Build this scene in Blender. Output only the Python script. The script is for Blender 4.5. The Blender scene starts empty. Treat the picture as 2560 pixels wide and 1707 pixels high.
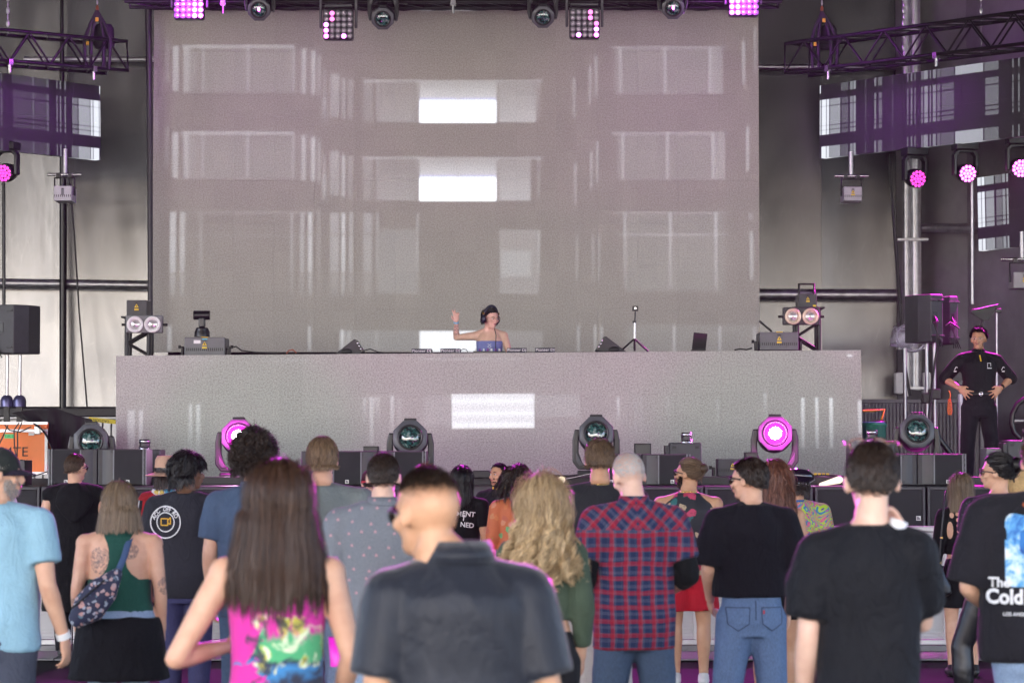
import bpy, math, random
import numpy as np
from mathutils import Vector, Matrix, Euler
from mathutils.bvhtree import BVHTree
S = bpy.context.scene
COL = S.collection
random.seed(7)
RNG = np.random.default_rng(7)
PI = math.pi
R = math.radians

# ------------------------------------------------------------------ camera
F, CX, CY, CZ = 6613.0, 1280.0, 853.5, 1.72        # focal length and centre in photograph pixels, eye height
PITCH = math.atan((1125 - CY) / F)
FW = Vector((0, math.cos(PITCH), math.sin(PITCH)))
UP = Vector((0, -math.sin(PITCH), math.cos(PITCH)))
RT = Vector((1, 0, 0))
CAMLOC = Vector((0, 0, CZ))
cd = bpy.data.cameras.new('camera')
cd.sensor_width = 36
cd.lens = F / 2560 * 36
cd.clip_start = 0.1
cd.clip_end = 600
cd.dof.use_dof = True
cd.dof.focus_distance = 28.0
cd.dof.aperture_fstop = 5.2
cam = bpy.data.objects.new('camera', cd)
COL.objects.link(cam)
m3 = Matrix((RT, UP, -FW)).transposed()
cam.matrix_world = Matrix.Translation(CAMLOC) @ m3.to_4x4()
S.camera = cam

# ------------------------------------------------------------------ world, sun, exposure
SUN_EL, SUN_AZ = R(46), R(20)       # daylight outside; it enters under the roof from behind the camera
world = bpy.data.worlds.new('World')
S.world = world
world.use_nodes = True
wn = world.node_tree
bg = wn.nodes['Background']
sky = wn.nodes.new('ShaderNodeTexSky')
sky.sky_type = 'NISHITA'
sky.sun_disc = False
sky.sun_elevation = SUN_EL
sky.sun_rotation = PI + SUN_AZ
sky.air_density = 0.6
sky.ozone_density = 1.0
sky.dust_density = 3.0
wn.links.new(sky.outputs[0], bg.inputs[0])
bg.inputs[1].default_value = 0.15
sd = bpy.data.lights.new('sun', 'SUN')
sd.energy = 4.6
sd.angle = R(2)
sd.color = (1, 0.985, 0.97)
sun = bpy.data.objects.new('sun', sd)
COL.objects.link(sun)
sdir = Vector((math.sin(SUN_AZ) * math.cos(SUN_EL), -math.cos(SUN_AZ) * math.cos(SUN_EL), math.sin(SUN_EL)))
sun.rotation_euler = sdir.to_track_quat('Z', 'Y').to_euler()
sun.location = (0, -20, 20)
S.view_settings.view_transform = 'Standard'
S.view_settings.look = 'None'
S.view_settings.gamma = 1
S.view_settings.use_curve_mapping = False
S.view_settings.exposure = 2.93
S.cycles.use_denoising = True
S.cycles.max_bounces = 8
S.cycles.transparent_max_bounces = 12
S.cycles.sample_clamp_indirect = 6


# ------------------------------------------------------------------ helpers
def W(px, py, Y):
    d = RT * ((px - CX) / F) + UP * ((CY - py) / F) + FW
    return CAMLOC + d * (Y / d.y)


def at_scale(px, py, s):
    d = RT * ((px - CX) / F) + UP * ((CY - py) / F) + FW
    return CAMLOC + d * (F / s)


class NB:
    """short hand for building shader nodes"""
    def __init__(self, name):
        self.m = bpy.data.materials.new(name)
        self.m.use_nodes = True
        self.t = self.m.node_tree
        self.b = self.t.nodes['Principled BSDF']
        self._tc = None

    def n(self, kind, **kw):
        x = self.t.nodes.new('ShaderNode' + kind)
        for k, v in kw.items():
            setattr(x, k, v)
        return x

    def link(self, a, b):
        self.t.links.new(a, b)

    def put(self, sock, v):
        if isinstance(v, bpy.types.NodeSocket):
            self.link(v, sock)
        elif isinstance(v, (tuple, list)) and len(v) == 3 and sock.type == 'RGBA':
            sock.default_value = (*v, 1)
        else:
            sock.default_value = v

    def co(self, obj=None):
        if obj is not None:
            x = self.n('TexCoord')
            x.object = obj
            return x.outputs['Object']
        if self._tc is None:
            self._tc = self.n('TexCoord').outputs['Object']
        return self._tc

    def math(self, op, a, b=0.0, c=0.0):
        x = self.n('Math', operation=op)
        self.put(x.inputs[0], a)
        self.put(x.inputs[1], b)
        self.put(x.inputs[2], c)
        return x.outputs[0]

    def xyz(self, v):
        x = self.n('SeparateXYZ')
        self.link(v, x.inputs[0])
        return x.outputs

    def comb(self, a, b, c):
        x = self.n('CombineXYZ')
        for i, v in enumerate((a, b, c)):
            self.put(x.inputs[i], v)
        return x.outputs[0]

    def scale(self, v, s, loc=(0, 0, 0)):
        x = self.n('Mapping')
        self.link(v, x.inputs[0])
        x.inputs['Scale'].default_value = s
        x.inputs['Location'].default_value = loc
        return x.outputs[0]

    def noise(self, v, scale, detail=3, rough=0.5, dist=0.0):
        x = self.n('TexNoise')
        self.link(v, x.inputs['Vector'])
        x.inputs['Scale'].default_value = scale
        x.inputs['Detail'].default_value = detail
        x.inputs['Roughness'].default_value = rough
        x.inputs['Distortion'].default_value = dist
        return x.outputs

    def voro(self, v, scale, feature='F1'):
        x = self.n('TexVoronoi', feature=feature)
        self.link(v, x.inputs['Vector'])
        x.inputs['Scale'].default_value = scale
        return x.outputs

    def ramp(self, f, stops, interp='LINEAR'):
        x = self.n('ValToRGB')
        x.color_ramp.interpolation = interp
        e = x.color_ramp.elements
        while len(e) < len(stops):
            e.new(0.5)
        for el, (p, c) in zip(e, stops):
            el.position = p
            el.color = (*c, 1) if len(c) == 3 else c
        self.put(x.inputs[0], f)
        return x.outputs[0]

    def mix(self, f, a, b, blend='MIX'):
        x = self.n('Mix', data_type='RGBA', blend_type=blend)
        self.put(x.inputs[0], f)
        self.put(x.inputs[6], a)
        self.put(x.inputs[7], b)
        return x.outputs[2]

    def bump(self, h, strength=0.3, dist=0.01):
        x = self.n('Bump')
        self.link(h, x.inputs['Height'])
        x.inputs['Strength'].default_value = strength
        x.inputs['Distance'].default_value = dist
        self.link(x.outputs[0], self.b.inputs['Normal'])

    def set(self, **kw):
        names = dict(col='Base Color', rough='Roughness', metal='Metallic', spec='Specular IOR Level', sheen='Sheen Weight',
                     sss='Subsurface Weight', trans='Transmission Weight', alpha='Alpha', ecol='Emission Color', emit='Emission Strength',
                     coat='Coat Weight', ior='IOR')
        for k, v in kw.items():
            self.put(self.b.inputs[names[k]], v)
        return self


def mul(c, f):
    return tuple(min(1, x * f) for x in c)


def M(name, col, rough=0.6, metal=0.0, var=0.2, ns=6, bump=0.0, bs=80, **kw):
    """plain surface with procedural unevenness of colour, gloss and relief"""
    nb = NB(name)
    f = nb.noise(nb.co(), ns, 4, 0.6)[0]
    nb.set(col=nb.ramp(f, [(0.3, mul(col, 1 - var)), (0.7, mul(col, 1 + var))]), metal=metal, **kw)
    rr = nb.n('MapRange')
    nb.link(f, rr.inputs[0])
    rr.inputs[3].default_value = max(0.03, rough - 0.1)
    rr.inputs[4].default_value = min(1, rough + 0.1)
    nb.set(rough=rr.outputs[0])
    if bump:
        nb.bump(nb.noise(nb.co(), bs, 3)[0], bump, 0.005)
    return nb.m


def EM(name, col, strength, base=(0.02, 0.02, 0.02)):
    nb = NB(name)
    f = nb.noise(nb.co(), 40, 1)[0]
    nb.set(col=base, ecol=nb.ramp(f, [(0, mul(col, 0.9)), (1, col)]), emit=strength, rough=0.3)
    return nb.m


class MB:
    """collects shapes into one mesh"""
    def __init__(self):
        self.v, self.f, self.s = [], [], []

    def add(self, v, f, smooth=False, X=None):
        o = len(self.v)
        if X is not None:
            v = [X @ Vector(p) for p in v]
        self.v += [tuple(p) for p in v]
        self.f += [tuple(i + o for i in q) for q in f]
        self.s += [smooth] * len(f)
        return self

    def box(self, x0, x1, y0, y1, z0, z1, X=None):
        v = [(x, y, z) for z in (z0, z1) for y in (y0, y1) for x in (x0, x1)]
        f = [(0, 2, 3, 1), (4, 5, 7, 6), (0, 1, 5, 4), (1, 3, 7, 5), (3, 2, 6, 7), (2, 0, 4, 6)]
        return self.add(v, f, False, X)

    def tube(self, pts, rad, n=10, smooth=True, round_caps=False, X=None):
        pts = [Vector(p) for p in pts]
        if not isinstance(rad, (list, tuple)):
            rad = [rad] * len(pts)
        rad = list(rad)
        if round_caps:
            d0 = (pts[0] - pts[1]).normalized()
            d1 = (pts[-1] - pts[-2]).normalized()
            r0, r1 = rad[0], rad[-1]
            pts = [pts[0] + d0 * r0 * 0.95, pts[0] + d0 * r0 * 0.7] + pts + [pts[-1] + d1 * r1 * 0.7, pts[-1] + d1 * r1 * 0.95]
            rad = [r0 * 0.3, r0 * 0.72] + rad + [r1 * 0.72, r1 * 0.3]
        V, Fc = [], []
        t0 = (pts[1] - pts[0]).normalized()
        a = Vector((0, 0, 1)) if abs(t0.z) < 0.9 else Vector((1, 0, 0))
        nrm = t0.cross(a).normalized()
        for i, p in enumerate(pts):
            if i == 0:
                t = t0
            elif i == len(pts) - 1:
                t = (pts[i] - pts[i - 1]).normalized()
            else:
                t = ((pts[i + 1] - pts[i]).normalized() + (pts[i] - pts[i - 1]).normalized())
                t = t.normalized() if t.length > 1e-6 else (pts[i] - pts[i - 1]).normalized()
            nrm = (nrm - t * nrm.dot(t))
            nrm = nrm.normalized() if nrm.length > 1e-6 else t.orthogonal().normalized()
            bn = t.cross(nrm)
            for k in range(n):
                an = 2 * PI * k / n
                V.append(p + (nrm * math.cos(an) + bn * math.sin(an)) * rad[i])
        for i in range(len(pts) - 1):
            for k in range(n):
                Fc.append((i * n + k, i * n + (k + 1) % n, (i + 1) * n + (k + 1) % n, (i + 1) * n + k))
        self.add(V, Fc, smooth, X)
        e = len(pts) - 1
        self.add([V[k] for k in range(n)], [tuple(range(n))[::-1]], False, X)
        self.add([V[e * n + k] for k in range(n)], [tuple(range(n))], False, X)
        return self

    def ell(self, c, r, Rm=None, nu=14, nv=9, X=None):
        V, Fc = [], []
        c = Vector(c)
        for j in range(1, nv):
            th = PI * j / nv
            for i in range(nu):
                ph = 2 * PI * i / nu
                p = Vector((r[0] * math.sin(th) * math.cos(ph), r[1] * math.sin(th) * math.sin(ph), r[2] * math.cos(th)))
                V.append(c + (Rm @ p if Rm is not None else p))
        for s_ in (1, -1):
            p = Vector((0, 0, r[2] * s_))
            V.append(c + (Rm @ p if Rm is not None else p))
        N = len(V)
        for j in range(nv - 2):
            for i in range(nu):
                Fc.append((j * nu + i, (j + 1) * nu + i, (j + 1) * nu + (i + 1) % nu, j * nu + (i + 1) % nu))
        for i in range(nu):
            Fc.append((N - 2, i, (i + 1) % nu))
            Fc.append((N - 1, (nv - 2) * nu + (i + 1) % nu, (nv - 2) * nu + i))
        return self.add(V, Fc, True, X)

    def loft(self, secs, n=20, ex=2.3, X=None):
        """secs: (z, rx, ry, cy)"""
        V, Fc = [], []
        for (z, rx, ry, cy) in secs:
            for k in range(n):
                a = 2 * PI * k / n
                ca, sa = math.cos(a), math.sin(a)
                V.append((math.copysign(abs(ca) ** (2 / ex), ca) * rx, cy + math.copysign(abs(sa) ** (2 / ex), sa) * ry, z))
        for i in range(len(secs) - 1):
            for k in range(n):
                Fc.append((i * n + k, i * n + (k + 1) % n, (i + 1) * n + (k + 1) % n, (i + 1) * n + k))
        Fc.append(tuple(range(n))[::-1])
        e = (len(secs) - 1) * n
        Fc.append(tuple(e + k for k in range(n)))
        return self.add(V, Fc, True, X)

    def lathe(self, prof, n=24, X=None, cap=True):
        """prof: (r, h) turned about +Z"""
        V, Fc = [], []
        for r, h in prof:
            for k in range(n):
                a = 2 * PI * k / n
                V.append((r * math.cos(a), r * math.sin(a), h))
        for i in range(len(prof) - 1):
            for k in range(n):
                Fc.append((i * n + k, i * n + (k + 1) % n, (i + 1) * n + (k + 1) % n, (i + 1) * n + k))
        self.add(V, Fc, True, X)
        if cap:
            e = (len(prof) - 1) * n
            self.add([V[k] for k in range(n)], [tuple(range(n))[::-1]], False, X)
            self.add([V[e + k] for k in range(n)], [tuple(range(n))], False, X)
        return self

    def prism(self, poly, y0, y1, X=None):
        """poly: (x, z) outline, counter-clockwise seen from -Y, extruded along Y"""
        n = len(poly)
        V = [(x, y0, z) for x, z in poly] + [(x, y1, z) for x, z in poly]
        Fc = [tuple(range(n)), tuple(range(n, 2 * n))[::-1]]
        for i in range(n):
            j = (i + 1) % n
            Fc.append((j, i, n + i, n + j))
        return self.add(V, Fc, False, X)

    def mesh(self, name):
        me = bpy.data.meshes.new(name)
        me.from_pydata(self.v, [], self.f)
        me.polygons.foreach_set('use_smooth', self.s)
        me.update()
        return me

    def build(self, name, m=None, parent=None, bevel=0.0, loc=None):
        return obj(name, self.mesh(name), m, parent, bevel, loc)


def obj(name, me, m=None, parent=None, bevel=0.0, loc=None, rot=None):
    if m is not None and not me.materials:
        me.materials.append(m)
    o = bpy.data.objects.new(name, me)
    COL.objects.link(o)
    if parent is not None:
        o.parent = parent
    if loc is not None:
        o.location = loc
    if rot is not None:
        o.rotation_euler = rot
    if bevel:
        b = o.modifiers.new('bevel', 'BEVEL')
        b.width = bevel
        b.segments = 2
        b.limit_method = 'ANGLE'
    return o


def tag(o, label, cat, group=None):
    o['label'] = label
    o['category'] = cat
    if group:
        o['group'] = group
    return o


def thing(name, label, cat, loc=(0, 0, 0), rotz=0.0, group=None):
    o = bpy.data.objects.new(name, None)
    o.empty_display_size = 0.1
    COL.objects.link(o)
    o.location = loc
    o.rotation_euler = (0, 0, rotz)
    return tag(o, label, cat, group)


def struct(o):
    o['kind'] = 'structure'
    return o


def dup(root, label, loc=None, rotz=None):
    r = root.copy()
    COL.objects.link(r)
    r['label'] = label
    if loc is not None:
        r.location = loc
    if rotz is not None:
        r.rotation_euler[2] = rotz

    def rec(src, dst):
        for ch in src.children:
            c = ch.copy()
            COL.objects.link(c)
            c.parent = dst
            rec(ch, c)
    rec(root, r)
    return r


def text_mesh(s, size, align='CENTER', extrude=0.0, bold=0.0):
    cu = bpy.data.curves.new('lettering', 'FONT')
    cu.body = s
    cu.size = size
    cu.align_x = align
    cu.align_y = 'CENTER'
    cu.resolution_u = 3
    cu.extrude = extrude
    cu.offset = bold * size
    o = bpy.data.objects.new('lettering', cu)
    COL.objects.link(o)
    bpy.context.view_layer.update()
    me = bpy.data.meshes.new_from_object(o.evaluated_get(bpy.context.evaluated_depsgraph_get()))
    bpy.data.objects.remove(o)
    bpy.data.curves.remove(cu)
    return me


def lettering(s, size, m, parent, loc, name='lettering', rot=0.0, align='CENTER', xs=1.0):
    """flat letters facing -Y in the parent's frame"""
    me = text_mesh(s, size, align)
    X = Matrix.Translation(loc) @ Matrix.Rotation(rot, 4, 'Y') @ Matrix.Rotation(R(90), 4, 'X') @ Matrix.Diagonal((xs, 1, 1, 1))
    me.transform(X)
    return obj(name, me, m, parent)


def image(name, arr):
    """arr: h x w x 3, row 0 at the bottom; pixels drawn below in code"""
    h, w = arr.shape[:2]
    im = bpy.data.images.new(name, w, h, float_buffer=False)
    im.colorspace_settings.name = 'Non-Color'
    a = np.ones((h, w, 4), np.float32)
    a[..., :3] = arr
    im.pixels.foreach_set(a.ravel())
    im.update()
    im.pack()
    return im


# ------------------------------------------------------------------ shared materials
BLACK = M('black_powder_coat', (0.008, 0.008, 0.009), 0.45, 0, 0.3, 12, 0.1, 200)
BLACK2 = M('black_satin_plastic', (0.012, 0.012, 0.0135), 0.32, 0, 0.25, 9)
DARK = M('charcoal_plastic', (0.024, 0.024, 0.027), 0.5, 0, 0.2, 9, 0.1, 160)
GREY = M('grey_plastic', (0.16, 0.165, 0.175), 0.45, 0, 0.12, 10)
MID = M('dark_grey_casing', (0.045, 0.046, 0.051), 0.5, 0, 0.15, 10, 0.08, 150)
STEEL = M('galvanised_steel', (0.42, 0.42, 0.44), 0.35, 0.85, 0.2, 10, 0.1, 60)
WHITE = M('white_enamel', (0.75, 0.75, 0.74), 0.45, 0, 0.06, 12)
CREAM = M('cream_plastic', (0.7, 0.62, 0.42), 0.5, 0, 0.1, 14)
YELLOW = M('yellow_sticker', (0.62, 0.42, 0.02), 0.5, 0, 0.08, 14)
CABLE = M('black_rubber_cable', (0.014, 0.014, 0.015), 0.5, 0, 0.2, 20)
INK = M('black_ink', (0.012, 0.012, 0.012), 0.6, 0, 0.2, 20)
PRINT_WHITE = M('white_print', (0.72, 0.72, 0.72), 0.7, 0, 0.08, 30)
CHROME = M('brushed_chrome', (0.55, 0.55, 0.57), 0.22, 0.95, 0.1, 14)
# ------------------------------------------------------------------ ground, roof, backdrop
DECK = 1.35
mb = MB().box(-150, 150, -150, 150, -0.5, 0)
g = NB('asphalt')
f = g.noise(g.co(), 0.35, 6, 0.65)[0]
f2 = g.noise(g.co(), 60, 2)[0]
g.set(col=g.mix(f2, g.ramp(f, [(0.3, (0.010, 0.0095, 0.010)), (0.7, (0.02, 0.019, 0.02))]), (0.014, 0.0135, 0.014)), rough=0.95, spec=0.15)
g.bump(f2, 0.4, 0.004)
struct(mb.build('ground', g.m))
# the venue roof over crowd and stage (above the frame) keeps the top of the stage dark
roofm = M('dark_roof_fabric', (0.05, 0.05, 0.052), 0.8, 0, 0.2, 2)
struct(MB().box(-17, 17, -4, 38.6, 8.7, 8.85).build('roof', roofm))
struct(MB().box(-17, 17, -4.15, -4.0, 6.3, 8.85).build('added_shade_fascia', roofm))  # unseen fascia added to cut daylight off the upper stage
plm = M('pale_bounce_concrete', (0.40, 0.38, 0.35), 0.85, 0, 0.12, 0.6, 0.2, 30)
struct(MB().box(-120, 120, -120, 3.5, 0.0, 0.004).build('bounce_pavement', plm))  # unseen pale ground added behind the camera to bounce daylight
struct(MB().box(-17.15, -17, 24, 38.6, 0, 8.7).build('side_wall', roofm))
struct(MB().box(17, 17.15, 24, 38.6, 0, 8.7).build('side_wall', roofm))
struct(MB().box(-17, 17, 38.6, 38.75, 0, 8.7).build('rear_wall', roofm))
deckm = M('black_stage_ply', (0.02, 0.02, 0.021), 0.55, 0, 0.3, 5, 0.15, 70)
st = MB().box(-16.9, 16.9, 26.0, 38.5, 0.0, DECK).build('stage_deck', deckm)
struct(st)
lip = MB()
lip.box(-4.3, 6.0, 25.72, 25.995, 1.385, 1.462)
o = lip.build('stage_lip', M('black_lip_board', (0.012, 0.012, 0.013), 0.5, 0, 0.3, 8), st, 0.006)
o = MB().box(-1.1, 0.95, 25.9, 25.995, 0.0, 1.38).build('skirt_panel', M('grey_skirt', (0.13, 0.13, 0.135), 0.8, 0, 0.1, 6, 0.2, 90), st)

# silver fabric backdrop with seams, scratches and soft folds
def silver(name, lo, hi):
    wm = NB(name)
    c = wm.co()
    f = wm.noise(wm.scale(c, (1, 1, 0.35)), 0.9, 5, 0.6, 0.4)[0]
    crs = wm.noise(wm.scale(c, (1.0, 1.0, 0.3)), 1.5, 4, 0.6, 0.8)[0]
    scr = wm.voro(wm.scale(c, (6, 1, 0.8)), 2.2, 'DISTANCE_TO_EDGE')[0]
    wm.ramp_v = lambda q: wm.xyz(wm.ramp(q, [(0.0, (1, 1, 1)), (0.03, (0, 0, 0))]))[0]
    scr2 = wm.ramp(scr, [(0.0, (1, 1, 1)), (0.012, (0, 0, 0))])
    col = wm.mix(f, lo, hi)
    col = wm.mix(wm.math('MULTIPLY', wm.xyz(scr2)[0], 0.12), col, (0.7, 0.7, 0.7))
    wm.set(col=col, metal=0.9, rough=wm.ramp(crs, [(0.3, (0.16, 0.16, 0.16)), (0.7, (0.26, 0.26, 0.26))]))
    wm.bump(wm.math('ADD', wm.noise(wm.scale(c, (1.0, 1.0, 0.35)), 1.3, 3, 0.5, .6)[0], wm.math('MULTIPLY', wm.ramp_v(scr), 0.015)), 0.09, 0.05)
    return wm.m


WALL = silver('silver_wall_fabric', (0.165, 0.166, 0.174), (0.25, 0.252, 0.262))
WALLR = silver('scratched_shaded_silver', (0.10, 0.0995, 0.102), (0.155, 0.154, 0.157))  # same scratched silver, base darkened to imitate dimmer light on the right



def panel_between(p0, p1, z0, z1, parent, m, name='fabric_panel', seg=10, belly=0.03):
    """a tensioned sheet of fabric between two posts, slightly hollow, with a hem"""
    n = 8
    V, Fc = [], []
    d = Vector((p1[0] - p0[0], p1[1] - p0[1], 0))
    nrm = Vector((d.y, -d.x, 0)).normalized()
    for j in range(n + 1):
        for i in range(seg + 1):
            u, v = i / seg, j / n
            b = belly * math.sin(PI * u) * (0.4 + 0.6 * math.sin(PI * v))
            V.append((p0[0] + d.x * u - nrm.x * b, p0[1] + d.y * u - nrm.y * b, z0 + (z1 - z0) * v))
    for j in range(n):
        for i in range(seg):
            a = j * (seg + 1) + i
            Fc.append((a, a + 1, a + seg + 2, a + seg + 1))
    mb = MB().add(V, Fc, True)
    return mb.build(name, m, parent)


YW = 35.0
zb = W(0, 1016, YW).z
zt = 8.65
wl = thing('backdrop_wall', 'silver grey fabric backdrop wall left of the big screen', 'wall', (0, 0, 0))
xs = [W(p, 800, YW).x for p in (-560, -200, 163, 420)]
for a, b in zip(xs[:-1], xs[1:]):
    panel_between((a + 0.001, YW, 0), (b - 0.001, YW, 0), zb, zt, wl, WALL)
BEAM = M('black_beam', (0.02, 0.02, 0.022), 0.5, 0, 0.2, 5)
MB().box(xs[0], xs[-1], YW - 0.14, YW - 0.03, zb - 0.13, zb - 0.02).build('base_beam', BEAM, wl, 0.01)
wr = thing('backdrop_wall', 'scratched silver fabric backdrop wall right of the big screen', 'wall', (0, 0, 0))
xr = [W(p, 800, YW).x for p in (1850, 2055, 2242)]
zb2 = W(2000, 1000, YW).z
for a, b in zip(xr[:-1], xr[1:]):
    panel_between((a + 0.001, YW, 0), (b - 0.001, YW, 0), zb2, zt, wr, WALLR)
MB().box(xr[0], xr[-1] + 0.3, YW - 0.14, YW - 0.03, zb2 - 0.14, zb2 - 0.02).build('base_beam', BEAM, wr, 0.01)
wd = thing('backdrop_wall', 'darker fabric side wall behind the guard at far right', 'wall', (0, 0, 0))
WALLD = M('dark_wall_fabric', (0.3, 0.29, 0.295), 0.38, 0.6, 0.25, 1.3, 0.15, 6)
pR = [(xr[-1] + 0.005, YW + .02), (W(2420, 800, 34.2).x, 34.2), (W(2700, 800, 32.0).x, 32.0), (W(3000, 800, 29.5).x, 29.5)]
for a, b in zip(pR[:-1], pR[1:]):
    panel_between(a, b, DECK, zt, wd, WALLD, belly=0.02)
# light corrugated fence seen below the left wall
fl = thing('corrugated_fence', 'pale corrugated metal fence low behind the caution tape', 'fence', (0, 0, 0))
FENCE = M('pale_corrugated_metal', (0.55, 0.55, 0.55), 0.45, 0.4, 0.12, 4)
x0, x1 = W(-80, 1030, 34.9).x, W(330, 1030, 34.9).x
k = 0
xx = x0
while xx < x1:
    MB().box(xx, xx + 0.088, 34.9, 34.93, DECK, 2.12).box(xx + 0.094, xx + 0.108, 36.17, 34.95, DECK, 2.12).build('sheet_rib', FENCE, fl, 0.003)
    xx += 0.112
MB().box(x0, x1, 34.82, 34.88, 2.125, 2.16).build('top_rail', FENCE, fl, 0.01)


def pipe(label, pts, r, m, name='pipe', cat='pipe', group=None, n=14):
    o = MB().tube(pts, r, n).build(name, m)
    return tag(o, label, cat, group)


PALE_PIPE = M('pale_pipe', (0.6, 0.6, 0.62), 0.3, 0.7, 0.1, 6)
pipe('bright pale pipe high on the left silver wall under the truss', [W(60, 149, 34.75), W(386, 149, 34.75)], 0.035, PALE_PIPE)
pipe('grey steel pipe across the left silver wall above the speaker', [W(-120, 706, 34.7), W(378, 713, 34.7)], 0.062, STEEL)
pipe('grey steel pipe high on the right silver wall', [W(1893, 168, 34.75), W(2240, 168, 34.75)], 0.04, STEEL)
pipe('grey steel pipe across the right silver wall behind the yoke laser', [W(1897, 736, 34.7), W(2272, 737, 34.7)], 0.075, STEEL)
pipe('short steel pipe running right from the vertical poles', [W(2296, 570, 34.4), W(2460, 571, 33.6)], 0.06, STEEL)
pipe('black vertical pipe up the middle of the left silver wall', [W(157, 1020, 34.55), W(158, 560, 34.55), W(154, -40, 34.55)], [0.045, 0.05, 0.02], BLACK2)
pipe('thin dark rod up the far left of the silver wall', [W(10, 780, 33.6), W(9, 430, 33.6)], 0.022, BLACK2)
pipe('dark upright post along the left edge of the big screen', [W(376, 890, 32.5), W(375, 400, 32.5), W(371, -20, 32.5)], [0.03, 0.035, 0.045], M('dark_purple_post', (0.03, 0.026, 0.033), 0.4, 0.2, 0.2, 4))
pipe('loose black cable slanting down the left silver wall', [W(172, 430, 34.2), W(186, 590, 34.2), W(198, 780, 34.2), (W(218, 1020, 34.2))], 0.011, CABLE, 'cable', 'cable')
# vertical steel poles at the fold of the right wall
vp = thing('pole_pair', 'two tall steel poles at the fold of the right wall', 'pole', W(2283, 985, 34.3))
o0 = Vector(vp.location)
for (px, r, y1) in ((2290, 0.1, 975), (2268, 0.075, 990)):
    a, b = W(px, y1, 34.3) - o0, W(px - 4, -40, 34.3) - o0
    MB().tube([a, b], r * 0.75, 16).build('pole', STEEL, vp)
for py in (600, 870, 1000 - 30):
    c0 = W(2280, py, 34.3) - o0
    MB().box(c0.x - 0.2, c0.x + 0.2, -0.09, 0.05, c0.z - 0.02, c0.z + 0.02).build('clamp', STEEL, vp, 0.005)
for dx in (-0.19, 0.17):
    MB().box(dx - 0.05, dx + 0.05, -0.1, 0.1, 0.0, 0.28).build('foot_bracket', WHITE, vp, 0.02)
pipe('black cable hanging beside the steel poles on the right', [W(2232, 520, 33.9), W(2247, 730, 33.9), W(2260, 900, 33.9), W(2275, 990, 33.9)], 0.02, CABLE, 'cable', 'cable')
pipe('slack black cable falling from the right side screen', [W(2221, 385, 33.3), W(2228, 470, 33.3), W(2236, 560, 33.3), W(2252, 760, 33.3)], 0.016, CABLE, 'cable', 'cable')
pipe('thin steel rod hanging to the left of the antenna', [W(2430, 440, 31.5), W(2431, 760, 31.5)], 0.02, STEEL, 'rod', 'rod')


# ------------------------------------------------------------------ LED screens
def canvas(w, h):
    return np.zeros((h, w, 3), np.float32)


TINT = np.array([0.88, 0.93, 1.0], np.float32)


def bar(a, x0, x1, y0, y1, al, soft=2.0, fade=(0, 0), tint=TINT):
    """soft-edged light patch; y counted from the top; fade = weaker at the top / bottom"""
    h, w = a.shape[:2]
    X = np.arange(w)[None, :]
    Y = np.arange(h)[:, None]
    mx = np.clip((X - x0) / soft + 0.5, 0, 1) * np.clip((x1 - X) / soft + 0.5, 0, 1)
    my = np.clip((Y - y0) / soft + 0.5, 0, 1) * np.clip((y1 - Y) / soft + 0.5, 0, 1)
    v = np.clip((Y - y0) / max(1, y1 - y0), 0, 1)
    fd = 1 - fade[0] * (1 - v) - fade[1] * v
    a += (mx * my * fd * al)[..., None] * tint


def soften(a, k=3):
    for ax in (0, 1):
        b = a.copy()
        for d in range(1, k + 1):
            b += np.roll(a, d, ax) + np.roll(a, -d, ax)
        a = b / (2 * k + 1)
    return a


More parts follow.
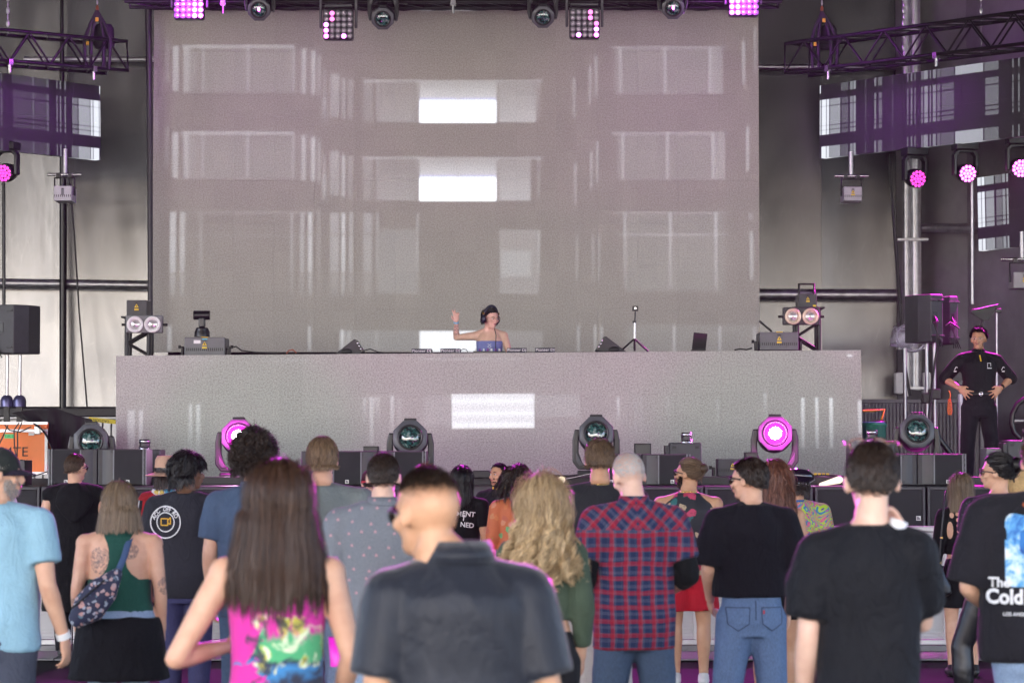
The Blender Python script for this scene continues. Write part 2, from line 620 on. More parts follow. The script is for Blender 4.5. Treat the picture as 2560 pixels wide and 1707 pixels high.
def draw_main():
    ox, oy = 380, 25
    a = canvas(1516, 856)

    def b(x0, w, y0, y1, al, soft=3, fade=(0.3, 0.5)):
        bar(a, x0 - ox - w / 2, x0 - ox + w / 2, y0 - oy, y1 - oy, al, soft, fade)

    def r(x0, x1, y0, y1, al, soft=2, fade=(0, 0)):
        bar(a, x0 - ox, x1 - ox, y0 - oy, y1 - oy, al, soft, fade)
    for dy, k in ((0, 1.0), (217, 0.95)):
        b(435, 14, 115 + dy, 228 + dy, .42, 5)
        b(462, 14, 120 + dy, 231 + dy, .34, 7)
        b(480, 20, 130 + dy, 231 + dy, .10, 10)
        for x in (503, 616, 730):
            b(x, 5, 112 + dy, 228 + dy, .26, 3)
        b(756, 10, 122 + dy, 235 + dy, .34, 5)
        b(780, 10, 127 + dy, 237 + dy, .42 if dy else .34, 5)
        b(795, 5, 140 + dy, 245 + dy, .22, 3)
        b(808, 5, 170 + dy, 330 + dy - 60, .2, 3)
        b(414, 7, 100 + dy, 205 + dy, .16, 5)
        b(388, 6, 60 + dy, 140 + dy, .12, 5)
        r(450, 728, 112 + dy, 121 + dy, .20, 4)
        r(468, 800, 121 + dy, 232 + dy, .035, 8)
        r(504, 728, 128 + dy, 230 + dy, .025, 3)
    for dy in (0, 193):
        hh = 305 + dy + (3 if dy else 0)
        b(834, 24, 185 + dy, hh - 12, .24, 4)
        b(856, 8, 196 + dy, hh - 8, .26 if not dy else .44, 4)
        b(873, 12, 198 + dy, hh - 5, .18, 4)
        b(917, 24, 203 + dy, hh, .15, 8)
        b(941, 5, 200 + dy, hh, .28, 3)
        r(945, 1036, 207 + dy, hh + 1, .15, 3, (.6, 0))
        b(1041, 6, 200 + dy, hh + 1, .22, 3)
        r(1046, 1238, 205 + dy, 252 + dy, .55, 2, (.65, 0))
        r(1046, 1238, 252 + dy, hh + 2, 1.15, 2)
        r(1140, 1145, 205 + dy, hh, -.10, 3)
        b(1242, 6, 202 + dy, hh, .24, 3)
        r(1246, 1338 - (14 if dy else 0), 207 + dy, hh + 1, .30, 3, (.6, 0))
        b(1344, 5, 202 + dy, hh - 10, .22, 3)
        r(905, 1355, 200 + dy, 206 + dy, .2, 4)
        b(808, 14, 245 + dy, 310 + dy, .16, 8)
    for i in range(9):
        r(1046, 1238, 256 + i * 5.5, 258 + i * 5.5, -.16, 1.5)
    for i, (dy, dx) in enumerate(((0, 0), (215, 6))):
        for x, al in ((1549, .28), (1661, .30), (1774, .34)):
            b(x + dx, 6, 118 + dy, 233 + dy, al, 3)
        r(1534 + dx, 1805 + dx, 120 + dy, 235 + dy, .06, 3)
        r(1776 + dx, 1805 + dx, 125 + dy, 235 + dy, .07, 3)
        r(1520 + dx, 1815 + dx, 116 + dy, 121 + dy, .16, 4)
        for x, y0, y1, al in ((1433, 195, 295, .26), (1473, 165, 258, .30), (1488, 140, 245, .30), (1858 + dx, 102, 212, .46)):
            b(x + dx / 2, 6, y0 + dy, y1 + dy, al, 4)
    b(1887, 5, 65, 182, .34, 4)
    # third storey
    for x, w, al in ((430, 14, .36), (454, 12, .26), (500, 5, .14), (727, 5, .2), (753, 10, .2), (773, 9, .42), (795, 5, .12), (834, 22, .18), (856, 8, .46), (875, 8, .24),
                     (917, 22, .16), (941, 5, .2), (1041, 6, .18)):
        b(x, w, 533, 585, al * .9, 4, (0, 0))
        b(x, w, 590, 682, al, 4, (0, .2))
        b(x, w, 688, 740, al * .5, 4, (0, .5))
    r(945, 1038, 575, 735, .07, 3)
    r(1246, 1345, 575, 735, .11, 3)
    r(1250, 1325, 628, 692, .10, 10)
    b(1345, 6, 577, 680, .2, 3)
    r(420, 800, 531, 534, .12, 3)
    r(425, 800, 588, 591, .12, 3)
    for x, al in ((1559, .22), (1673, .26), (1787, .30)):
        b(x, 6, 533, 722, al, 4, (0, .6))
    b(1874, 7, 533, 550, .3, 4)
    b(1876, 7, 580, 700, .42, 4)
    r(1537, 1820, 531, 534, .15, 3)
    r(1537, 1820, 586, 589, .2, 3)
    r(1560, 1810, 533, 730, .05, 4)
    for x in (1440, 1480, 1495):
        b(x, 5, 590, 700, .22, 3)
    # lowest storey
    b(423, 11, 815, 878, .36, 5)
    b(772, 7, 816, 878, .42, 4)
    b(854, 10, 826, 880, .46, 4)
    b(870, 9, 826, 880, .24, 4)
    b(940, 5, 826, 880, .2, 3)
    r(845, 1046, 826, 880, .07, 3)
    r(1047, 1190, 828, 880, .62, 2)
    for x in (1443, 1485, 1501, 1682, 1796, 1883):
        b(x, 6, 816, 880, .34, 4)
    r(1562, 1890, 812, 880, .05, 3)
    r(1190, 1355, 828, 880, .08, 3)
    a = np.clip(a, 0, 1.3)
    return soften(np.where(a > .5, a, a * .62)) / 1.3


def draw_booth():
    ox, oy = 292, 880
    a = canvas(1864, 354)

    def b(x0, w, y0, y1, al, soft=4, fade=(0.1, 0.8)):
        bar(a, x0 - ox - w / 2, x0 - ox + w / 2, y0 - oy, y1 - oy, al, soft, fade)

    def r(x0, x1, y0, y1, al, soft=2, fade=(0, 0), tint=TINT):
        bar(a, x0 - ox, x1 - ox, y0 - oy, y1 - oy, al, soft, fade, tint)
    r(1131, 1337, 988, 1079, .52, 2)
    for i, y in enumerate((990, 1004, 1019, 1036, 1052, 1066)):
        r(1131, 1337, y, y + 7, .14 if i % 2 else -.05, 4)
    r(1131, 1337, 1077, 1080, .1, 2, tint=np.array([1, .93, .6], np.float32))
    r(1232, 1237, 988, 1079, .08, 2)
    r(1060, 1131, 990, 1070, .05, 3)
    r(1337, 1450, 990, 1050, .06, 3)
    for x, w, y0, y1, al in ((330, 18, 1025, 1160, .2), (354, 10, 1025, 1150, .24), (478, 9, 1010, 1130, .24), (497, 10, 1010, 1140, .26), (824, 5, 1005, 1095, .12),
                             (913, 7, 993, 1060, .2), (930, 10, 993, 1120, .24), (944, 14, 993, 1050, .14), (982, 8, 990, 1090, .26), (1000, 6, 990, 1090, .1),
                             (1547, 6, 1000, 1060, .34), (1590, 6, 995, 1100, .1), (1605, 6, 995, 1100, .1), (1672, 5, 995, 1080, .12), (1795, 5, 1005, 1070, .2),
                             (1914, 5, 990, 1050, .3), (2008, 8, 1005, 1140, .44), (2043, 8, 1005, 1140, .44), (2079, 9, 1005, 1140, .48)):
        b(x, w, y0, y1, al)
    r(2146, 2156, 1012, 1100, .34, 2, (0, .4))
    for x0, x1 in ((518, 545), (676, 785), (1046, 1120), (1130, 1228), (1240, 1310), (1424, 1442), (1645, 1658), (1935, 1945)):
        r(x0, x1, 893, 897, .12, 3)
    for x in (326, 358, 480, 505, 985):
        b(x, 8, 886, 900, .2, 4)
    r(2122, 2133, 891, 897, .5, 4)
    return np.clip(a, 0, 1.3) / 1.3


def draw_side(w, h, lit):
    """curved glazing seen on the side screens; lit = list of (x, width, brightness) of window columns, widths in px of a w-wide image"""
    a = canvas(w, h)
    # rows of glazing as fractions of the height, from the top
    for row, (t, btm) in enumerate(((-0.1, 0.11), (0.20, 0.68), (0.84, 1.02))):
        for e in lit:
            x, ww, al = e[:3]
            x = x if x >= 0 else w + x
            if len(e) < 4 or row in e[3]:
                bar(a, x, x + ww, t * h, btm * h, al, 2)
    for y in (0.285, 0.55, 0.61):
        bar(a, 0, w, y * h, y * h + 2.5, -0.28, 1.5)
    for e in lit:
        x, ww, al = e[:3]
        x = x if x >= 0 else w + x
        if ww > 12:
            bar(a, x, x + 2.5, 0.2 * h, 0.68 * h, -0.3, 1.5)
    return np.clip(a, 0, 1.3) / 1.3


def led_material(name, root, wd, hd, arr, gain, base, grain=0.3):
    nb = NB(name)
    c = nb.co(root)
    uv = nb.scale(c, (1 / wd, 1, 1 / hd), (0.5, 0, 0))
    x = nb.xyz(uv)
    tex = nb.n('TexImage')
    tex.image = image(name + '_picture', arr[::-1])
    tex.extension = 'EXTEND'
    nb.link(nb.comb(x[0], x[2], 0.0), tex.inputs[0])
    # louvres and diodes of the tiles: fine grain plus uneven brightness from tile to tile
    g1 = nb.noise(c, 58, 2, 0.9)[0]
    g2 = nb.noise(nb.scale(c, (1, 1, 5)), 12, 3, 0.7)[0]
    g3 = nb.n('TexWhiteNoise')
    sn = nb.n('VectorMath', operation='SNAP')
    nb.link(nb.comb(x[0], 0.0, x[2]), sn.inputs[0])
    sn.inputs[1].default_value = (0.25 / wd, 1, 0.25 / hd)
    nb.link(sn.outputs[0], g3.inputs[0])
    v = nb.math('ADD', nb.math('MULTIPLY', g1, grain * 4.4), nb.math('MULTIPLY', g2, 0.16))
    v = nb.math('ADD', v, nb.math('MULTIPLY', g3.outputs[0], 0.05))
    v = nb.math('ADD', v, 1.0 - grain * 2.2 - 0.1)
    bc = nb.n('VectorMath', operation='SCALE')
    bc.inputs[0].default_value = base
    nb.link(v, bc.inputs['Scale'])
    nb.set(col=bc.outputs[0], rough=0.55, spec=0.25, ecol=tex.outputs[0], emit=gain)
    return nb.m


def led_wall(name, label, loc, rotz, cols, rows, wd, hd, arr, gain, base, thick=0.09, tilt=0.0, grain=0.3):
    t = thing(name, label, 'screen', loc, rotz)
    if tilt:
        t.rotation_euler = (0, tilt, rotz)
    m = led_material(name + '_tiles', t, wd, hd, arr, gain, base, grain)
    pw, ph = wd / cols, hd / rows
    e = 0.00035
    me = MB().box(-pw / 2 + e, pw / 2 - e, 0, thick, -ph / 2 + e, ph / 2 - e).mesh('led_panel')
    me.materials.append(m)
    for j in range(rows):
        for i in range(cols):
            o = obj('led_panel', me, None, t, 0.0, (-wd / 2 + (i + .5) * pw, RNG.uniform(-.0004, .0004), (j + .5) * ph))
    MB().box(-wd / 2 + .02, wd / 2 - .02, thick + .01, thick + .07, .02, hd - .02).build('support_frame', BLACK, t)
    return t


YS = 32.7
p0, p1 = W(380, 880, YS), W(1896, 26, YS)
LEDBASE = (0.37, 0.362, 0.308)
led_wall('led_screen', 'big main video wall showing pale windows behind the performer', ((p0.x + p1.x) / 2, YS, p0.z), 0, 15, 8, p1.x - p0.x, p1.z - p0.z, draw_main(), 0.24, LEDBASE)
p0, p1 = W(292, 889, 28.3), W(2155, 875, 28.3)
zt_b = (p0.z + p1.z) / 2
bh = zt_b - DECK + 0.02
ar = soften(draw_booth(), 2)
led_wall('led_booth', 'low grey video tile front of the performer riser', ((p0.x + p1.x) / 2, 28.3, zt_b - bh), 0, 16, 3, p1.x - p0.x, bh, ar, 0.19,
         (0.38, 0.388, 0.345), 0.1, -math.atan2(p1.z - p0.z, p1.x - p0.x), 0.4)
# dark riser behind the tile front, with the table top the gear stands on
TOPZ = zt_b - 0.012
tilt = -math.atan2(p1.z - p0.z, p1.x - p0.x)
rz = thing('performer_riser', 'black riser and table behind the low tile front', 'riser', ((p0.x + p1.x) / 2, 28.5, DECK))
hw = (p1.x - p0.x) / 2
MB().box(-hw + .1, hw - .1, 0.0, 0.9, TOPZ - DECK - .06, TOPZ - DECK - .012).build('table_top', BLACK, rz)
MB().box(-hw + .1, hw - .1, 1.0, 3.6, 0.0, 0.30).build('riser_floor', BLACK, rz)
for s_ in (-1, 1):
    MB().box(s_ * (hw - .16) - .04, s_ * (hw - .16) + .04, .1, .8, 0.0, TOPZ - DECK - .062).build('leg_frame', BLACK, rz)
RISER_Z = DECK + 0.30
# side screens hung at an angle under the trusses
lit_r = [(0, 22, 1.1), (24, 12, 1.15), (36, 34, .45), (70, 26, .18), (104, 12, .34), (118, 8, .4), (168, 7, .34), (180, 14, .22), (198, 10, .1), (330 / 1.75, 50, .04),
         (222, 4, .12), (262, 8, .25), (276, 6, .22), (296, 14, .40), (312, 4, .3), (324, 10, .34), (338, 10, .2), (350, 44, .12), (394, 66, .05)]


def side_screen(label, pa, Ya, pb, Yb, cols, lit, rows=2, scale=1.0):
    """pa = lower corner at the near-screen end, pb = lower corner at the outer end (pixels), with their distances"""
    A, B = W(pa[0], pa[1], Ya), W(pb[0], pb[1], Yb)
    At = W(pa[0], pa[2], Ya)
    wd = math.hypot(B.x - A.x, B.y - A.y)
    hd = At.z - A.z
    c_ = (A + B) / 2
    if A.x > B.x:
        A, B = B, A
    rz_ = math.atan2(B.y - A.y, B.x - A.x)
    arr = draw_side(int(wd * 200), int(hd * 200), lit)
    return led_wall('side_screen', label, (c_.x, c_.y, c_.z - hd / 2 + (A.z + hd / 2 - c_.z)), rz_, cols, rows, wd, hd, arr, 0.14, (0.045, 0.044, 0.05), 0.08, -math.atan2(B.z - A.z, wd), 0.12)


lit_right = [(0, 3, 1.2, (0, 1)), (6, 16, 1.2, (1, 2)), (24, 9, 1.1, (1, 2)), (34, 38, .42, (1, 2)), (74, 26, .12), (106, 10, .28), (118, 8, .36), (158, 4, .08), (190, 6, .25), (202, 14, .16), (250, 3, .10),
             (300, 4, .18), (312, 5, .22), (324, 4, .18), (346, 6, .2), (354, 14, .32), (374, 4, .25), (384, 10, .28), (398, 10, .16), (410, 42, .12), (456, 88, .5, (0, 2)), (548, 44, .18), (634, 4, .2), (652, 4, .22)]
side_screen('wide angled side screen hung under the right truss', (2049, 401, 219), 33.0, (2720, 328, 132), 29.6, 9, lit_right)
lit_left = [(-4, 3, 1.1, (0, 1)), (-26, 20, 1.2, (1, 2)), (-36, 8, 1.0, (1, 2)), (-80, 42, .5, (1, 2)), (-104, 22, .22, (1, 2)), (-128, 5, .22), (-144, 4, .26), (-156, 4, .2), (-190, 8, .12), (-308, 120, .05), (-238, 4, .12), (-345, 4, .16), (-366, 4, .14)]
side_screen('angled side screen hung under the left truss', (252, 394, 209), 33.0, (-260, 342, 130), 30.2, 7, lit_left)
lit_far = [(2, 12, 1.1), (16, 10, 1.15), (28, 30, .42), (62, 22, .2), (86, 10, .36), (100, 6, .42)]
side_screen('second side screen low at the far right edge', (2445, 624, 441), 32.0, (2740, 590, 398), 30.4, 4, lit_far)


# ------------------------------------------------------------------ trusses
TRUSS = M('black_truss_tube', (0.012, 0.0115, 0.013), 0.38, 0.2, 0.25, 8)


def truss(name, label, p0, p1, h, w, bays, r=0.022, rb=0.012, group=None):
    p0, p1 = Vector(p0), Vector(p1)
    d = (p1 - p0)
    L = d.length
    t = thing(name, label, 'truss', p0, 0, group)
    X = d.to_track_quat('X', 'Z').to_matrix().to_4x4()
    c4 = [(-w / 2, 0), (w / 2, 0), (w / 2, h), (-w / 2, h)]
    for (y, z) in c4:
        MB().tube([(0, y, z), (L, y, z)], r, 10, X=X).build('chord', TRUSS, t)
    bl = L / bays
    fm = [MB().tube([(0, -w / 2, 0), (bl, -w / 2, h)], rb, 6).mesh('brace'), MB().tube([(0, -w / 2, h), (bl, -w / 2, 0)], rb, 6).mesh('brace'),
          MB().tube([(0, w / 2, 0), (bl, w / 2, h)], rb, 6).mesh('brace'), MB().tube([(0, w / 2, h), (bl, w / 2, 0)], rb, 6).mesh('brace'),
          MB().tube([(0, -w / 2, 0), (bl, w / 2, 0)], rb, 6).mesh('brace'), MB().tube([(0, -w / 2, h), (bl, w / 2, h)], rb, 6).mesh('brace')]
    for me in fm:
        me.materials.append(TRUSS)
    pm = MB().tube([(0, -w / 2, 0), (0, -w / 2, h), (0, w / 2, h), (0, w / 2, 0)], rb, 6).mesh('end_frame')
    pm.materials.append(TRUSS)
    for i in range(bays):
        for me in (fm[i % 2], fm[2 + (i + 1) % 2], fm[4], fm[5]):
            o = obj('brace', me, None, t)
            o.matrix_local = X @ Matrix.Translation((i * bl, 0, 0))
    for i in (0, bays):
        o = obj('end_frame', pm, None, t)
        o.matrix_local = X @ Matrix.Translation((i * bl, 0, 0))
    for cx in (0.15, 0.5, 0.85):
        o = MB().box(-.03, .03, -w / 2 - .035, -w / 2 + .03, -.05, .02).tube([(0, -w / 2, -.14), (0, -w / 2, -.03)], .02, 8).build('clamp', CHROME, t)
        o.matrix_local = X @ Matrix.Translation((cx * L, 0, 0))
    return t


tl = truss('truss', 'black box truss slanting over the left side screen', W(-330, 130, 29.5), W(292, 181, 32.4), 0.36, 0.4, 12)
tr = truss('truss', 'long black box truss rising over the right side screen', W(1992, 187, 32.4), W(2800, 88, 28.6), 0.36, 0.42, 15)
# the truss over the main screen, only its lower chord shows, and its black masking cloth
tm = truss('truss', 'black truss along the top edge of the picture', W(318, 12, 31.0), W(1950, 12, 31.0), 0.4, 0.4, 22)
mc = MB()
n = 60
za, zbm = W(1140, 26, 32.5).z, W(1140, -60, 32.5).z
xa, xb = W(380, 0, 32.5).x, W(1892, 0, 32.5).x
V = []
for i in range(n + 1):
    for z in (za + 0.01 * math.sin(i * 1.7), zbm):
        V.append((xa + (xb - xa) * i / n, 32.5 + 0.015 * math.sin(i * 2.1), z))
mc.add(V, [(2 * i, 2 * i + 2, 2 * i + 3, 2 * i + 1) for i in range(n)], True)
o = mc.build('masking_cloth', M('black_cloth', (0.02, 0.018, 0.022), 0.9, 0, 0.2, 4))
tag(o, 'dark masking cloth above the top edge of the main screen', 'cloth')
s_ = o.modifiers.new('t', 'SOLIDIFY')
s_.thickness = 0.01


# chain hoists with slings
def hoist(label, px, py_top, py_truss, Y, bag=True):
    t = thing('sling_hoist', label, 'hoist', W(px, py_top, Y))
    o0 = Vector(t.location)

    def L(x, y):
        return W(x, y, Y) - o0
    ch = MB()
    for i in range(16):
        c_ = Vector((0, 0, 0.06 * i))
        ch.ell(c_, (.012 if i % 2 else .004, .004 if i % 2 else .012, .036), None, 6, 5)
    ch.build('chain', STEEL, t)
    MB().ell((0, 0, -.02), (.02, .02, .045), None, 10, 7).build('hook', M('orange_hook', (.22, .08, .02), .5, .3), t)
    BK = M('black_webbing', (0.025, 0.022, 0.028), 0.8, 0, 0.2, 20)
    for sx in (-.14, -.06, .1, .18):
        MB().tube([(0, -.02, -.05), (sx * .55, -.04, -.22), (sx, -.1, -.42), (sx * .9, -.1, -.78)], [.02, .022, .022, .02], 6).build('sling', BK, t)
    if bag:
        MB().loft([(-.5, .10, .07, 0), (-.45, .13, .09, 0), (-.25, .12, .09, 0), (-.2, .09, .06, 0)], 14, 3).build('chain_bag', BK, t).location = (.07, .1, 0)
    for sx, z in ((.012, -.17), (-.1, -.46)):
        MB().box(sx - .02, sx + .02, -.1, -.085, z - .026, z + .026).build('yellow_tag', YELLOW, t, .01)
    return t


hoist('sling and chain hoist holding the right end of the left truss', 243, 18, 110, 32.1)
hoist('sling and chain hoist holding the left end of the right truss', 2055, 20, 118, 32.1)


def chain(label, px, y0, y1, Y):
    a, b = W(px, y0, Y), W(px, y1, Y)
    n = int((a.z - b.z) / 0.075)
    mb = MB()
    for i in range(n):
        mb.ell((0, 0, -0.075 * i), (.022 if i % 2 else .008, .008 if i % 2 else .022, .046), None, 6, 5)
    o = mb.build('hoist_chain', STEEL, None, 0, a)
    tag(o, label, 'chain')


chain('steel chain hanging in front of the right vertical poles', 2258, -20, 190, 31.6)
chain('twin steel chain hanging near the top right corner', 2452, -20, 165, 30.6)
chain('rusty chain hanging at the top left corner', 20, -20, 85, 31.0)
# ------------------------------------------------------------------ stage lamps
MAG = (1.0, 0.03, 0.75)
VIO = (0.62, 0.05, 1.0)
LENSM = NB('painted_reflection_lens')  # coloured reflections are painted into the lens base colour
_c = LENSM.co()
_r = LENSM.voro(_c, 28)[0]
LENSM.set(col=LENSM.ramp(LENSM.noise(_c, 22, 2)[0], [(0.35, (0.01, 0.012, 0.014)), (0.55, (0.03, 0.12, 0.11)), (0.62, (0.25, 0.3, 0.28)), (0.7, (0.06, 0.02, 0.08))]),
          rough=0.06, coat=1.0, spec=0.9)
LENSM = LENSM.m
GLOW_M = EM('lit_magenta_lens', (1.0, 0.08, 0.8), 2.4)
GLOW_R = EM('magenta_lens_rim_glow', (1.0, 0.015, 0.72), .55)
GLOW_C = EM('hot_lens_core', (1.0, 0.75, 1.0), 40)
GLOW_V = EM('lit_violet_lens', (0.75, 0.12, 1.0), 2.2)
GLOW_P = EM('dim_pink_lens', (1.0, 0.12, 0.55), .7)
LEDOFF = NB('led_lens_cap')
LEDOFF.set(col=(0.5, 0.45, 0.5), rough=0.08, spec=0.9, metal=0.3)
LEDOFF.bump(LEDOFF.noise(LEDOFF.co(), 60, 1)[0], 0.05)
LEDOFF = LEDOFF.m
BEZEL = M('grey_bezel', (0.095, 0.1, 0.11), 0.4, 0, 0.1, 14)
YOKE = M('dark_yoke_shell', (0.018, 0.018, 0.021), 0.35, 0.1, 0.15, 10)
YOKEG = M('grey_yoke_shell', (0.075, 0.075, 0.082), 0.4, 0.1, 0.12, 10)


def spot(name, loc, target, energy, col, size=R(60), blend=0.6, r=0.08, parent=None):
    d = bpy.data.lights.new(name, 'SPOT')
    d.energy = energy * .28
    d.color = col
    d.spot_size = size
    d.spot_blend = blend
    d.shadow_soft_size = r
    o = bpy.data.objects.new(name, d)
    COL.objects.link(o)
    o.location = loc
    o.rotation_euler = (Vector(target) - Vector(loc)).to_track_quat('-Z', 'Y').to_euler()
    return o


def octagon(r, rx=1.0):
    return [(r * rx * math.cos(PI / 8 + k * PI / 4), r * math.sin(PI / 8 + k * PI / 4)) for k in range(8)]


def moving_head(label, loc, tilt=0.0, pan=0.0, lit=None, hang=False, group='moving head lamps along the stage front', sc=1.0, small=False):
    """origin at the base; head faces -Y; tilt > 0 looks up"""
    t = thing('moving_head', label, 'stage lamp', loc, pan, group)
    zs = -1 if hang else 1
    B0 = Matrix.Diagonal((sc, sc, sc * zs, 1))

    def add(name, mb, m, par=t, bevel=0.0):
        me = mb.mesh(name)
        me.transform(B0)
        if hang:
            me.flip_normals()
        return obj(name, me, m, par, bevel)
    base = add('base', MB().box(-.18, .18, -.15, .15, 0, .13), YOKE, t, .015)
    add('display', MB().box(-.05, .05, -.158, -.151, .04, .1), EM('display_glow', (0.9, 0.6, 0.95), 0.2) if lit else BLACK2, base)
    arm = [(.09, .14), (.17, .14), (.225, .21), (.225, .42), (.205, .52), (.15, .52), (.165, .42), (.165, .3), (.13, .2), (.09, .17)]
    add('yoke', MB().prism(arm, -.07, .07).prism([(-x, z) for x, z in arm][::-1], -.07, .07).box(-.1, .1, -.07, .07, .135, .17), YOKE, t, .012)
    for s_ in (-1, 1):
        pl = [(s_ * x, z) for x, z in ((.115, .185), (.16, .175), (.19, .22), (.19, .3), (.16, .24))]
        add('yoke_plate', MB().prism(pl[::s_], -.082, -.071), YOKEG, t, .004)
    # the head is a part of its own, tilted in the yoke
    C0 = Matrix.Translation((0, 0, .46 * sc * zs)) @ Matrix.Rotation(-tilt, 4, 'X') @ Matrix.Rotation(R(90), 4, 'X') @ Matrix.Diagonal((sc, sc, sc, 1))
    h = MB().lathe([(.08, -.20), (.13, -.18), (.165, -.08), (.172, .03), (.165, .12), (.15, .15)], 24, C0).build('head_shell', YOKE, t)
    C1 = Matrix.Translation((0, 0, .46 * sc * zs)) @ Matrix.Rotation(-tilt, 4, 'X') @ Matrix.Diagonal((sc, sc, sc, 1))
    MB().box(-.06, .06, -.12, .14, .15, .19, C1).build('head_fin', YOKE, h, .01)
    MB().lathe([(.155, .13), (.175, .14), (.172, .175), (.135, .19), (.118, .19), (.112, .165)], 8, C0 @ Matrix.Rotation(PI / 8, 4, 'Z'), cap=False).build('bezel', BEZEL, h, .004)
    MB().lathe([(.116, .16), (.122, .2), (.104, .205), (.1, .165)], 28, C0, cap=False).build('lens_ring', BLACK2, h)
    le = MB().lathe([(.106, .165), (.095, .182), (.06, .196), (.02, .202), (.001, .203)], 24, C0, cap=False).build('lens', GLOW_R if lit else LENSM, h)
    if lit:
        MB().ell((0, 0, .195), (.058, .058, .016), None, 18, 8, X=C0).build('lamp_core', GLOW_C, le)
    return t


def headpos(px, py, Y, sc=1.0, z0=None):
    p = W(px, py, Y)
    return (p.x, p.y, DECK if z0 is None else z0)


YH = 26.75
for px, py, lab, tl_, lit in ((230, 1105, 'unlit moving head at the left end, lens low behind the speakers', .05, None),
                              (598, 1095, 'lit magenta moving head half hidden behind the curly haired man', .1, GLOW_M),
                              (1026, 1098, 'unlit moving head left of centre with a painted teal lens reflection', .1, None),
                              (1490, 1089, 'unlit moving head behind the man with the gold chain', .12, None),
                              (1936, 1088, 'brightly glowing magenta moving head right of centre', .1, GLOW_M),
                              (2290, 1084, 'unlit moving head in front of the railings beside the guard', .15, None)):
    p = W(px, py, YH)
    z0 = p.z - 0.46 * 1.06
    moving_head(lab, (p.x, p.y, z0), tl_, R((px - 1280) / 1280 * -6), lit, sc=1.06)
    MB_ = MB().box(-.24, .24, -.2, .2, DECK, z0 - .002)
    if z0 - DECK > .01:
        o = MB_.build('lamp_plinth', BLACK, None, .006, (p.x, p.y, 0))
        tag(o, 'black plinth under the ' + {230: 'moving head at the left end', 598: 'half hidden lit moving head', 1026: 'moving head left of centre', 1490: 'moving head by the gold chain man',
                                            1936: 'brightly glowing moving head', 2290: 'moving head beside the guard'}[px], 'plinth', 'low plinths under the lamps')
    if lit:
        q = Vector((p.x, p.y - 0.27, p.z))
        spot('lamp_beam', q, (q.x * .5, 8, 3.2), 4600, MAG, R(30), .8, .09)
        spot('added_lamp_spill', q + Vector((0, -.16, 0.02)), q + Vector((0.0, 3, 0.0)), 22, MAG, R(165), .6, .06)  # extra spot added ahead of the lens, turned back onto the yoke
        pl_ = bpy.data.lights.new('added_lamp_scatter', 'POINT')  # extra point light added to tint the booth around the lamp
        pl_.energy = 2
        pl_.color = MAG
        pl_.shadow_soft_size = .08
        po_ = bpy.data.objects.new('added_lamp_scatter', pl_)
        COL.objects.link(po_)
        po_.location = q + Vector((0, -.22, .05))

# top truss lamps
TOPY = 30.5
for px, py, lab, lit in ((650, 20, 'overhead moving head, leftmost, with a small pink glint', GLOW_P), (958, 42, 'overhead unlit moving head left of centre', None),
                         (1357, 38, 'overhead unlit moving head right of centre', None), (1681, 16, 'overhead moving head, rightmost, with a pink glint', GLOW_P)):
    p = W(px, py, TOPY)
    t = moving_head(lab, (p.x, p.y, p.z + .46 * .8), -.35, 0, None, True, 'moving head lamps hung over the main screen', .8)
    if lit:
        hd = [c_ for c_ in t.children if c_.name.startswith('head_shell')][0]
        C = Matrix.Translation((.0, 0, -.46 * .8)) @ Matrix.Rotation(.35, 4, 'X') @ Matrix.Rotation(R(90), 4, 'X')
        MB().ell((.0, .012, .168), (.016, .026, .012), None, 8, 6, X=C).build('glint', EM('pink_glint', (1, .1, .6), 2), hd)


def led_matrix(label, px, py, litset, w=.44, hgt=.40):
    """5 x 5 lens panel in a U yoke; px, py = centre of the lens field"""
    p = W(px, py, TOPY - .05)
    t = thing('led_matrix', label, 'stage lamp', p, 0, 'five by five lens panels over the main screen')
    b = MB().box(-w * .4, w * .4, -.07, .07, -hgt * .46, hgt * .5).build('housing', BLACK2, t, .03)
    MB().prism([(-w * .5, -.04), (-w * .43, -.04), (-w * .43, .3), (-w * .38, .36), (w * .38, .36), (w * .43, .3), (w * .43, -.04), (w * .5, -.04), (w * .5, .34), (w * .42, .42), (-w * .42, .42), (-w * .5, .34)][::-1],
               -.03, .03).build('yoke', YOKEG, t, .01)
    MB().box(-w * .36, w * .36, -.02, .06, hgt * .52, hgt * .6).build('vent_bar', YOKEG, t, .01)
    me = MB().ell((0, 0, 0), (.027, .02, .027), None, 10, 7).mesh('led_lens')
    me.materials.append(LEDOFF)
    mr = MB().lathe([(.034, -.004), (.036, .012), (.03, .014), (.026, .002)], 14, Matrix.Rotation(R(90), 4, 'X'), cap=False).mesh('lens_rim')
    mr.materials.append(BEZEL)
    ml = {}
    for k, g_ in (('b', GLOW_M), ('v', GLOW_V), ('p', GLOW_P)):
        ml[k] = me.copy()
        ml[k].materials.clear()
        ml[k].materials.append(g_)
    for j in range(5):
        for i in range(5):
            c_ = ((i - 2) * w * .155, -.075, (2 - j) * hgt * .165 - .01)
            obj('led_lens', ml.get(litset.get((i, j)), me), None, b, 0, c_)
            obj('lens_rim', mr, None, b, 0, c_)
    return t


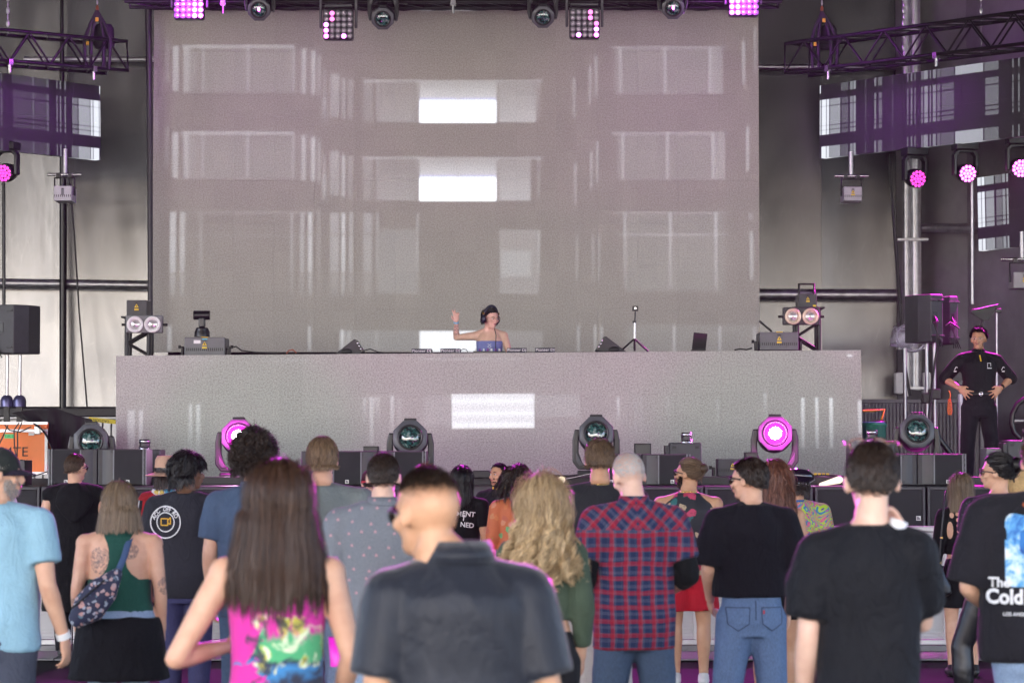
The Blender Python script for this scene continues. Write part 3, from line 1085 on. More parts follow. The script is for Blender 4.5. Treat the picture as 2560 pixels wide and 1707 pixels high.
led_matrix('LED matrix lamp at far left top, right columns glowing violet', 474, 12, {(3, 0): 'b', (3, 1): 'b', (3, 2): 'b', (4, 0): 'b', (4, 1): 'b', (4, 2): 'b', (4, 3): 'b', (4, 4): 'b', (3, 3): 'v', (3, 4): 'v', (1, 0): 'v', (1, 1): 'v'})
led_matrix('LED matrix lamp left of centre, a few lower lenses pink', 846, 63, {(0, 2): 'v', (0, 3): 'b', (0, 4): 'b', (3, 4): 'v', (1, 0): 'p', (1, 1): 'p'})
led_matrix('LED matrix lamp right of centre, lower right lenses pink', 1461, 60, {(4, 2): 'p', (4, 3): 'v', (4, 4): 'b', (1, 4): 'v', (3, 0): 'p', (3, 1): 'p'})
led_matrix('LED matrix lamp at far right top, left columns glowing magenta', 1858, 4, {(0, 2): 'b', (0, 3): 'b', (0, 4): 'b', (1, 2): 'b', (1, 3): 'v', (1, 4): 'v', (0, 1): 'b', (1, 1): 'b'})
for px, py, e in ((484, 10, 1.0), (1842, 4, 1.0)):
    q = W(px, py, TOPY - .25)
    spot('matrix_beam', q, (q.x * .5, 10, 1.6), 1600, (.95, .05, .9), R(70), .9, .15)
    spot('matrix_spill', q + Vector((0, -.1, 0)), q + Vector((0, 2.2, -1.6)), 48, VIO, R(150), 1.0, .25)
for px, py in ((840, 70), (1468, 66)):
    q = W(px, py, TOPY - .2)
    spot('matrix_beam', q, (q.x * .5, 12, 1.6), 1300, (.95, .05, .9), R(70), .9, .12)


# round wash lamps hanging under the side screens
def wash(label, px, py, Y, lit, yaw=0.0, r=.105, beam=0, target=None):
    p = W(px, py, Y)
    t = thing('wash_lamp', label, 'stage lamp', p, yaw, 'round wash lamps under the side screens')
    MB().box(-.14, .14, -.1, .1, .27, .37).build('base', YOKE, t, .015)
    MB().prism([(-.155, -.03), (-.115, -.03), (-.115, .2), (-.08, .24), (.08, .24), (.115, .2), (.115, -.03), (.155, -.03), (.155, .22), (.11, .275), (-.11, .275), (-.155, .22)][::-1], -.05, .05).build('yoke', YOKE, t, .01)
    C0 = Matrix.Rotation(R(10), 4, 'X') @ Matrix.Rotation(R(90), 4, 'X')
    h = MB().lathe([(.05, -.16), (.095, -.12), (.115, -.02), (.115, .06), (.108, .085)], 22, C0).build('head_shell', YOKE, t)
    pts = [(0, 0)] + [(.042 * math.cos(k * PI / 3), .042 * math.sin(k * PI / 3)) for k in range(6)] + [(.083 * math.cos(k * PI / 6 + .26), .083 * math.sin(k * PI / 6 + .26)) for k in range(12)]
    me = MB().lathe([(.0185, 0), (.015, .012), (.004, .016)], 9, C0, cap=False).mesh('led_lens')
    me.materials.append(lit)
    for a, b in pts:
        o = obj('led_lens', me, None, h)
        o.matrix_local = Matrix.Translation(C0 @ Vector((a, b, .088)))
    if beam:
        spot('wash_beam', p + Vector((0, -.3, 0)), target, beam, MAG, R(80), .8, .1)
    return t


GLOW_W = EM('lit_wash_lens', (1.0, 0.09, 0.78), 1.5)
GLOW_D = EM('dim_wash_lens', (1.0, 0.05, 0.55), .4)
wash('pink wash lamp nearest the steel poles on the right', 2287, 446, 31.8, GLOW_D, .3)
wash('bright magenta wash lamp in the middle of the right row', 2413, 433, 31.3, GLOW_W, .2, beam=900, target=(5.0, 29.5, 2.8))
wash('brightest magenta wash lamp cut by the right edge', 2547, 420, 30.8, GLOW_W, .1, .105, beam=1900, target=(4.6, 29.5, 2.9))
wash('pink wash lamp at the left edge under the side screen', 17, 432, 31.8, GLOW_D, -.3)
# violet side beams added to tint the upper walls purple
for px, tx in ((484, -9.5), (1842, 8.5)):
    spot('added_side_beam', W(px, 8, TOPY - .1), (tx, 35, 5.6), 330, (.55, .06, .85), R(75), 1, .3)


# ------------------------------------------------------------------ speakers along the stage front
GRILL = NB('speaker_grille')
_x = GRILL.xyz(GRILL.co())
_g = GRILL.math('MULTIPLY', GRILL.math('SINE', GRILL.math('MULTIPLY', _x[0], 900)), GRILL.math('SINE', GRILL.math('MULTIPLY', _x[2], 900)))
GRILL.set(col=GRILL.mix(GRILL.noise(GRILL.co(), 5, 3)[0], (0.010, 0.010, 0.0115), (0.017, 0.017, 0.019)), rough=0.7)
GRILL.bump(_g, 0.4, 0.002)
GRILL = GRILL.m
FIN = M('horn_fin_grey', (0.042, 0.042, 0.046), 0.42, 0, 0.12, 8)
TAGW = M('white_badge', (0.75, 0.74, 0.68), 0.5, 0, 0.05, 30)
TAGG = M('grey_badge_mark', (0.2, 0.2, 0.21), 0.5, 0, 0.05, 30)


def badge(parent, x, z, y, s=.034):
    b = MB().box(x - s / 2, x + s / 2, y - .006, y, z - s / 2, z + s / 2).build('badge', TAGW, parent)
    q = s * .36
    MB().prism([(x - q, z - q), (x + q, z - q), (x + q * .9, z - q * .2), (x + q * .5, z + q * .5), (x - q * .2, z + q * .9), (x - q, z + q)], y - .009, y - .0065).build('badge_mark', TAGG, b)
    return b


def cabinet(label, x0, x1, side, z0=None, h=.33, Y=25.35, badge_on=True):
    """front-fill speaker; side = +1 when the horn fin is on its right"""
    z0 = 1.385 if z0 is None else z0
    w = x1 - x0
    t = thing('front_fill_speaker', label, 'speaker', ((x0 + x1) / 2, Y, z0), 0, 'front fill speakers on top of the subwoofers')
    hw = w / 2
    MB().box(-hw, hw, .03, .42, 0, h).build('cabinet', DARK, t, .008)
    fi = side * (hw - .155)
    a, b = sorted((fi, -side * (hw - .045)))
    g_ = MB().box(a, b, .0, .029, .012, h - .012).build('grille', GRILL, t, .004)
    # curved horn fin leaning inwards
    n = 8
    V = []
    for i in range(n + 1):
        u = i / n
        for z in (.012, h - .012):
            V.append((fi + side * (.004 + .148 * u), .002 + .055 * (u ** 2.2), z))
    MB().add(V, [(2 * i, 2 * i + 2, 2 * i + 3, 2 * i + 1) if side > 0 else (2 * i, 2 * i + 1, 2 * i + 3, 2 * i + 2) for i in range(n)], True).build('horn_fin', FIN, t)
    MB().box(fi - .006, fi + .006, -.006, .02, .01, h - .01).build('fin_edge', GREY, t, .002)
    for z in (.03, h - .03):
        MB().lathe([(.009, 0), (.009, .006), (.004, .007)], 10, Matrix.Translation((fi + side * .026, .004, z)) @ Matrix.Rotation(R(90), 4, 'X')).build('bolt', MID, t)
    rx = -side * (hw - .022)
    r_ = MB().box(rx - .02, rx - .006, -.004, .03, .0, h).box(rx + .008, rx + .02, -.004, .03, .0, h).build('rigging_rail', GREY, t, .002)
    for k in range(6):
        MB().box(rx - .005, rx + .007, .0, .02, .03 + k * .05, .055 + k * .05).build('rail_lug', MID, r_)
    if badge_on:
        badge(t, a + (b - a) * (.5 if side < 0 else .48), .035, -.001)
    return t


def px_x(px, Y):
    return W(px, 1125, Y).x


SY = 25.35
names = [('at far left, its left half', 'at far left, its right half'), ('behind the grey tee man, left half', 'left of centre under the teal lens lamp'), ('behind the plaid man, left half', 'right of centre beside the bun man'),
         ('behind the cropped dark head, left half', 'at right below the guard')]
for (xa_, xc, xb_, z1), (n1, n2) in zip(((120, 243, 367, 1122), (824, 944, 1066, 1127), (1484, 1605, 1727, 1135), (2172, 2294, 2416, 1134)), names):
    ztop = W(1280, z1, SY).z
    cabinet('front fill speaker cabinet ' + n1, px_x(xa_, SY), px_x(xc - 1, SY), 1, 1.385, ztop - 1.385)
    cabinet('front fill speaker cabinet ' + n2, px_x(xc + 1, SY), px_x(xb_, SY), -1, 1.385, ztop - 1.385)
sub_edges_l = [(-180, 101), (102.5, 383), (385, 664), (666, 850), (852, 1000)]
sub_edges_r = [(1487, 1759), (1761, 2033), (2036, 2314), (2317, 2598)]
SUBX = ['behind the pale blue shirt man', 'behind the sleeveless hooded man', 'behind the curly haired man', 'behind the pale green tee man', 'behind the polka dot shirt man', 'right of centre, behind the plaid man',
        'behind the long haired woman', 'behind the man with glasses on his head', 'at far right behind the bob haired woman']
for (a, b), nm in zip(sub_edges_l + sub_edges_r, SUBX):
    x0_, x1_ = px_x(a, 25.0), px_x(b, 25.0)
    hw_ = (x1_ - x0_) / 2
    t = thing('subwoofer', 'wide black subwoofer ' + nm, 'speaker', ((x0_ + x1_) / 2, 25.0, 0), 0, 'subwoofers along the stage front')
    MB().box(-hw_ + .004, hw_ - .004, .03, .8, .7, 1.38).build('cabinet', DARK, t, .008)
    MB().box(-hw_ + .035, hw_ - .035, .01, .029, .73, 1.345).build('grille', GRILL, t, .004)
    MB().box(-hw_ + .006, -hw_ + .03, .0, .03, .71, 1.37).box(hw_ - .03, hw_ - .006, .0, .03, .71, 1.37).box(-hw_ + .031, hw_ - .031, .0, .03, 1.348, 1.37).build('grille_frame', MID, t, .003)
    badge(t, hw_ - .07, .98 + .1, .01, .042)
    t2 = MB().box(-hw_ + .004, hw_ - .004, .0, .8, .01, .69).build('plinth', BLACK, t, .01)


# boxes placed by the corners they show: x0,y0,x1,y1 in photograph pixels at distance Y
def pb(px0, py0, px1, py1, Y):
    a, b = W(px0, py1, Y), W(px1, py0, Y)
    return a.x, b.x, a.z, b.z


def simple(name, label, cat, px0, py0, px1, py1, Y, depth, m, bevel=.01, group=None, z0=None):
    x0_, x1_, z0_, z1_ = pb(px0, py0, px1, py1, Y)
    if z0 is not None:
        z0_ = z0
    t = thing(name, label, cat, ((x0_ + x1_) / 2, Y, z0_), 0, group)
    w, h = x1_ - x0_, z1_ - z0_
    MB().box(-w / 2, w / 2, 0, depth, 0, h).build('casing', m, t, bevel)
    return t, w, h


# small black boxes and projectors with upright lens tubes between the lamps
for px0, py0, px1, py1, lab in ((908, 1115, 946, 1160, 'small black monitor box above the left front fill speaker'), (1587, 1108, 1628, 1160, 'small black monitor box above the right front fill speaker'),
                                (1864, 1130, 1895, 1170, 'small purple lit box left of the glowing lamp')):
    t, w, h = simple('monitor_box', lab, 'box', px0, py0, px1, py1, 26.3, .2, BLACK, .004, 'small boxes on the stage edge', DECK)
    MB().box(-w / 2 + .012, w / 2 - .012, -.008, 0, h * .3, h - .012).build('front_panel', BLACK2, t, .003)
for px0, py0, px1, py1, lx, ly, lab in ((1675, 1106, 1754, 1200, 1716, 1081, 'grey vertical flame unit with steel nozzle behind the bun man'),
                                        (2136, 1102, 2238, 1200, 2180, 1075, 'grey vertical flame unit with steel nozzle by the green bin'),
                                        (340, 1123, 402, 1212, 362, 1098, 'grey vertical flame unit with steel nozzle behind the far left speakers'),
                                        (2520, 1100, 2600, 1212, 2570, 1070, 'dark flame unit cut by the right edge of the picture')):
    t, w, h = simple('flame_unit', lab, 'effects box', px0, py0, px1, py1, 26.3, .35, MID, .015, 'boxes with upright steel nozzles', DECK)
    MB().box(-w / 2 - .045, -w / 2 - .002, .0, .3, 0, h - .03).build('side_plate', DARK, t, .005)
    MB().box(-w * .38, w * .38, -.012, 0, .05, h * .55).build('front_panel', FIN, t, .004)
    for s_ in (-1, 1):
        MB().box(s_ * w * .36 - .02, s_ * w * .36 + .02, -.006, 0, h - .06, h - .035).build('latch', DARK, t, .003)
    lp = W(lx, ly, 26.45) - Vector(t.location)
    nz = MB().lathe([(.062, h), (.06, h + (lp.z - h) * .3), (.052, h + (lp.z - h) * .32), (.052, h + (lp.z - h) * .62), (.06, h + (lp.z - h) * .64), (.056, lp.z), (.045, lp.z)], 20, Matrix.Translation((lp.x, .15, 0))).build('nozzle', CHROME, t)
    MB().lathe([(.0535, h + (lp.z - h) * .34), (.0535, h + (lp.z - h) * .6)], 20, Matrix.Translation((lp.x, .15, 0)), cap=False).build('nozzle_band', BLACK2, nz)
# nozzle tip above the light haired man's head
p_ = W(806, 1096, 26.5)
t = thing('flame_unit', 'flame unit nozzle just above the light haired head', 'effects box', (p_.x, 26.5, DECK), 0, 'boxes with upright steel nozzles')
MB().box(-.2, .2, -.15, .2, 0, .36).build('casing', MID, t, .01)
MB().lathe([(.06, .36), (.06, p_.z - DECK + .02)], 18).build('nozzle', CHROME, t)


# laser projectors
WARN = M('amber_warning_label', (0.7, 0.5, 0.03), 0.5, 0, 0.06, 20)


def laser(label, px0, py0, px1, py1, Y, depth=.4, col=MID, slots=True, yoke=None, z0=None, lite=None, tri=True):
    t, w, h = simple('laser_projector', label, 'laser projector', px0, py0, px1, py1, Y, depth, col, .006, 'laser projectors around the stage', z0)
    if slots:
        n = max(8, int(w / .022))
        me = MB().box(-.004, .004, -.004, .0, 0, h * .16).mesh('vent_slot')
        me.materials.append(INK)
        for i in range(n):
            obj('vent_slot', me, None, t, 0, (-w * .44 + w * .88 * i / (n - 1), 0, h * .26))
    MB().box(-w * .08, w * .08, -.006, 0, h * .36, h * .86).build('aperture_plate', col if lite is None else GREY, t, .003)
    MB().box(-w * .05, w * .05, -.009, -.0065, h * .80, h * .85).build('aperture', INK, t)
    if tri:
        s_ = min(.03, h * .13)
        a = MB().prism([(-s_, h * .55), (s_, h * .55), (0, h * .55 + 1.7 * s_)], -.01, -.0065).build('warning_triangle', WARN, t)
        MB().box(-.004, .004, -.012, -.0105, h * .55 + .3 * s_, h * .55 + s_).build('warning_mark', INK, a)
        MB().box(-s_, s_, -.01, -.0065, h * .38, h * .48).build('warning_label', WARN, t)
    if yoke == 'side':
        for s_ in (-1, 1):
            MB().box(s_ * (w / 2 + .035) - .012, s_ * (w / 2 + .035) + .012, .06, .2, 0, h * .52).build('stand_leg', BLACK, t, .004)
            MB().lathe([(.018, 0), (.018, .03)], 10, Matrix.Translation((s_ * (w / 2 + .05), .12, h * .5)) @ Matrix.Rotation(s_ * R(90), 4, 'Y')).build('knob', BLACK2, t)
    elif yoke == 'up':
        MB().tube([(-w * .42, .12, h * .5), (-w * .42, .12, h * 1.75), (w * .42, .12, h * 1.75), (w * .42, .12, h * .5)], .014, 8).build('handle', BLACK2, t)
    elif yoke == 'hang':
        MB().tube([(-w * .56, .14, h * .4), (-w * .56, .14, h * 1.62), (w * .56, .14, h * 1.62), (w * .56, .14, h * .4)], .012, 8).build('bracket', BLACK2, t)
        MB().tube([(-w * .95, .14, h * 1.85), (w * .95, .14, h * 1.85)], .02, 10).build('cross_pipe', CHROME, t)
        for s_ in (-1, 1):
            MB().box(s_ * w * .33 - .025, s_ * w * .33 + .025, .1, .18, h * 1.62, h * 1.92).build('clamp', BLACK2, t, .006)
        MB().tube([(0, .16, h * 1.9), (0, .16, h * 3.6)], .03, 12).build('drop_pipe', STEEL, t)
    return t, w, h


L1, w, h = laser('wide laser projector on the left table with grey front', 461, 843, 562, 889, 28.55, .45, GREY if False else M('steel_grey_casing', (0.12, 0.122, 0.13), .45, .2, .1, 8), True, 'side')
MB().box(-w * .27, -w * .1, -.006, 0, h * .66, h * .84).build('white_label', WHITE, L1)
MB().box(-w * .075, w * .085, -.02, -.0105, h * .98, h * 1.02).build('yellow_strip', WARN, L1)
MB().box(-w * .055, w * .07, -.014, -.0105, h * .86, h * .92).build('cyan_strip', M('cyan_strip', (.1, .45, .6), .4), L1)
L2, w, h = laser('wide laser projector at the right end of the table', 1900, 830, 1996, 875, 28.55, .45, M('steel_grey_casing', (0.11, 0.112, 0.12), .45, .2, .1, 8), True, 'side')
MB().box(-w * .075, w * .085, -.02, -.0105, h * .97, h * 1.02).build('yellow_strip', WARN, L2)
for i in range(5):
    MB().ell((-w * .42 + i * w * .21, -.004, h * .2), (.006, .004, .006), None, 8, 6).build('stud', CHROME, L2)
laser('laser projector on top of the left truss tower', 316, 750, 367, 792, 28.9, .34, MID, False, None)
t, w, h = laser('laser projector with tall handle on the right truss tower', 1997, 734, 2042, 768, 28.9, .34, MID, False, 'up')
MB().box(w * .28, w * .46, -.006, 0, h * .05, h * .18).build('yellow_label', WARN, t)
laser('grey laser projector hanging below the left side screen', 134, 465, 179, 502, 32.0, .35, M('light_grey_casing', (.42, .42, .43), .45, .2, .08, 8), True, 'hang', None, 1, False)
laser('grey laser projector hanging below the right side screen', 2110, 467, 2155, 502, 32.0, .35, M('light_grey_casing', (.34, .34, .35), .45, .2, .08, 8), True, 'hang', None, 1)
laser('grey laser projector hanging at the far right edge', 2534, 680, 2590, 720, 31.0, .35, M('light_grey_casing', (.24, .24, .25), .45, .2, .08, 8), False, 'hang', None, 1)
laser('small laser projector behind the sunglasses man', 1795, 1147, 1868, 1186, 26.2, .3, MID, True, 'side', 1.463)
laser('dark laser projector behind the curly haired man', 672, 1161, 732, 1200, 26.2, .3, MID, False, None, 1.463)
laser('laser projector on the subs at the left edge behind the cap', 0, 1150, 62, 1214, 25.5, .4, MID, False, None, 1.385)
laser('grey laser projector behind the bun woman at right', 2466, 1120, 2524, 1160, 26.4, .35, GREY, False, None, DECK)


# truss towers with blinders
def tower(label, cx, py_top, py_base, Y, blx, bly, ring, lampm):
    a, b = W(cx, py_base, Y), W(cx, py_top, Y)
    t = thing('truss_tower', label, 'truss tower', a)
    h = b.z - a.z
    for sx in (-.12, .12):
        for sy in (0, .24):
            MB().tube([(sx, sy, 0), (sx, sy, h)], .024, 10).build('upright', TRUSS, t)
    for i in range(3):
        z0_, z1_ = h * i / 3, h * (i + 1) / 3
        for sy in (0, .24):
            MB().tube([(-.12 if i % 2 else .12, sy, z0_), (.12 if i % 2 else -.12, sy, z1_)], .014, 8).build('brace', TRUSS, t)
    MB().box(-.18, .18, -.05, .29, h, h + .02).build('top_plate', BLACK, t, .004)
    c_ = W(blx, bly, Y - .12)
    k = thing('blinder_lamp', 'twin round blinder lamp on the ' + label.split(' with')[0].replace('black ', ''), 'stage lamp', c_, 0, 'twin blinder lamps')
    MB().box(-.2, .2, .0, .1, -.09, .1).build('housing', ring[1], k, .01)
    for s_ in (-1, 1):
        C0 = Matrix.Translation((s_ * .095, 0, 0)) @ Matrix.Rotation(R(90), 4, 'X')
        rg = MB().lathe([(.088, 0), (.09, .03), (.078, .036), (.058, .02), (.056, .002)], 26, C0, cap=False).build('lamp_ring', ring[0], k)
        MB().lathe([(.057, .004), (.04, .018), (.015, .026), (.002, .028)], 20, C0, cap=False).build('lamp_glass', lampm, rg)
    for s_ in (-1, 1):
        MB().lathe([(.014, 0), (.014, .05)], 8, Matrix.Translation((s_ * .2, .05, 0)) @ Matrix.Rotation(s_ * R(90), 4, 'Y')).build('side_knob', BLACK2, k)
    return t


GLASSL = M('lamp_reflector_glass', (.75, .74, .72), .1, .6, .3, 40)
tower('black truss tower at the left with a white ringed blinder', 344, 795, 889, 28.9, 360, 811, (WHITE, GREY), GLASSL)
tower('black truss tower at the right with a cream ringed blinder', 2020, 772, 876, 28.9, 2004, 791, (M('cream_ring', (.7, .55, .42), .35, .3, .06, 8), MID), GLASSL)

# small pan tilt camera on the left laser box
p_ = W(505, 842, 28.75)
t = thing('pan_tilt_camera', 'small black pan tilt camera on the left laser box', 'camera', p_)
MB().lathe([(.085, 0), (.085, .05), (.07, .08), (.072, .085), (.06, .1)], 22).build('base', BLACK2, t)
MB().box(-.035, .035, -.05, .05, .1, .21).build('neck', BLACK2, t, .015)
MB().tube([(-.09, 0, .235), (.085, 0, .235)], .05, 18).build('head', BLACK2, t)
MB().tube([(-.094, 0, .235), (-.0905, 0, .235)], .044, 18).build('lens', GRILL, t)


# ------------------------------------------------------------------ performer's table gear
YT = 28.42


def wedge(label, px0, py0, px1, py1, flip):
    x0_, x1_, z0_, z1_ = pb(px0, py0, px1, py1, YT)
    t = thing('monitor_wedge', label, 'speaker', ((x0_ + x1_) / 2, YT, z0_), 0, 'floor monitors beside the decks')
    w, h = (x1_ - x0_) / 2, z1_ - z0_
    s_ = 1 if flip else -1
    poly = [(-w * s_, 0), (w * .72 * s_, 0), (w * s_, h * .12), (w * .45 * s_, h), (w * .3 * s_, h)]
    MB().prism(poly if s_ > 0 else poly[::-1], 0, .4).build('cabinet', DARK, t, .006)
    e = [(w * .5 * s_, h * .97), (w * .97 * s_, h * .14), (w * .84 * s_, h * .1), (w * .38 * s_, h * .9)]
    pl = MB().prism(e if s_ < 0 else e[::-1], -.008, -.002).build('connector_plate', BLACK2, t)
    for k in range(3):
        f = .25 + .25 * k
        MB().ell((s_ * w * (.46 + .44 * f), -.012, h * (.93 - .8 * f)), (.012, .006, .012), None, 8, 6).build('connector', CHROME, pl)
    MB().lathe([(.06, 0), (.058, .003), (.001, .004)], 18, Matrix.Translation((-s_ * w * .2, -.001, h * .14)) @ Matrix.Diagonal((1, 1, .55, 1)) @ Matrix.Rotation(R(90), 4, 'X'), cap=False).build('handle_recess', INK, t)
    return t


wedge('black monitor wedge left of the performer, back to the left', 838, 848, 910, 884, True)
wedge('black monitor wedge right of the performer, back to the right', 1489, 841, 1566, 879, False)
NAVY = M('navy_black_plastic', (0.016, 0.018, 0.035), 0.4, 0, 0.1, 10)
for px, lab in ((1054, 'leftmost of the four media players'), (1126, 'media player just left of the mixer'), (1292, 'media player just right of the mixer'), (1363, 'rightmost of the four media players')):
    yb = 883 - (px - 1000) * .008
    t, w, h = simple('media_player', lab + ', white lettering on its back edge', 'media player', px - 25, yb - 11, px + 25, yb, 28.35, .36, NAVY, .003, 'media players on the table')
    lettering('Pioneer DJ', h * .85, PRINT_WHITE, t, (0, -.003, h * .5), xs=1.15)
    MB().lathe([(.075, 0), (.075, .003), (.06, .004)], 24, Matrix.Translation((0, .2, h))).build('jog_wheel', DARK, t)
t, w, h = simple('mixer', 'low mixer with a row of coloured knobs before the performer', 'mixer', 1183, 877.5, 1262, 882, 28.38, .38, BLACK2, .004)
KN = M('violet_knob', (.2, .04, .25), .4)
for k in range(7):
    MB().lathe([(.011, 0), (.009, .028), (.006, .03)], 10, Matrix.Translation((-w * .42 + k * w * .125, .1, h))).build('knob', KN if k % 2 else WHITE, t)
t, w, h = simple('laptop', 'open black laptop leaning back on the right of the table', 'laptop', 1730, 872.5, 1765, 875.5, 28.5, .2, BLACK, .002)
MB().box(-w * .5, w * .5, 0, .008, 0, .185, X=Matrix.Translation((0.01, .19, h)) @ Matrix.Rotation(R(12), 4, 'X') @ Matrix.Rotation(R(6), 4, 'Y')).build('screen_lid', BLACK2, t, .004)
# action camera on a light stand
p_ = W(1586, 877, 28.5)
t = thing('camera_stand', 'slim light stand carrying a tiny action camera', 'camera stand', p_)
hz = W(1590, 765, 28.5).z - p_.z
MB().tube([(0, 0, .02), (.005, 0, hz * .66)], .012, 10).build('lower_pole', CHROME, t)
MB().tube([(.005, 0, hz * .66), (.012, 0, hz - .06)], .008, 10).build('upper_pole', BLACK2, t)
MB().box(-.02, .02, -.018, .018, hz * .62, hz * .67).build('collar', BLACK2, t, .005)
for k in range(3):
    a = k * 2 * PI / 3 + .5
    MB().tube([(0, 0, .13), (.17 * math.cos(a), .17 * math.sin(a), 0)], .011, 8).build('leg', BLACK2, t)
MB().box(-.022, .042, -.02, .02, hz - .055, hz + .0).build('action_camera', BLACK2, t, .006)
MB().lathe([(.012, 0), (.012, .01)], 12, Matrix.Translation((.01, -.02, hz - .025)) @ Matrix.Rotation(R(90), 4, 'X')).build('lens', CHROME, t)
# cables on the table
for pts, lab, r_ in (([(565, 873), (590, 866), (604, 876), (640, 881), (700, 882)], 'black cable leaving the left laser box', .008), ([(905, 878), (925, 872), (945, 880), (960, 882)], 'thin cable behind the left wedge', .006),
                     ([(1146, 880), (1158, 872), (1166, 874), (1170, 881)], 'thin cable looping between player and mixer', .004), ([(1898, 802), (1912, 814), (1930, 829)], 'black cable falling to the right laser box', .012),
                     ([(1836, 875), (1850, 872), (1866, 874), (1880, 870)], 'short black cable left of the right laser box', .008)):
    o = MB().tube([W(x, y, 28.7) for x, y in pts], r_, 8).build('cable', CABLE)
    tag(o, lab, 'cable')
o = MB().tube([W(x, y, 28.6) for x, y in ((716, 884), (722, 876), (732, 874), (741, 882))], .008, 8).build('cable', M('orange_cable', (.4, .12, .08), .5))
tag(o, 'small orange and red cable loop on the table', 'cable')


# ------------------------------------------------------------------ side speakers on poles
def pole_speaker(label, px0, py0, px1, py1, Y, rot, pole_px, py_base, zbase, dim=.36):
    x0_, x1_, z0_, z1_ = pb(px0, py0, px1, py1, Y)
    t = thing('pole_speaker', label, 'speaker', ((x0_ + x1_) / 2, Y, z0_), rot, 'speakers on poles at the stage sides')
    w, h = x1_ - x0_, z1_ - z0_
    w /= (abs(math.cos(rot)) + .8 * abs(math.sin(rot)))
    poly = [(-w / 2, 0), (w / 2, 0), (w / 2, .25), (w * .3, .42), (-w * .3, .42), (-w / 2, .25)]
    V = [(x, -y + .2, z) for z in (0, h) for x, y in poly]
    n = 6
    MB().add(V, [tuple(range(n))[::-1], tuple(range(n, 2 * n))] + [(i, n + i, n + (i + 1) % n, (i + 1) % n)[::-1] for i in range(n)]).build('cabinet', MID, t, .012)
    for z in (.07, h - .07):
        for sx in (-1, 1):
            MB().box(sx * w * .2 - .035, sx * w * .2 + .035, -.235, -.215, z - .012, z + .012).build('rigging_point', BLACK2, t, .005)
    MB().box(-w * .2, w * .02, -.228, -.216, h * .42, h * .64).build('connector_panel', BLACK2, t, .004)
    for k in range(4):
        MB().tube([(-w * .16 + k * .02, -.23, h * .55 - k * .02), (-w * .2 - .02 * k, -.3, h * .4), (-w * .15 + .03 * k, -.26, -.05)], .007, 6).build('lead', CABLE, t)
    return t


t = pole_speaker('grey speaker on poles at the left edge, back towards us', -30, 764, 97, 885, 30.0, R(-22), 30, 1005, 0)
for px in (17, 49):
    a, b = W(px, 1012, 30.1), W(px + 1, 884, 30.1)
    k = thing('speaker_pole', 'shiny speaker pole at the left, ' + ('nearer the edge' if px < 30 else 'nearer the big screen'), 'pole', (a.x, a.y, a.z), 0, 'poles under the left speaker')
    MB().tube([(0, 0, 0), (0, 0, b.z - a.z)], .019, 12).build('tube', CHROME, k)
    MB().lathe([(.075, -.02), (.075, .05), (.06, .09), (.035, .11)], 18).build('socket', M('blue_tint_socket', (.1, .1, .2), .3, .5), k)  # blue tint is put into the base colour; nothing here glows
    MB().box(-.03, .03, -.03, .03, DECK - a.z, -.02).build('lower_stem', BLACK, k)
t1 = pole_speaker('front speaker of the pair on poles at right', 2274, 738, 2352, 857, 30.0, R(28), 2322, 1000, 0)
t2 = pole_speaker('rear speaker of the pair on poles at right', 2338, 743, 2384, 862, 30.5, R(20), 2338, 1000, 0)
for px, yb, lab in ((2318, 995, 'front steel speaker pole at right'), (2337, 985, 'rear steel speaker pole at right'), (2263, 1100, 'long steel pole left of the speaker pair')):
    a = W(px, 1110, 30.2)
    b = W(px, 855 if px > 2300 else 870, 30.2)
    k = thing('speaker_pole', lab, 'pole', (a.x, a.y, a.z), 0, 'poles under the right speakers')
    MB().tube([(0, 0, 0), (0, 0, b.z - a.z)], .021, 12).build('tube', STEEL, k)
    z_ = W(px, yb, 30.2).z - a.z
    MB().box(-.06, .06, -.07, .07, z_ - .06, z_ + .06).build('clamp_block', BLACK2, k, .012)
o = MB().tube([W(x, y, 29.7) for x, y in ((2364, 815), (2376, 806), (2390, 815), (2398, 822))], .01, 8).build('cable', CABLE)
tag(o, 'loose cable end sticking out from the right rear speaker', 'cable')
o = MB().tube([W(x, y, 29.8) for x, y in ((2346, 850), (2338, 900), (2330, 960), (2322, 1040), (2330, 1110))], .014, 8).build('cable', CABLE)
tag(o, 'black cable trailing down the right speaker poles', 'cable')
# antenna paddle
p_ = W(2462, 782, 30.0)
t = thing('antenna_paddle', 'black fin shaped antenna above the guard', 'antenna', p_)
q = .0045
MB().prism([(-37 * q, 1 * q), (-5 * q, -20 * q), (10 * q, -18 * q), (34 * q, 22 * q), (-33 * q, 8 * q)], -.02, .02).build('paddle', BLACK, t, .004)
MB().box(.12, .19, -.03, .03, -.0, .05).build('mount', BLACK2, t, .01)
MB().tube([(-.02, 0, -.08), (-.06, 0, -.2)], .014, 8).build('stem', BLACK2, t)
MB().tube([(.14, .03, 0), (.13, .03, W(2490, 1120, 30).z - p_.z)], .012, 8).build('stand', STEEL, t)
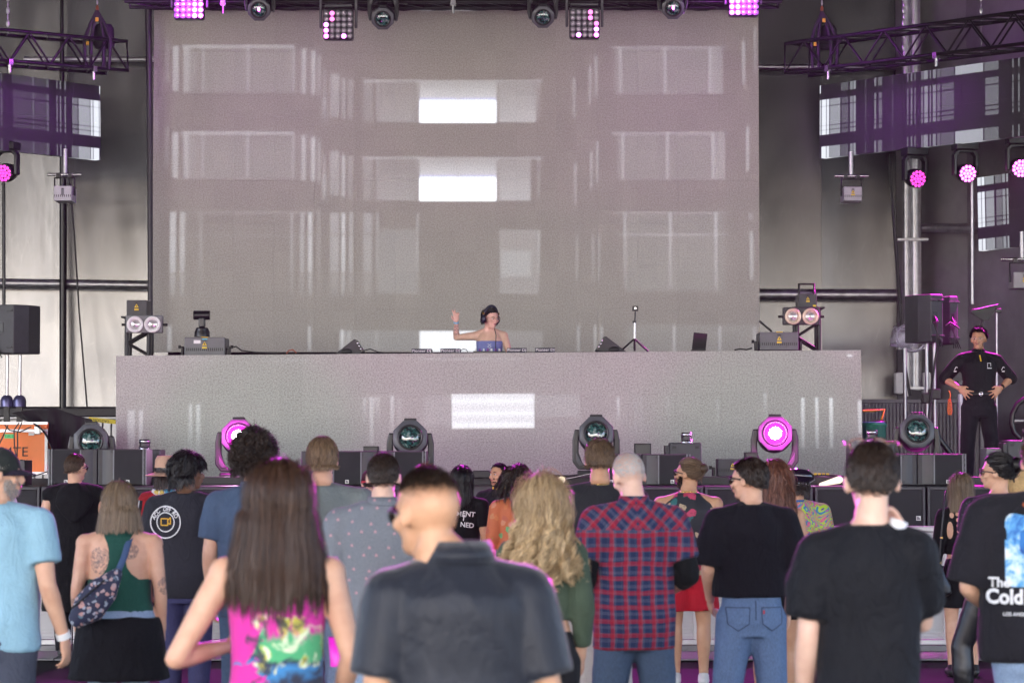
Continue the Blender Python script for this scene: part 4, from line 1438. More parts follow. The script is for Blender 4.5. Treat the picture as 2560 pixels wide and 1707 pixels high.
# transparent follow light lens in front of the poles
p_ = W(2258, 845, 32.5)
t = thing('clear_lamp', 'clear plastic round lamp hanging on the steel poles', 'lamp', p_)
CLEAR = NB('clear_plastic')
CLEAR.set(col=(.85, .83, .9), rough=.15, trans=.85, ior=1.2)
CLEAR.bump(CLEAR.noise(CLEAR.co(), 30, 2)[0], .1)
CLEAR = CLEAR.m
MB().lathe([(.13, -.12), (.13, .14)], 24, Matrix.Rotation(R(-80), 4, 'Y'), cap=False).build('tube', CLEAR, t)
MB().lathe([(.17, .0), (.2, .01), (.2, .03), (.17, .035)], 28, Matrix.Translation((.1, .0, 0)) @ Matrix.Rotation(R(70), 4, 'X'), cap=False).build('rim', CLEAR, t)
MB().lathe([(.001, .0), (.185, .006)], 28, Matrix.Translation((.1, .02, 0)) @ Matrix.Rotation(R(70), 4, 'X'), cap=False).build('front_disc', CLEAR, t)

# steel barrier with many vertical bars behind the guard
BARM = M('dark_steel_bars', (.09, .088, .095), .4, .4, .2, 6)
bf = thing('stage_railing', 'dark steel railing of close upright bars at the right', 'railing', (0, 0, 0))
Yb = 32.0
for (a, b, yt, yb_) in ((2120, 2396, 1008, 1160), (2400, 2470, 962, 1160)):
    xa_, xb_ = W(a, 1000, Yb).x, W(b, 1000, Yb).x
    zt_, zb_ = W(a, yt, Yb).z, DECK
    n = int((xb_ - xa_) / .043)
    me = MB().box(-.012, .012, -.012, .012, zb_, zt_).mesh('bar')
    me.materials.append(BARM)
    for i in range(n + 1):
        obj('bar', me, None, bf, 0, (xa_ + (xb_ - xa_) * i / n, Yb + (.01 if i % 2 else 0), 0))
    MB().box(xa_ - .03, xb_ + .03, Yb - .035, Yb + .035, zt_, zt_ + .05).build('top_rail', BARM, bf, .006)
MB().box(W(2456, 960, Yb).x - .05, W(2456, 960, Yb).x + .05, Yb - .1, Yb - .03, DECK, W(2400, 955, Yb).z).build('end_post', BARM, bf, .006)
pipe('upright white edged post just left of the guard', [W(2402, 1150, 31.5), W(2401, 985, 31.5)], .035, M('pale_post', (.62, .6, .64), .4, .3))
# backing sheet seen through the bars
o = MB().box(W(2100, 1000, 32.6).x, W(2480, 1000, 32.6).x, 32.6, 32.65, DECK, W(2100, 1004, 32.6).z).build('backing_sheet', M('brown_grey_sheet', (.2, .19, .19), .6, 0, .3, 3), bf)
# green bin, rope, tape and tags
p_ = W(2186, 1130, 30.6)
t = thing('waste_bin', 'green plastic waste bin beside the video tile front', 'bin', (p_.x, p_.y, DECK))
r_ = (W(2217, 1060, 30.6).x - W(2156, 1060, 30.6).x) / 2
hb = W(2186, 1054, 30.6).z - DECK
MB().lathe([(r_ * .82, 0), (r_ * .97, hb - .06), (r_ * 1.04, hb - .055), (r_ * 1.04, hb - .01), (r_ * .98, hb), (r_ * .92, hb - .03)], 28).build('tub', M('green_plastic', (.04, .34, .2), .4, 0, .12, 5), t)
MB().ell((.05, -.03, hb - .01), (r_ * .7, r_ * .6, .03), None, 16, 7).build('dark_bag', BLACK2, t)
o = MB().tube([W(2157, 1027, 30.9), W(2185, 1026, 30.9), W(2211, 1024, 30.9), W(2203, 1049, 30.9)], .014, 8).build('yellow_rope', YELLOW)
tag(o, 'yellow rope strung above the green bin', 'rope')
# orange caution tag
p_ = W(2374, 998, 30.6)
t = thing('caution_tag', 'orange tag reading CAUTION downwards hanging on the railing', 'tag', p_, 0)
ORG = M('orange_tag', (.75, .2, .02), .5, 0, .06, 14)
L_ = .18
MB().prism([(-.022, -.18), (.022, -.18), (.03, -.14), (.02, -.02), (.006, .01), (-.006, .01), (-.02, -.02), (-.03, -.14)], -.006, .006).build('tag_body', ORG, t, .003)
lettering('CAUTION', .05, INK, t, (0, -.009, -.09), rot=R(90), xs=.72)
MB().tube([(0, 0, .0), (.01, 0, .06), (-.01, 0, .1)], .006, 6).build('tie', YELLOW, t)
# caution tape at left
pa_, pc_ = W(222, 1047, 29.5), W(300, 1056, 29.5)
t = thing('caution_tape', 'yellow caution tape upside down left of the tile front', 'tape', ((pa_.x + pc_.x) / 2, 29.5, (pa_.z + pc_.z) / 2))
dz = (pc_.z - pa_.z)
ang = math.atan2(-dz, pc_.x - pa_.x)
wt = (pc_ - pa_).length
MB().box(-wt / 2, wt / 2, -.001, .001, -.024, .024, X=Matrix.Rotation(ang, 4, 'Y')).build('strip', M('caution_yellow', (.72, .55, .02), .45, 0, .05, 8), t)
lettering('CAUTION', .042, INK, t, (-.035, -.004, .001), rot=ang + PI, xs=.95)
lettering('CAU', .042, INK, t, (.165, -.004, -.018), rot=ang + PI, xs=.95)
# curved black hose at right edge
o = MB().tube([W(x, y, 30.4) for x, y in ((2600, 985), (2568, 992), (2543, 1010), (2531, 1035), (2529, 1058), (2535, 1080), (2550, 1095))], .032, 14).build('hose', BLACK2)
tag(o, 'curved black hose at the right edge beside the guard', 'hose')
pipe('short grey pipe behind the curved hose at far right', [W(2528, 1052, 31.5), W(2640, 1050, 31.5)], .03, STEEL)
o = MB().tube([W(x, y, 26.9) for x, y in ((2322, 1060), (2340, 1085), (2358, 1110), (2382, 1140))], .03, 12).build('steel_tube', BLACK2)
tag(o, 'black tubular arm slanting beside the right moving head', 'tube')

# ------------------------------------------------------------------ orange flight case and black drape at left
Yc = 27.6
x0_, x1_, z0_, z1_ = pb(-70, 1054, 120, 1186, Yc)
t = thing('flight_case', 'orange flight case with black stencilled letters at the left', 'flight case', ((x0_ + x1_) / 2, Yc, z0_))
w, h = x1_ - x0_, z1_ - z0_
ORANGE = M('orange_laminate', (.8, .19, .03), .45, 0, .08, 3)
ALU = M('aluminium_extrusion', (.6, .6, .62), .35, .7, .12, 14)
MB().box(-w / 2 + .01, w / 2 - .01, 0, .6, .01, h - .01).build('body', ORANGE, t, .006)
for z in (0, h - .03):
    MB().box(-w / 2, w / 2, -.012, .01, z, z + .03).build('edge_strip', ALU, t, .003)
MB().box(-w / 2, w / 2, -.014, .0, h * .80, h * .86).build('lid_seam', ALU, t, .003)
MB().box(w / 2 - .032, w / 2, -.013, .0, .031, h * .80 - .002).build('edge_strip', WHITE, t, .003)
lt = MB().box(w / 2 - .14, w / 2 - .075, -.022, -.006, h * .76, h * .92).build('latch', ALU, t, .01)
MB().box(w / 2 - .125, w / 2 - .09, -.03, -.0225, h * .79, h * .89).build('latch_key', CHROME, lt, .004)
MB().box(w / 2 - .2, w / 2 - .142, -.016, -.001, h * .74, h * .79).build('label_strip', WHITE, t)
GT = M('green_tape', (.12, .6, .2), .6)
gp = W(23, 1090, Yc) - Vector(t.location)
gt = MB().box(gp.x - .05, gp.x + .05, -.004, -.001, gp.z - .022, gp.z + .022).build('green_tape', GT, t)
lettering('GK2', .045, M('green_marker', (.03, .3, .08), .6), gt, (gp.x, -.006, gp.z), xs=1.1)
lp = W(71, 1130, Yc) - Vector(t.location)
lettering('834TE', .14, INK, t, (lp.x, -.004, lp.z), align='RIGHT', xs=1.05)
lp = W(71, 1155, Yc) - Vector(t.location)
lettering('TEK', .075, INK, t, (lp.x, -.004, lp.z), align='RIGHT', xs=1.1)
# the black drape thrown over equipment behind the case
dr = MB()
out = [(30, 1033, 0), (60, 1026, .1), (110, 1023, .2), (140, 1022, .25), (175, 1034, .2), (210, 1044, .1), (230, 1048, 0)]
bot = [(95, 1062, -.25), (118, 1085, -.3), (130, 1120, -.32), (150, 1140, -.3), (180, 1150, -.3), (215, 1150, -.25), (243, 1110, -.1)]
Yd = 27.72
nU, nV = 36, 16
V = []
oo, bb = np.array(out, float), np.array(bot, float)
for j in range(nV + 1):
    v = j / nV
    for i in range(nU + 1):
        u = i / nU * 6
        a = np.array([np.interp(u, range(7), oo[:, k]) for k in range(3)])
        b = np.array([np.interp(u, range(7), bb[:, k]) for k in range(3)])
        q = a * (1 - v) + b * v
        fold = .035 * math.sin(i * 1.35 + 1.2 * v) * v + .02 * math.sin(i * .61 + 2)
        V.append(W(q[0], q[1], Yd + q[2] * v + fold))
dr.add(V, [(j * (nU + 1) + i, (j + 1) * (nU + 1) + i, (j + 1) * (nU + 1) + i + 1, j * (nU + 1) + i + 1) for j in range(nV) for i in range(nU)], True)
o = dr.build('black_drape', M('black_drape_cloth', (.009, .008, .0095), .85, 0, .2, 5, .2, 120))
tag(o, 'black cloth thrown over gear behind the orange case', 'drape')
sm = o.modifiers.new('t', 'SOLIDIFY')
sm.thickness = .012
for pts, lab in (([(12, 1062), (24, 1075), (50, 1080), (78, 1066)], 'black cable sagging over the orange case'), ([(48, 1056), (35, 1075), (36, 1110), (40, 1145)], 'left of the thin wires before the orange case'),
                 ([(55, 1056), (44, 1080), (44, 1115), (41, 1145)], 'right of the thin wires before the orange case'), ([(20, 1062), (10, 1085), (-4, 1115)], 'thin wire slanting to the left edge over the case'),
                 ([(120, 1178), (85, 1190), (40, 1196), (20, 1205)], 'black cable running below the orange case')):
    o = MB().tube([W(x, y, 27.4) for x, y in pts], .007, 6).build('cable', CABLE)
    tag(o, lab, 'cable')
# pale capsule lamps on rods along the lip
for a, b, c_, lab in (((1374, 1210), (1404, 1199), (1474, 1184), 'cream capsule shaped lamp on a thin rod near the centre'), ((2052, 1211), (2098, 1199), (2140, 1192), 'cream capsule shaped lamp on a rod at right')):
    A, B_, C_ = (W(x, y, 25.5) for x, y in (a, b, c_))
    t = thing('capsule_lamp', lab, 'lamp', A, 0, 'capsule lamps on rods')
    o0 = Vector(t.location)
    MB().tube([(0, 0, 0), (B_ - o0) * .5, B_ - o0], [.018, .027, .036], 14, round_caps=True).build('capsule', EM('warm_capsule_glow', (1, .88, .6), .16, (.8, .7, .45)), t)
    MB().tube([B_ - o0, C_ - o0], .007, 6).build('rod', CHROME, t)
p_ = W(38, 1194, 25.3)
t = thing('cream_reel', 'round cream cap on the box beside the bearded man', 'lamp', p_)
MB().lathe([(.035, 0), (.035, .02), (.02, .024), (.018, .018), (.004, .02)], 20, Matrix.Rotation(R(90), 4, 'X')).build('disc', CREAM, t)
o = MB()
for k in range(6):
    o.box(-.11 + k * .04, -.08 + k * .04, -.01, .01, 0, .02)
q = W(2042, 1187, 25.8)
o = o.build('yellow_cable_ramp', YELLOW, None, .004, q)
tag(o, 'dashed yellow cable clip on the lip at right', 'cable clip')
for pts, lab in (([(1345, 1196), (1370, 1188), (1420, 1190), (1450, 1187)], 'black cables lying along the lip near the centre'), ([(1990, 1194), (2060, 1186), (2110, 1192)], 'black cables lying along the lip at right'),
                 ([(520, 1205), (560, 1200), (600, 1206)], 'cables along the stage edge beside the lit left lamp')):
    o = MB().tube([W(x, y, 25.8) for x, y in pts], .011, 8).build('cable', CABLE)
    tag(o, lab, 'cable')
p_ = W(1205, 1194, 25.6)
t = thing('floor_monitor', 'low black box on the stage lip behind the pit guard', 'box', p_)
MB().prism([(-.13, 0), (.13, 0), (.12, .05), (.06, .07), (-.08, .07), (-.12, .05)], 0, .3).build('casing', BLACK, t, .006)

# ------------------------------------------------------------------ crowd barrier
PERF = NB('perforated_white_metal')
_x = PERF.xyz(PERF.co())
_px, _pz = PERF.math('DIVIDE', _x[0], .0135), PERF.math('DIVIDE', _x[2], .0117)
_row = PERF.math('MODULO', PERF.math('FLOOR', _pz), 2.0)
_fx = PERF.math('SUBTRACT', PERF.math('FRACT', PERF.math('ADD', _px, PERF.math('MULTIPLY', _row, .5))), .5)
_fz = PERF.math('SUBTRACT', PERF.math('FRACT', _pz), .5)
_d = PERF.math('ADD', PERF.math('MULTIPLY', _fx, _fx), PERF.math('MULTIPLY', _fz, _fz))
_hole = PERF.math('GREATER_THAN', _d, .105)
PERF.set(col=PERF.mix(PERF.noise(PERF.co(), 3, 4)[0], (.58, .58, .58), (.72, .72, .71)), rough=.45, metal=.1, alpha=_hole)
PERF = PERF.m
BARR = M('barrier_frame_metal', (.5, .5, .5), .42, .5, .15, 5)
STEP = M('barrier_step_plate', (.16, .16, .165), .5, .5, .2, 6)
YBAR = 22.5
bl = 0.075
bt = W(0, 1314, YBAR).z
nm = ['left of the pale blue shirt', 'behind the green top woman', 'behind the long dark hair', 'behind the polka dot shirt', 'behind the black polo', 'behind the blonde curls', 'behind the plaid shirt', 'behind the blue jeans', 'behind the black tee', 'at the far right', 'beyond the right edge']
bw = 1.06
xs0 = W(-130, 1400, YBAR).x
for i in range(9):
    xc = xs0 + bw * (i + .5)
    t = thing('crowd_barrier', 'white perforated crowd barrier section ' + nm[i], 'barrier', (xc, YBAR, 0), 0, 'crowd barrier sections')
    hw_ = bw / 2 - .006
    MB().box(-hw_ + .03, hw_ - .03, .015, .018, bl + .05, bt - .05).build('perforated_sheet', PERF, t)
    MB().box(-hw_, hw_, -.02, .03, bt - .05, bt).build('top_rail', BARR, t, .01)
    MB().box(-hw_, hw_, -.01, .03, bl, bl + .045).build('bottom_rail', BARR, t, .006)
    for s_ in (-1, 1):
        MB().box(s_ * (hw_ - .015) - .015, s_ * (hw_ - .015) + .015, -.006, .03, bl + .047, bt - .052).build('upright', BARR, t, .004)
    MB().box(-hw_ + .031, hw_ - .031, -.008, .012, (bl + bt) / 2 - .1, (bl + bt) / 2 - .06).build('mid_rail', BARR, t, .004)
    MB().box(-hw_, hw_, -.9, -.03, .012, .026).build('step_plate', STEP, t, .003)
    MB().box(-hw_, hw_, -.03, .03, .0, bl - .003).build('kick_plate', STEP, t, .003)
# ------------------------------------------------------------------ people
def remesh(mb, voxel, it=3, name='body', fac=.5):
    me = mb.mesh('tmp')
    o = bpy.data.objects.new('tmp', me)
    COL.objects.link(o)
    r = o.modifiers.new('r', 'REMESH')
    r.mode = 'VOXEL'
    r.voxel_size = voxel
    if it:
        s = o.modifiers.new('s', 'SMOOTH')
        s.factor = fac
        s.iterations = it
    dg = bpy.context.evaluated_depsgraph_get()
    out = bpy.data.meshes.new_from_object(o.evaluated_get(dg))
    out.name = name
    bpy.data.objects.remove(o)
    bpy.data.meshes.remove(me)
    out.polygons.foreach_set('use_smooth', [True] * len(out.polygons))
    return out


def coords(me):
    a = np.empty(len(me.vertices) * 3, np.float32)
    me.vertices.foreach_get('co', a)
    return a.reshape(-1, 3).astype(float)


def normals(me):
    a = np.empty(len(me.vertices) * 3, np.float32)
    me.vertices.foreach_get('normal', a)
    return a.reshape(-1, 3).astype(float)


def setco(me, a):
    me.vertices.foreach_set('co', a.astype(np.float32).ravel())
    me.update()


def folds(me, amp, seed, kx=16, kz=9, diag=.6):
    """push a garment in and out along soft diagonal folds"""
    p, n = coords(me), normals(me)
    r = np.random.default_rng(seed)
    d = np.zeros(len(p))
    for i in range(5):
        a = r.uniform(-diag, diag) + (0 if i % 2 else .9) * r.choice([-1, 1])
        k = np.array([kx * math.cos(a), kx * .6 * r.uniform(-1, 1), kz * math.sin(a) * 2])
        k2 = r.uniform(-9, 9, 3)
        ph = p @ k + 1.6 * np.sin(p @ k2 + r.uniform(0, 6)) + r.uniform(0, 6)
        w = .5 + .5 * np.sin(p @ r.uniform(-5, 5, 3) + r.uniform(0, 6))
        d += (1 - np.abs(np.sin(ph * .5)) ** .8 * 2) * w / 4
    d = (d - d.mean()) * amp
    setco(me, p + n * np.where(d < 0, d * .35, d)[:, None])


SKINS = {}


def skin(tone, tattoos=()):
    key = (tone, tuple(tattoos))
    if key in SKINS:
        return SKINS[key]
    base = dict(light=(.63, .375, .25), pale=(.68, .45, .34), tan=(.52, .295, .17), brown=(.2, .10, .055), olive=(.42, .25, .15))[tone]
    nb = NB('skin_' + tone)
    c = nb.co()
    f = nb.noise(c, 14, 4, .6)[0]
    col = nb.ramp(f, [(.3, (base[0] * .92, base[1] * .84, base[2] * .82)), (.7, mul(base, 1.06))])
    if tattoos:
        x = nb.noise(c, 26, 3, .6, 2.0)[0]
        pat = nb.ramp(x, [(.47, (0, 0, 0)), (.5, (1, 1, 1)), (.56, (1, 1, 1)), (.6, (.2, .2, .2))])
        for (cx, cy, cz, rr) in tattoos:
            v = nb.n('VectorMath', operation='DISTANCE')
            nb.link(c, v.inputs[0])
            v.inputs[1].default_value = (cx, cy, cz)
            m = nb.math('LESS_THAN', v.outputs['Value'], rr)
            col = nb.mix(nb.math('MULTIPLY', nb.math('MULTIPLY', m, nb.xyz(pat)[0]), .72), col, (.05, .055, .07))
    nb.set(col=col, rough=.48, spec=.4, sss=.06)
    nb.b.inputs['Subsurface Radius'].default_value = (.012, .005, .003)
    nb.bump(nb.noise(c, 320, 2)[0], .12, .002)
    SKINS[key] = nb.m
    return nb.m


def cloth(name, col, rough=.85, var=.12, weave=500, wr=.25, sheen=.04):
    nb = NB(name)
    c = nb.co()
    f = nb.noise(c, 7, 4, .6)[0]
    g = nb.noise(nb.scale(c, (1, 1, .7)), 240, 2)[0]
    cc = nb.ramp(f, [(.3, mul(col, 1 - var)), (.7, mul(col, 1 + var))])
    cc = nb.mix(.25, cc, nb.ramp(g, [(.3, mul(col, .75)), (.7, mul(col, 1.3))]))
    nb.set(col=cc, rough=rough, sheen=sheen, spec=.2)
    crease = nb.noise(nb.scale(c, (1, 1, .55)), 13, 4, .6, 1.4)[0]
    nb.bump(nb.math('ADD', nb.math('MULTIPLY', crease, 1.0), nb.math('MULTIPLY', g, .06)), wr * 1.6, .04)
    return nb.m


HAIRS = {}


def hair_mat(name, dark, light, rough=.42):
    if name in HAIRS:
        return HAIRS[name]
    nb = NB('hair_' + name)
    a = nb.n('Attribute')
    a.attribute_name = 'tone'
    s = nb.n('SeparateColor')
    nb.link(a.outputs['Color'], s.inputs[0])
    nb.set(col=nb.mix(s.outputs[0], dark, light), rough=rough, spec=.35)
    nb.bump(nb.noise(nb.scale(nb.co(), (1, 1, .2)), 160, 2)[0], .15, .002)
    HAIRS[name] = nb.m
    return nb.m


MALE = [(.79, .150, .105, 0), (.86, .168, .122, -.008), (.95, .166, .120, -.012), (1.05, .155, .106, 0), (1.15, .158, .108, .005), (1.27, .174, .120, .002), (1.36, .178, .115, -.008),
        (1.41, .150, .098, -.014), (1.455, .098, .078, -.016), (1.50, .066, .062, -.01)]
FEMALE = [(.79, .150, .11, 0), (.86, .175, .128, -.012), (.95, .164, .115, -.010), (1.06, .130, .092, 0), (1.15, .134, .098, .008), (1.27, .148, .118, .014), (1.36, .152, .103, 0),
          (1.41, .128, .088, -.010), (1.455, .085, .068, -.012), (1.50, .054, .054, -.008)]


def secs_at(T, z):
    a = np.array(T)
    return [float(np.interp(z, a[:, 0], a[:, k])) for k in (1, 2, 3)]


class Person:
    wander = True
    splay = .1
    hairw = 1.0

    def __init__(self, label, px, py, s, yaw=0, z0=0.0, female=False, w=1.0, tone='light', head=(0, 0, 0), la=None, ra=None, legs=None, tattoos=(), voxel=.0095, group='people in the crowd', fat=0.0, headsc=1.0,
                 lhand=None, rhand=None, hands=True, seed=None, bx=0.0, drop=0.0, hoff=(0, 0), splay=.1):
        self.splay = splay
        p = at_scale(px, py, s)
        p.x += bx / s
        if not yaw and self.wander:
            yaw = random.Random(int(px)).uniform(-.16, .16)
            head = (head[0] - yaw, head[1], head[2] + random.Random(int(py)).uniform(-.05, .05))
        self.H = p.z - z0
        k = self.k = self.H / 1.75
        self.root = thing('person', label, 'person', (p.x, p.y, z0), yaw, group)
        self.seed = seed or int(abs(px * 7 + py * 13)) % 9999
        self.female = female
        T = [(z, (rx * (w if z < 1.45 else .5 + .5 * w)) * (1 + fat * math.exp(-((z - 1.05) / .16) ** 2)), ry * (1 + (w - 1) * .7) * (1 + fat * math.exp(-((z - 1.05) / .16) ** 2)), cy) for z, rx, ry, cy in (FEMALE if female else MALE)]
        self.T = T
        sh = self.sh = (.165 if female else .187) * w
        self.w = w
        hw = sh + .045
        zs_ = 1.395 - drop
        self.L = dict(s=Vector((-sh, -.012, zs_)), e=Vector((-hw, -.035, 1.135)), h=Vector((-hw - .005, .05, .885)))
        self.Rr = dict(s=Vector((sh, -.012, zs_)), e=Vector((hw, -.035, 1.135)), h=Vector((hw + .005, .05, .885)))
        if la:
            self.L.update(e=Vector(la[0]), h=Vector(la[1]))
        if ra:
            self.Rr.update(e=Vector(ra[0]), h=Vector(ra[1]))
        # head frame: yaw, pitch, tilt about the top of the neck
        self.HM = Matrix.Translation((-bx / s / k, .012 + hoff[0], 1.53 + hoff[1])) @ Euler((head[1], head[2], head[0]), 'XYZ').to_matrix().to_4x4() @ Matrix.Diagonal((headsc, headsc, headsc, 1))
        self.legsep = legs if legs else ((-.095, .0), (.095, .0))
        self.tone = tone
        ff = .88 if female else 1.0
        g = self.af = ff * (.55 + .45 * w)
        mb = MB()
        mb.loft(T, 22, 2.3)
        nk = .047 if female else .057 * (.6 + .4 * w) * (1.22 if fat else 1)
        HP = self.HM @ Vector((0, 0, .03))
        mb.tube([(0, -.014, 1.44), (HP.x * .5, -.004, 1.50), HP], [nk * 1.15, nk, nk * .98], 14)
        for A in (self.L, self.Rr):
            sgn = -1 if A['s'].x < 0 else 1
            s_, e, h = A['s'], A['e'], A['h']
            mb.tube([(sgn * .04, -.014, 1.448), s_], [.052 * g, .056 * g], 12, round_caps=True)
            mb.ell(s_, (.064 * g,) * 3, None, 12, 8)
            mb.tube([s_, s_.lerp(e, .35), s_.lerp(e, .8), e], [.058 * g, .054 * g, .044 * g, .041 * g], 12, round_caps=True)
            mb.tube([e, e.lerp(h, .25), e.lerp(h, .7), h], [.041 * g, .043 * g, .033 * g, .027 * g], 12, round_caps=True)
        for (dx, dy), sx in zip(self.legsep, (-1, 1)):
            hp, kn, an = Vector((sx * .088 * w ** .5, -.005, .88)), Vector((dx * 1.02, .015 + dy * .5, .48)), Vector((dx, -.02 + dy, .075))
            mb.tube([hp, hp.lerp(kn, .4), kn], [.09 * (.4 + .6 * w), .077, .056], 14, round_caps=True)
            mb.tube([kn, kn.lerp(an, .3) + Vector((0, -.012, 0)), kn.lerp(an, .75), an], [.054, .056, .04, .036], 12, round_caps=True)
            mb.tube([an + Vector((0, -.035, -.03)), an + Vector((0, .06, -.035)), an + Vector((sx * .01, .16, -.05))], [.036, .038, .026], 10, round_caps=True)
        # head
        Hm = self.HM
        jw = .93 if female else 1.0

        def E(c, r, rot=None):
            mb.ell(c, r, rot, 16, 11, X=Hm)
        E((0, -.006, .125), (.076, .098, .093))
        mb.tube([(0, -.03, .05), (0, -.026, .0), (0, -.026, -.07)], [.046, .045 * (.5 + .5 * jw), .048], 14, round_caps=True, X=Hm)
        E((0, .03, .062), (.056 * jw, .064, .074))
        E((0, .074, .012), (.026 * jw, .022, .020))
        E((0, .05, .02), (.045 * jw, .045, .028))
        E((0, .082, .125), (.05, .014, .02))
        mb.tube([(0, .094, .115), (0, .112, .082), (0, .112, .074)], [.008, .0125, .014], 8, round_caps=True, X=Hm)
        E((0, .096, .052), (.022, .012, .009))
        E((0, .094, .042), (.02, .012, .009))
        for sx in (-1, 1):
            E((sx * .047, .068, .078), (.02, .018, .02))
            mb.ell((sx * .079, -.004, .09), (.010, .02, .032), Matrix.Rotation(sx * -.3, 3, 'Z'), 10, 8, X=Hm)
        if hands:
            for A, spec in ((self.L, lhand), (self.Rr, rhand)):
                self.hand(mb, A, spec)
        me = remesh(mb, voxel, 3)
        self.bodyme = me
        me.transform(Matrix.Scale(k, 4))
        tt = [(a * k, b * k, c * k, r * k) for a, b, c, r in tattoos]
        self.body = obj('body', me, skin(tone, tt), self.root)

    def hand(self, mb, A, spec):
        """palm, four fingers and a thumb; spec = (finger direction, palm normal, curl)"""
        e, h = A['e'], A['h']
        sgn = -1 if A['s'].x < 0 else 1
        fd = (h - e).normalized()
        pn = Vector((-sgn, .25, 0))
        curl = .55
        curls = None
        if spec:
            fd = Vector(spec[0]).normalized() if spec[0] else fd
            pn = Vector(spec[1]) if spec[1] else pn
            curl = spec[2]
            curls = spec[3] if len(spec) > 3 else None
        pn = (pn - fd * pn.dot(fd)).normalized()
        sd_ = fd.cross(pn)          # towards the thumb or away from it
        thumb = sd_ if sd_.dot(Vector((0, 1, .3))) > 0 else -sd_
        if spec and len(spec) > 4:
            thumb = sd_ * spec[4]
        q = .9 if self.female else 1.0
        Rm = Matrix((thumb, pn, fd)).transposed()
        mb.ell(h + fd * .05 * q, (.042 * q, .018 * q, .056 * q), Rm, 12, 9)
        for i in range(4):
            o = (1.5 - i) * .0205 * q
            fi_ = (fd + thumb * (1.5 - i) * self.splay).normalized()
            L = (.074, .082, .077, .062)[i] * q
            c = curls[i] if curls else curl * (1 + .12 * i)
            p0 = h + fd * .088 * q + thumb * o
            a1, a2, a3 = c * .6, c * 1.5, c * 2.1
            pts = [p0 - fd * .02]
            p = p0
            pts.append(p)
            for aa, ll in ((a1, .42), (a2, .32), (a3, .26)):
                p = p + (fi_ * math.cos(aa) + pn * math.sin(aa)) * L * ll
                pts.append(p)
            mb.tube(pts, [.0095 * q, .0098 * q, .0095 * q, .0088 * q, .0075 * q], 8, round_caps=True)
        p0 = h + fd * .022 * q + thumb * .03 * q
        d1 = (thumb * .75 + fd * .75 + pn * .25).normalized()
        d2 = (thumb * .15 + fd * .95 + pn * .35).normalized()
        mb.tube([p0 - d1 * .015, p0, p0 + d1 * .038 * q, p0 + d1 * .038 * q + d2 * .034 * q], [.013 * q, .0135 * q, .0115 * q, .009 * q], 8, round_caps=True)

    # ---- garments
    def top(self, m, hem=.84, ease=.018, sleeve=.62, sl_ease=.022, neck=1.492, name='shirt', hang=.9, amp=.012, voxel=.0125, vneck=0, flare=0.0, yoke=True, long_fore=None, strap=None):
        T, k = self.T, self.k
        chest = max(t[1] for t in T if 1.2 < t[0] < 1.4)
        chesty = max(t[2] for t in T if 1.2 < t[0] < 1.4)
        S_ = []
        zs = [z for z in np.arange(hem, 1.40, .045)] + [1.41, 1.44, 1.468, neck]
        for z in zs:
            if z > neck:
                continue
            rx, ry, cy = secs_at(T, z)
            if z < 1.25:
                rx = max(rx, chest * hang)
                ry = max(ry, chesty * hang * .92)
                f = flare * (1.25 - z)
                rx += f
                ry += f
            e = ease if z < 1.4 else ease * .75
            S_.append((z, rx + e, ry + e, cy))
        mb = MB().loft(S_, 26, 2.3)
        if yoke:
            for A in (self.L, self.Rr):
                sgn = -1 if A['s'].x < 0 else 1
                g = self.af
                s_, e, h = A['s'], A['e'], A['h']
                mb.tube([(sgn * .04, -.014, 1.445), s_], [.05 * g + ease * .7, .063 * g + ease * .7], 14, round_caps=True)
                if sleeve > 0:
                    r0, r1 = .067 * g + ease * .7, .05 * g + sl_ease
                    if sleeve <= 1:
                        mb.tube([s_, s_.lerp(e, sleeve * .5), s_.lerp(e, sleeve)], [r0, (r0 + r1) / 2 + .004, r1], 16)
                        mb.ell(s_, (r0,) * 3, None, 14, 9)
                    else:
                        mb.tube([s_, s_.lerp(e, .5), e], [r0, (r0 + r1) / 2, r1], 16, round_caps=True)
                        mb.tube([e, e.lerp(h, (sleeve - 1) * .5), e.lerp(h, sleeve - 1)], [r1, r1 * .92, r1 * .8], 16)
        me = remesh(mb, voxel, 3, name)
        folds(me, amp, self.seed)
        me.transform(Matrix.Scale(k, 4))
        o = obj(name, me, m, self.root)
        self.shirt = o
        return o

    def sleeves(self, m, frac, name='undershirt_sleeve', start=.45, ease=.014):
        for A in (self.L, self.Rr):
            s_, e, h = A['s'], A['e'], A['h']
            g = self.af
            mb = MB().tube([s_.lerp(e, start), e], [.05 * g + ease, .043 * g + ease], 16, round_caps=True).tube([e, e.lerp(h, frac)], [.044 * g + ease, .04 * g + ease], 16, round_caps=False)
            me = remesh(mb, .01, 2, name)
            folds(me, .008, self.seed + 3, 40, 30)
            me.transform(Matrix.Scale(self.k, 4))
            obj(name, me, m, self.root)

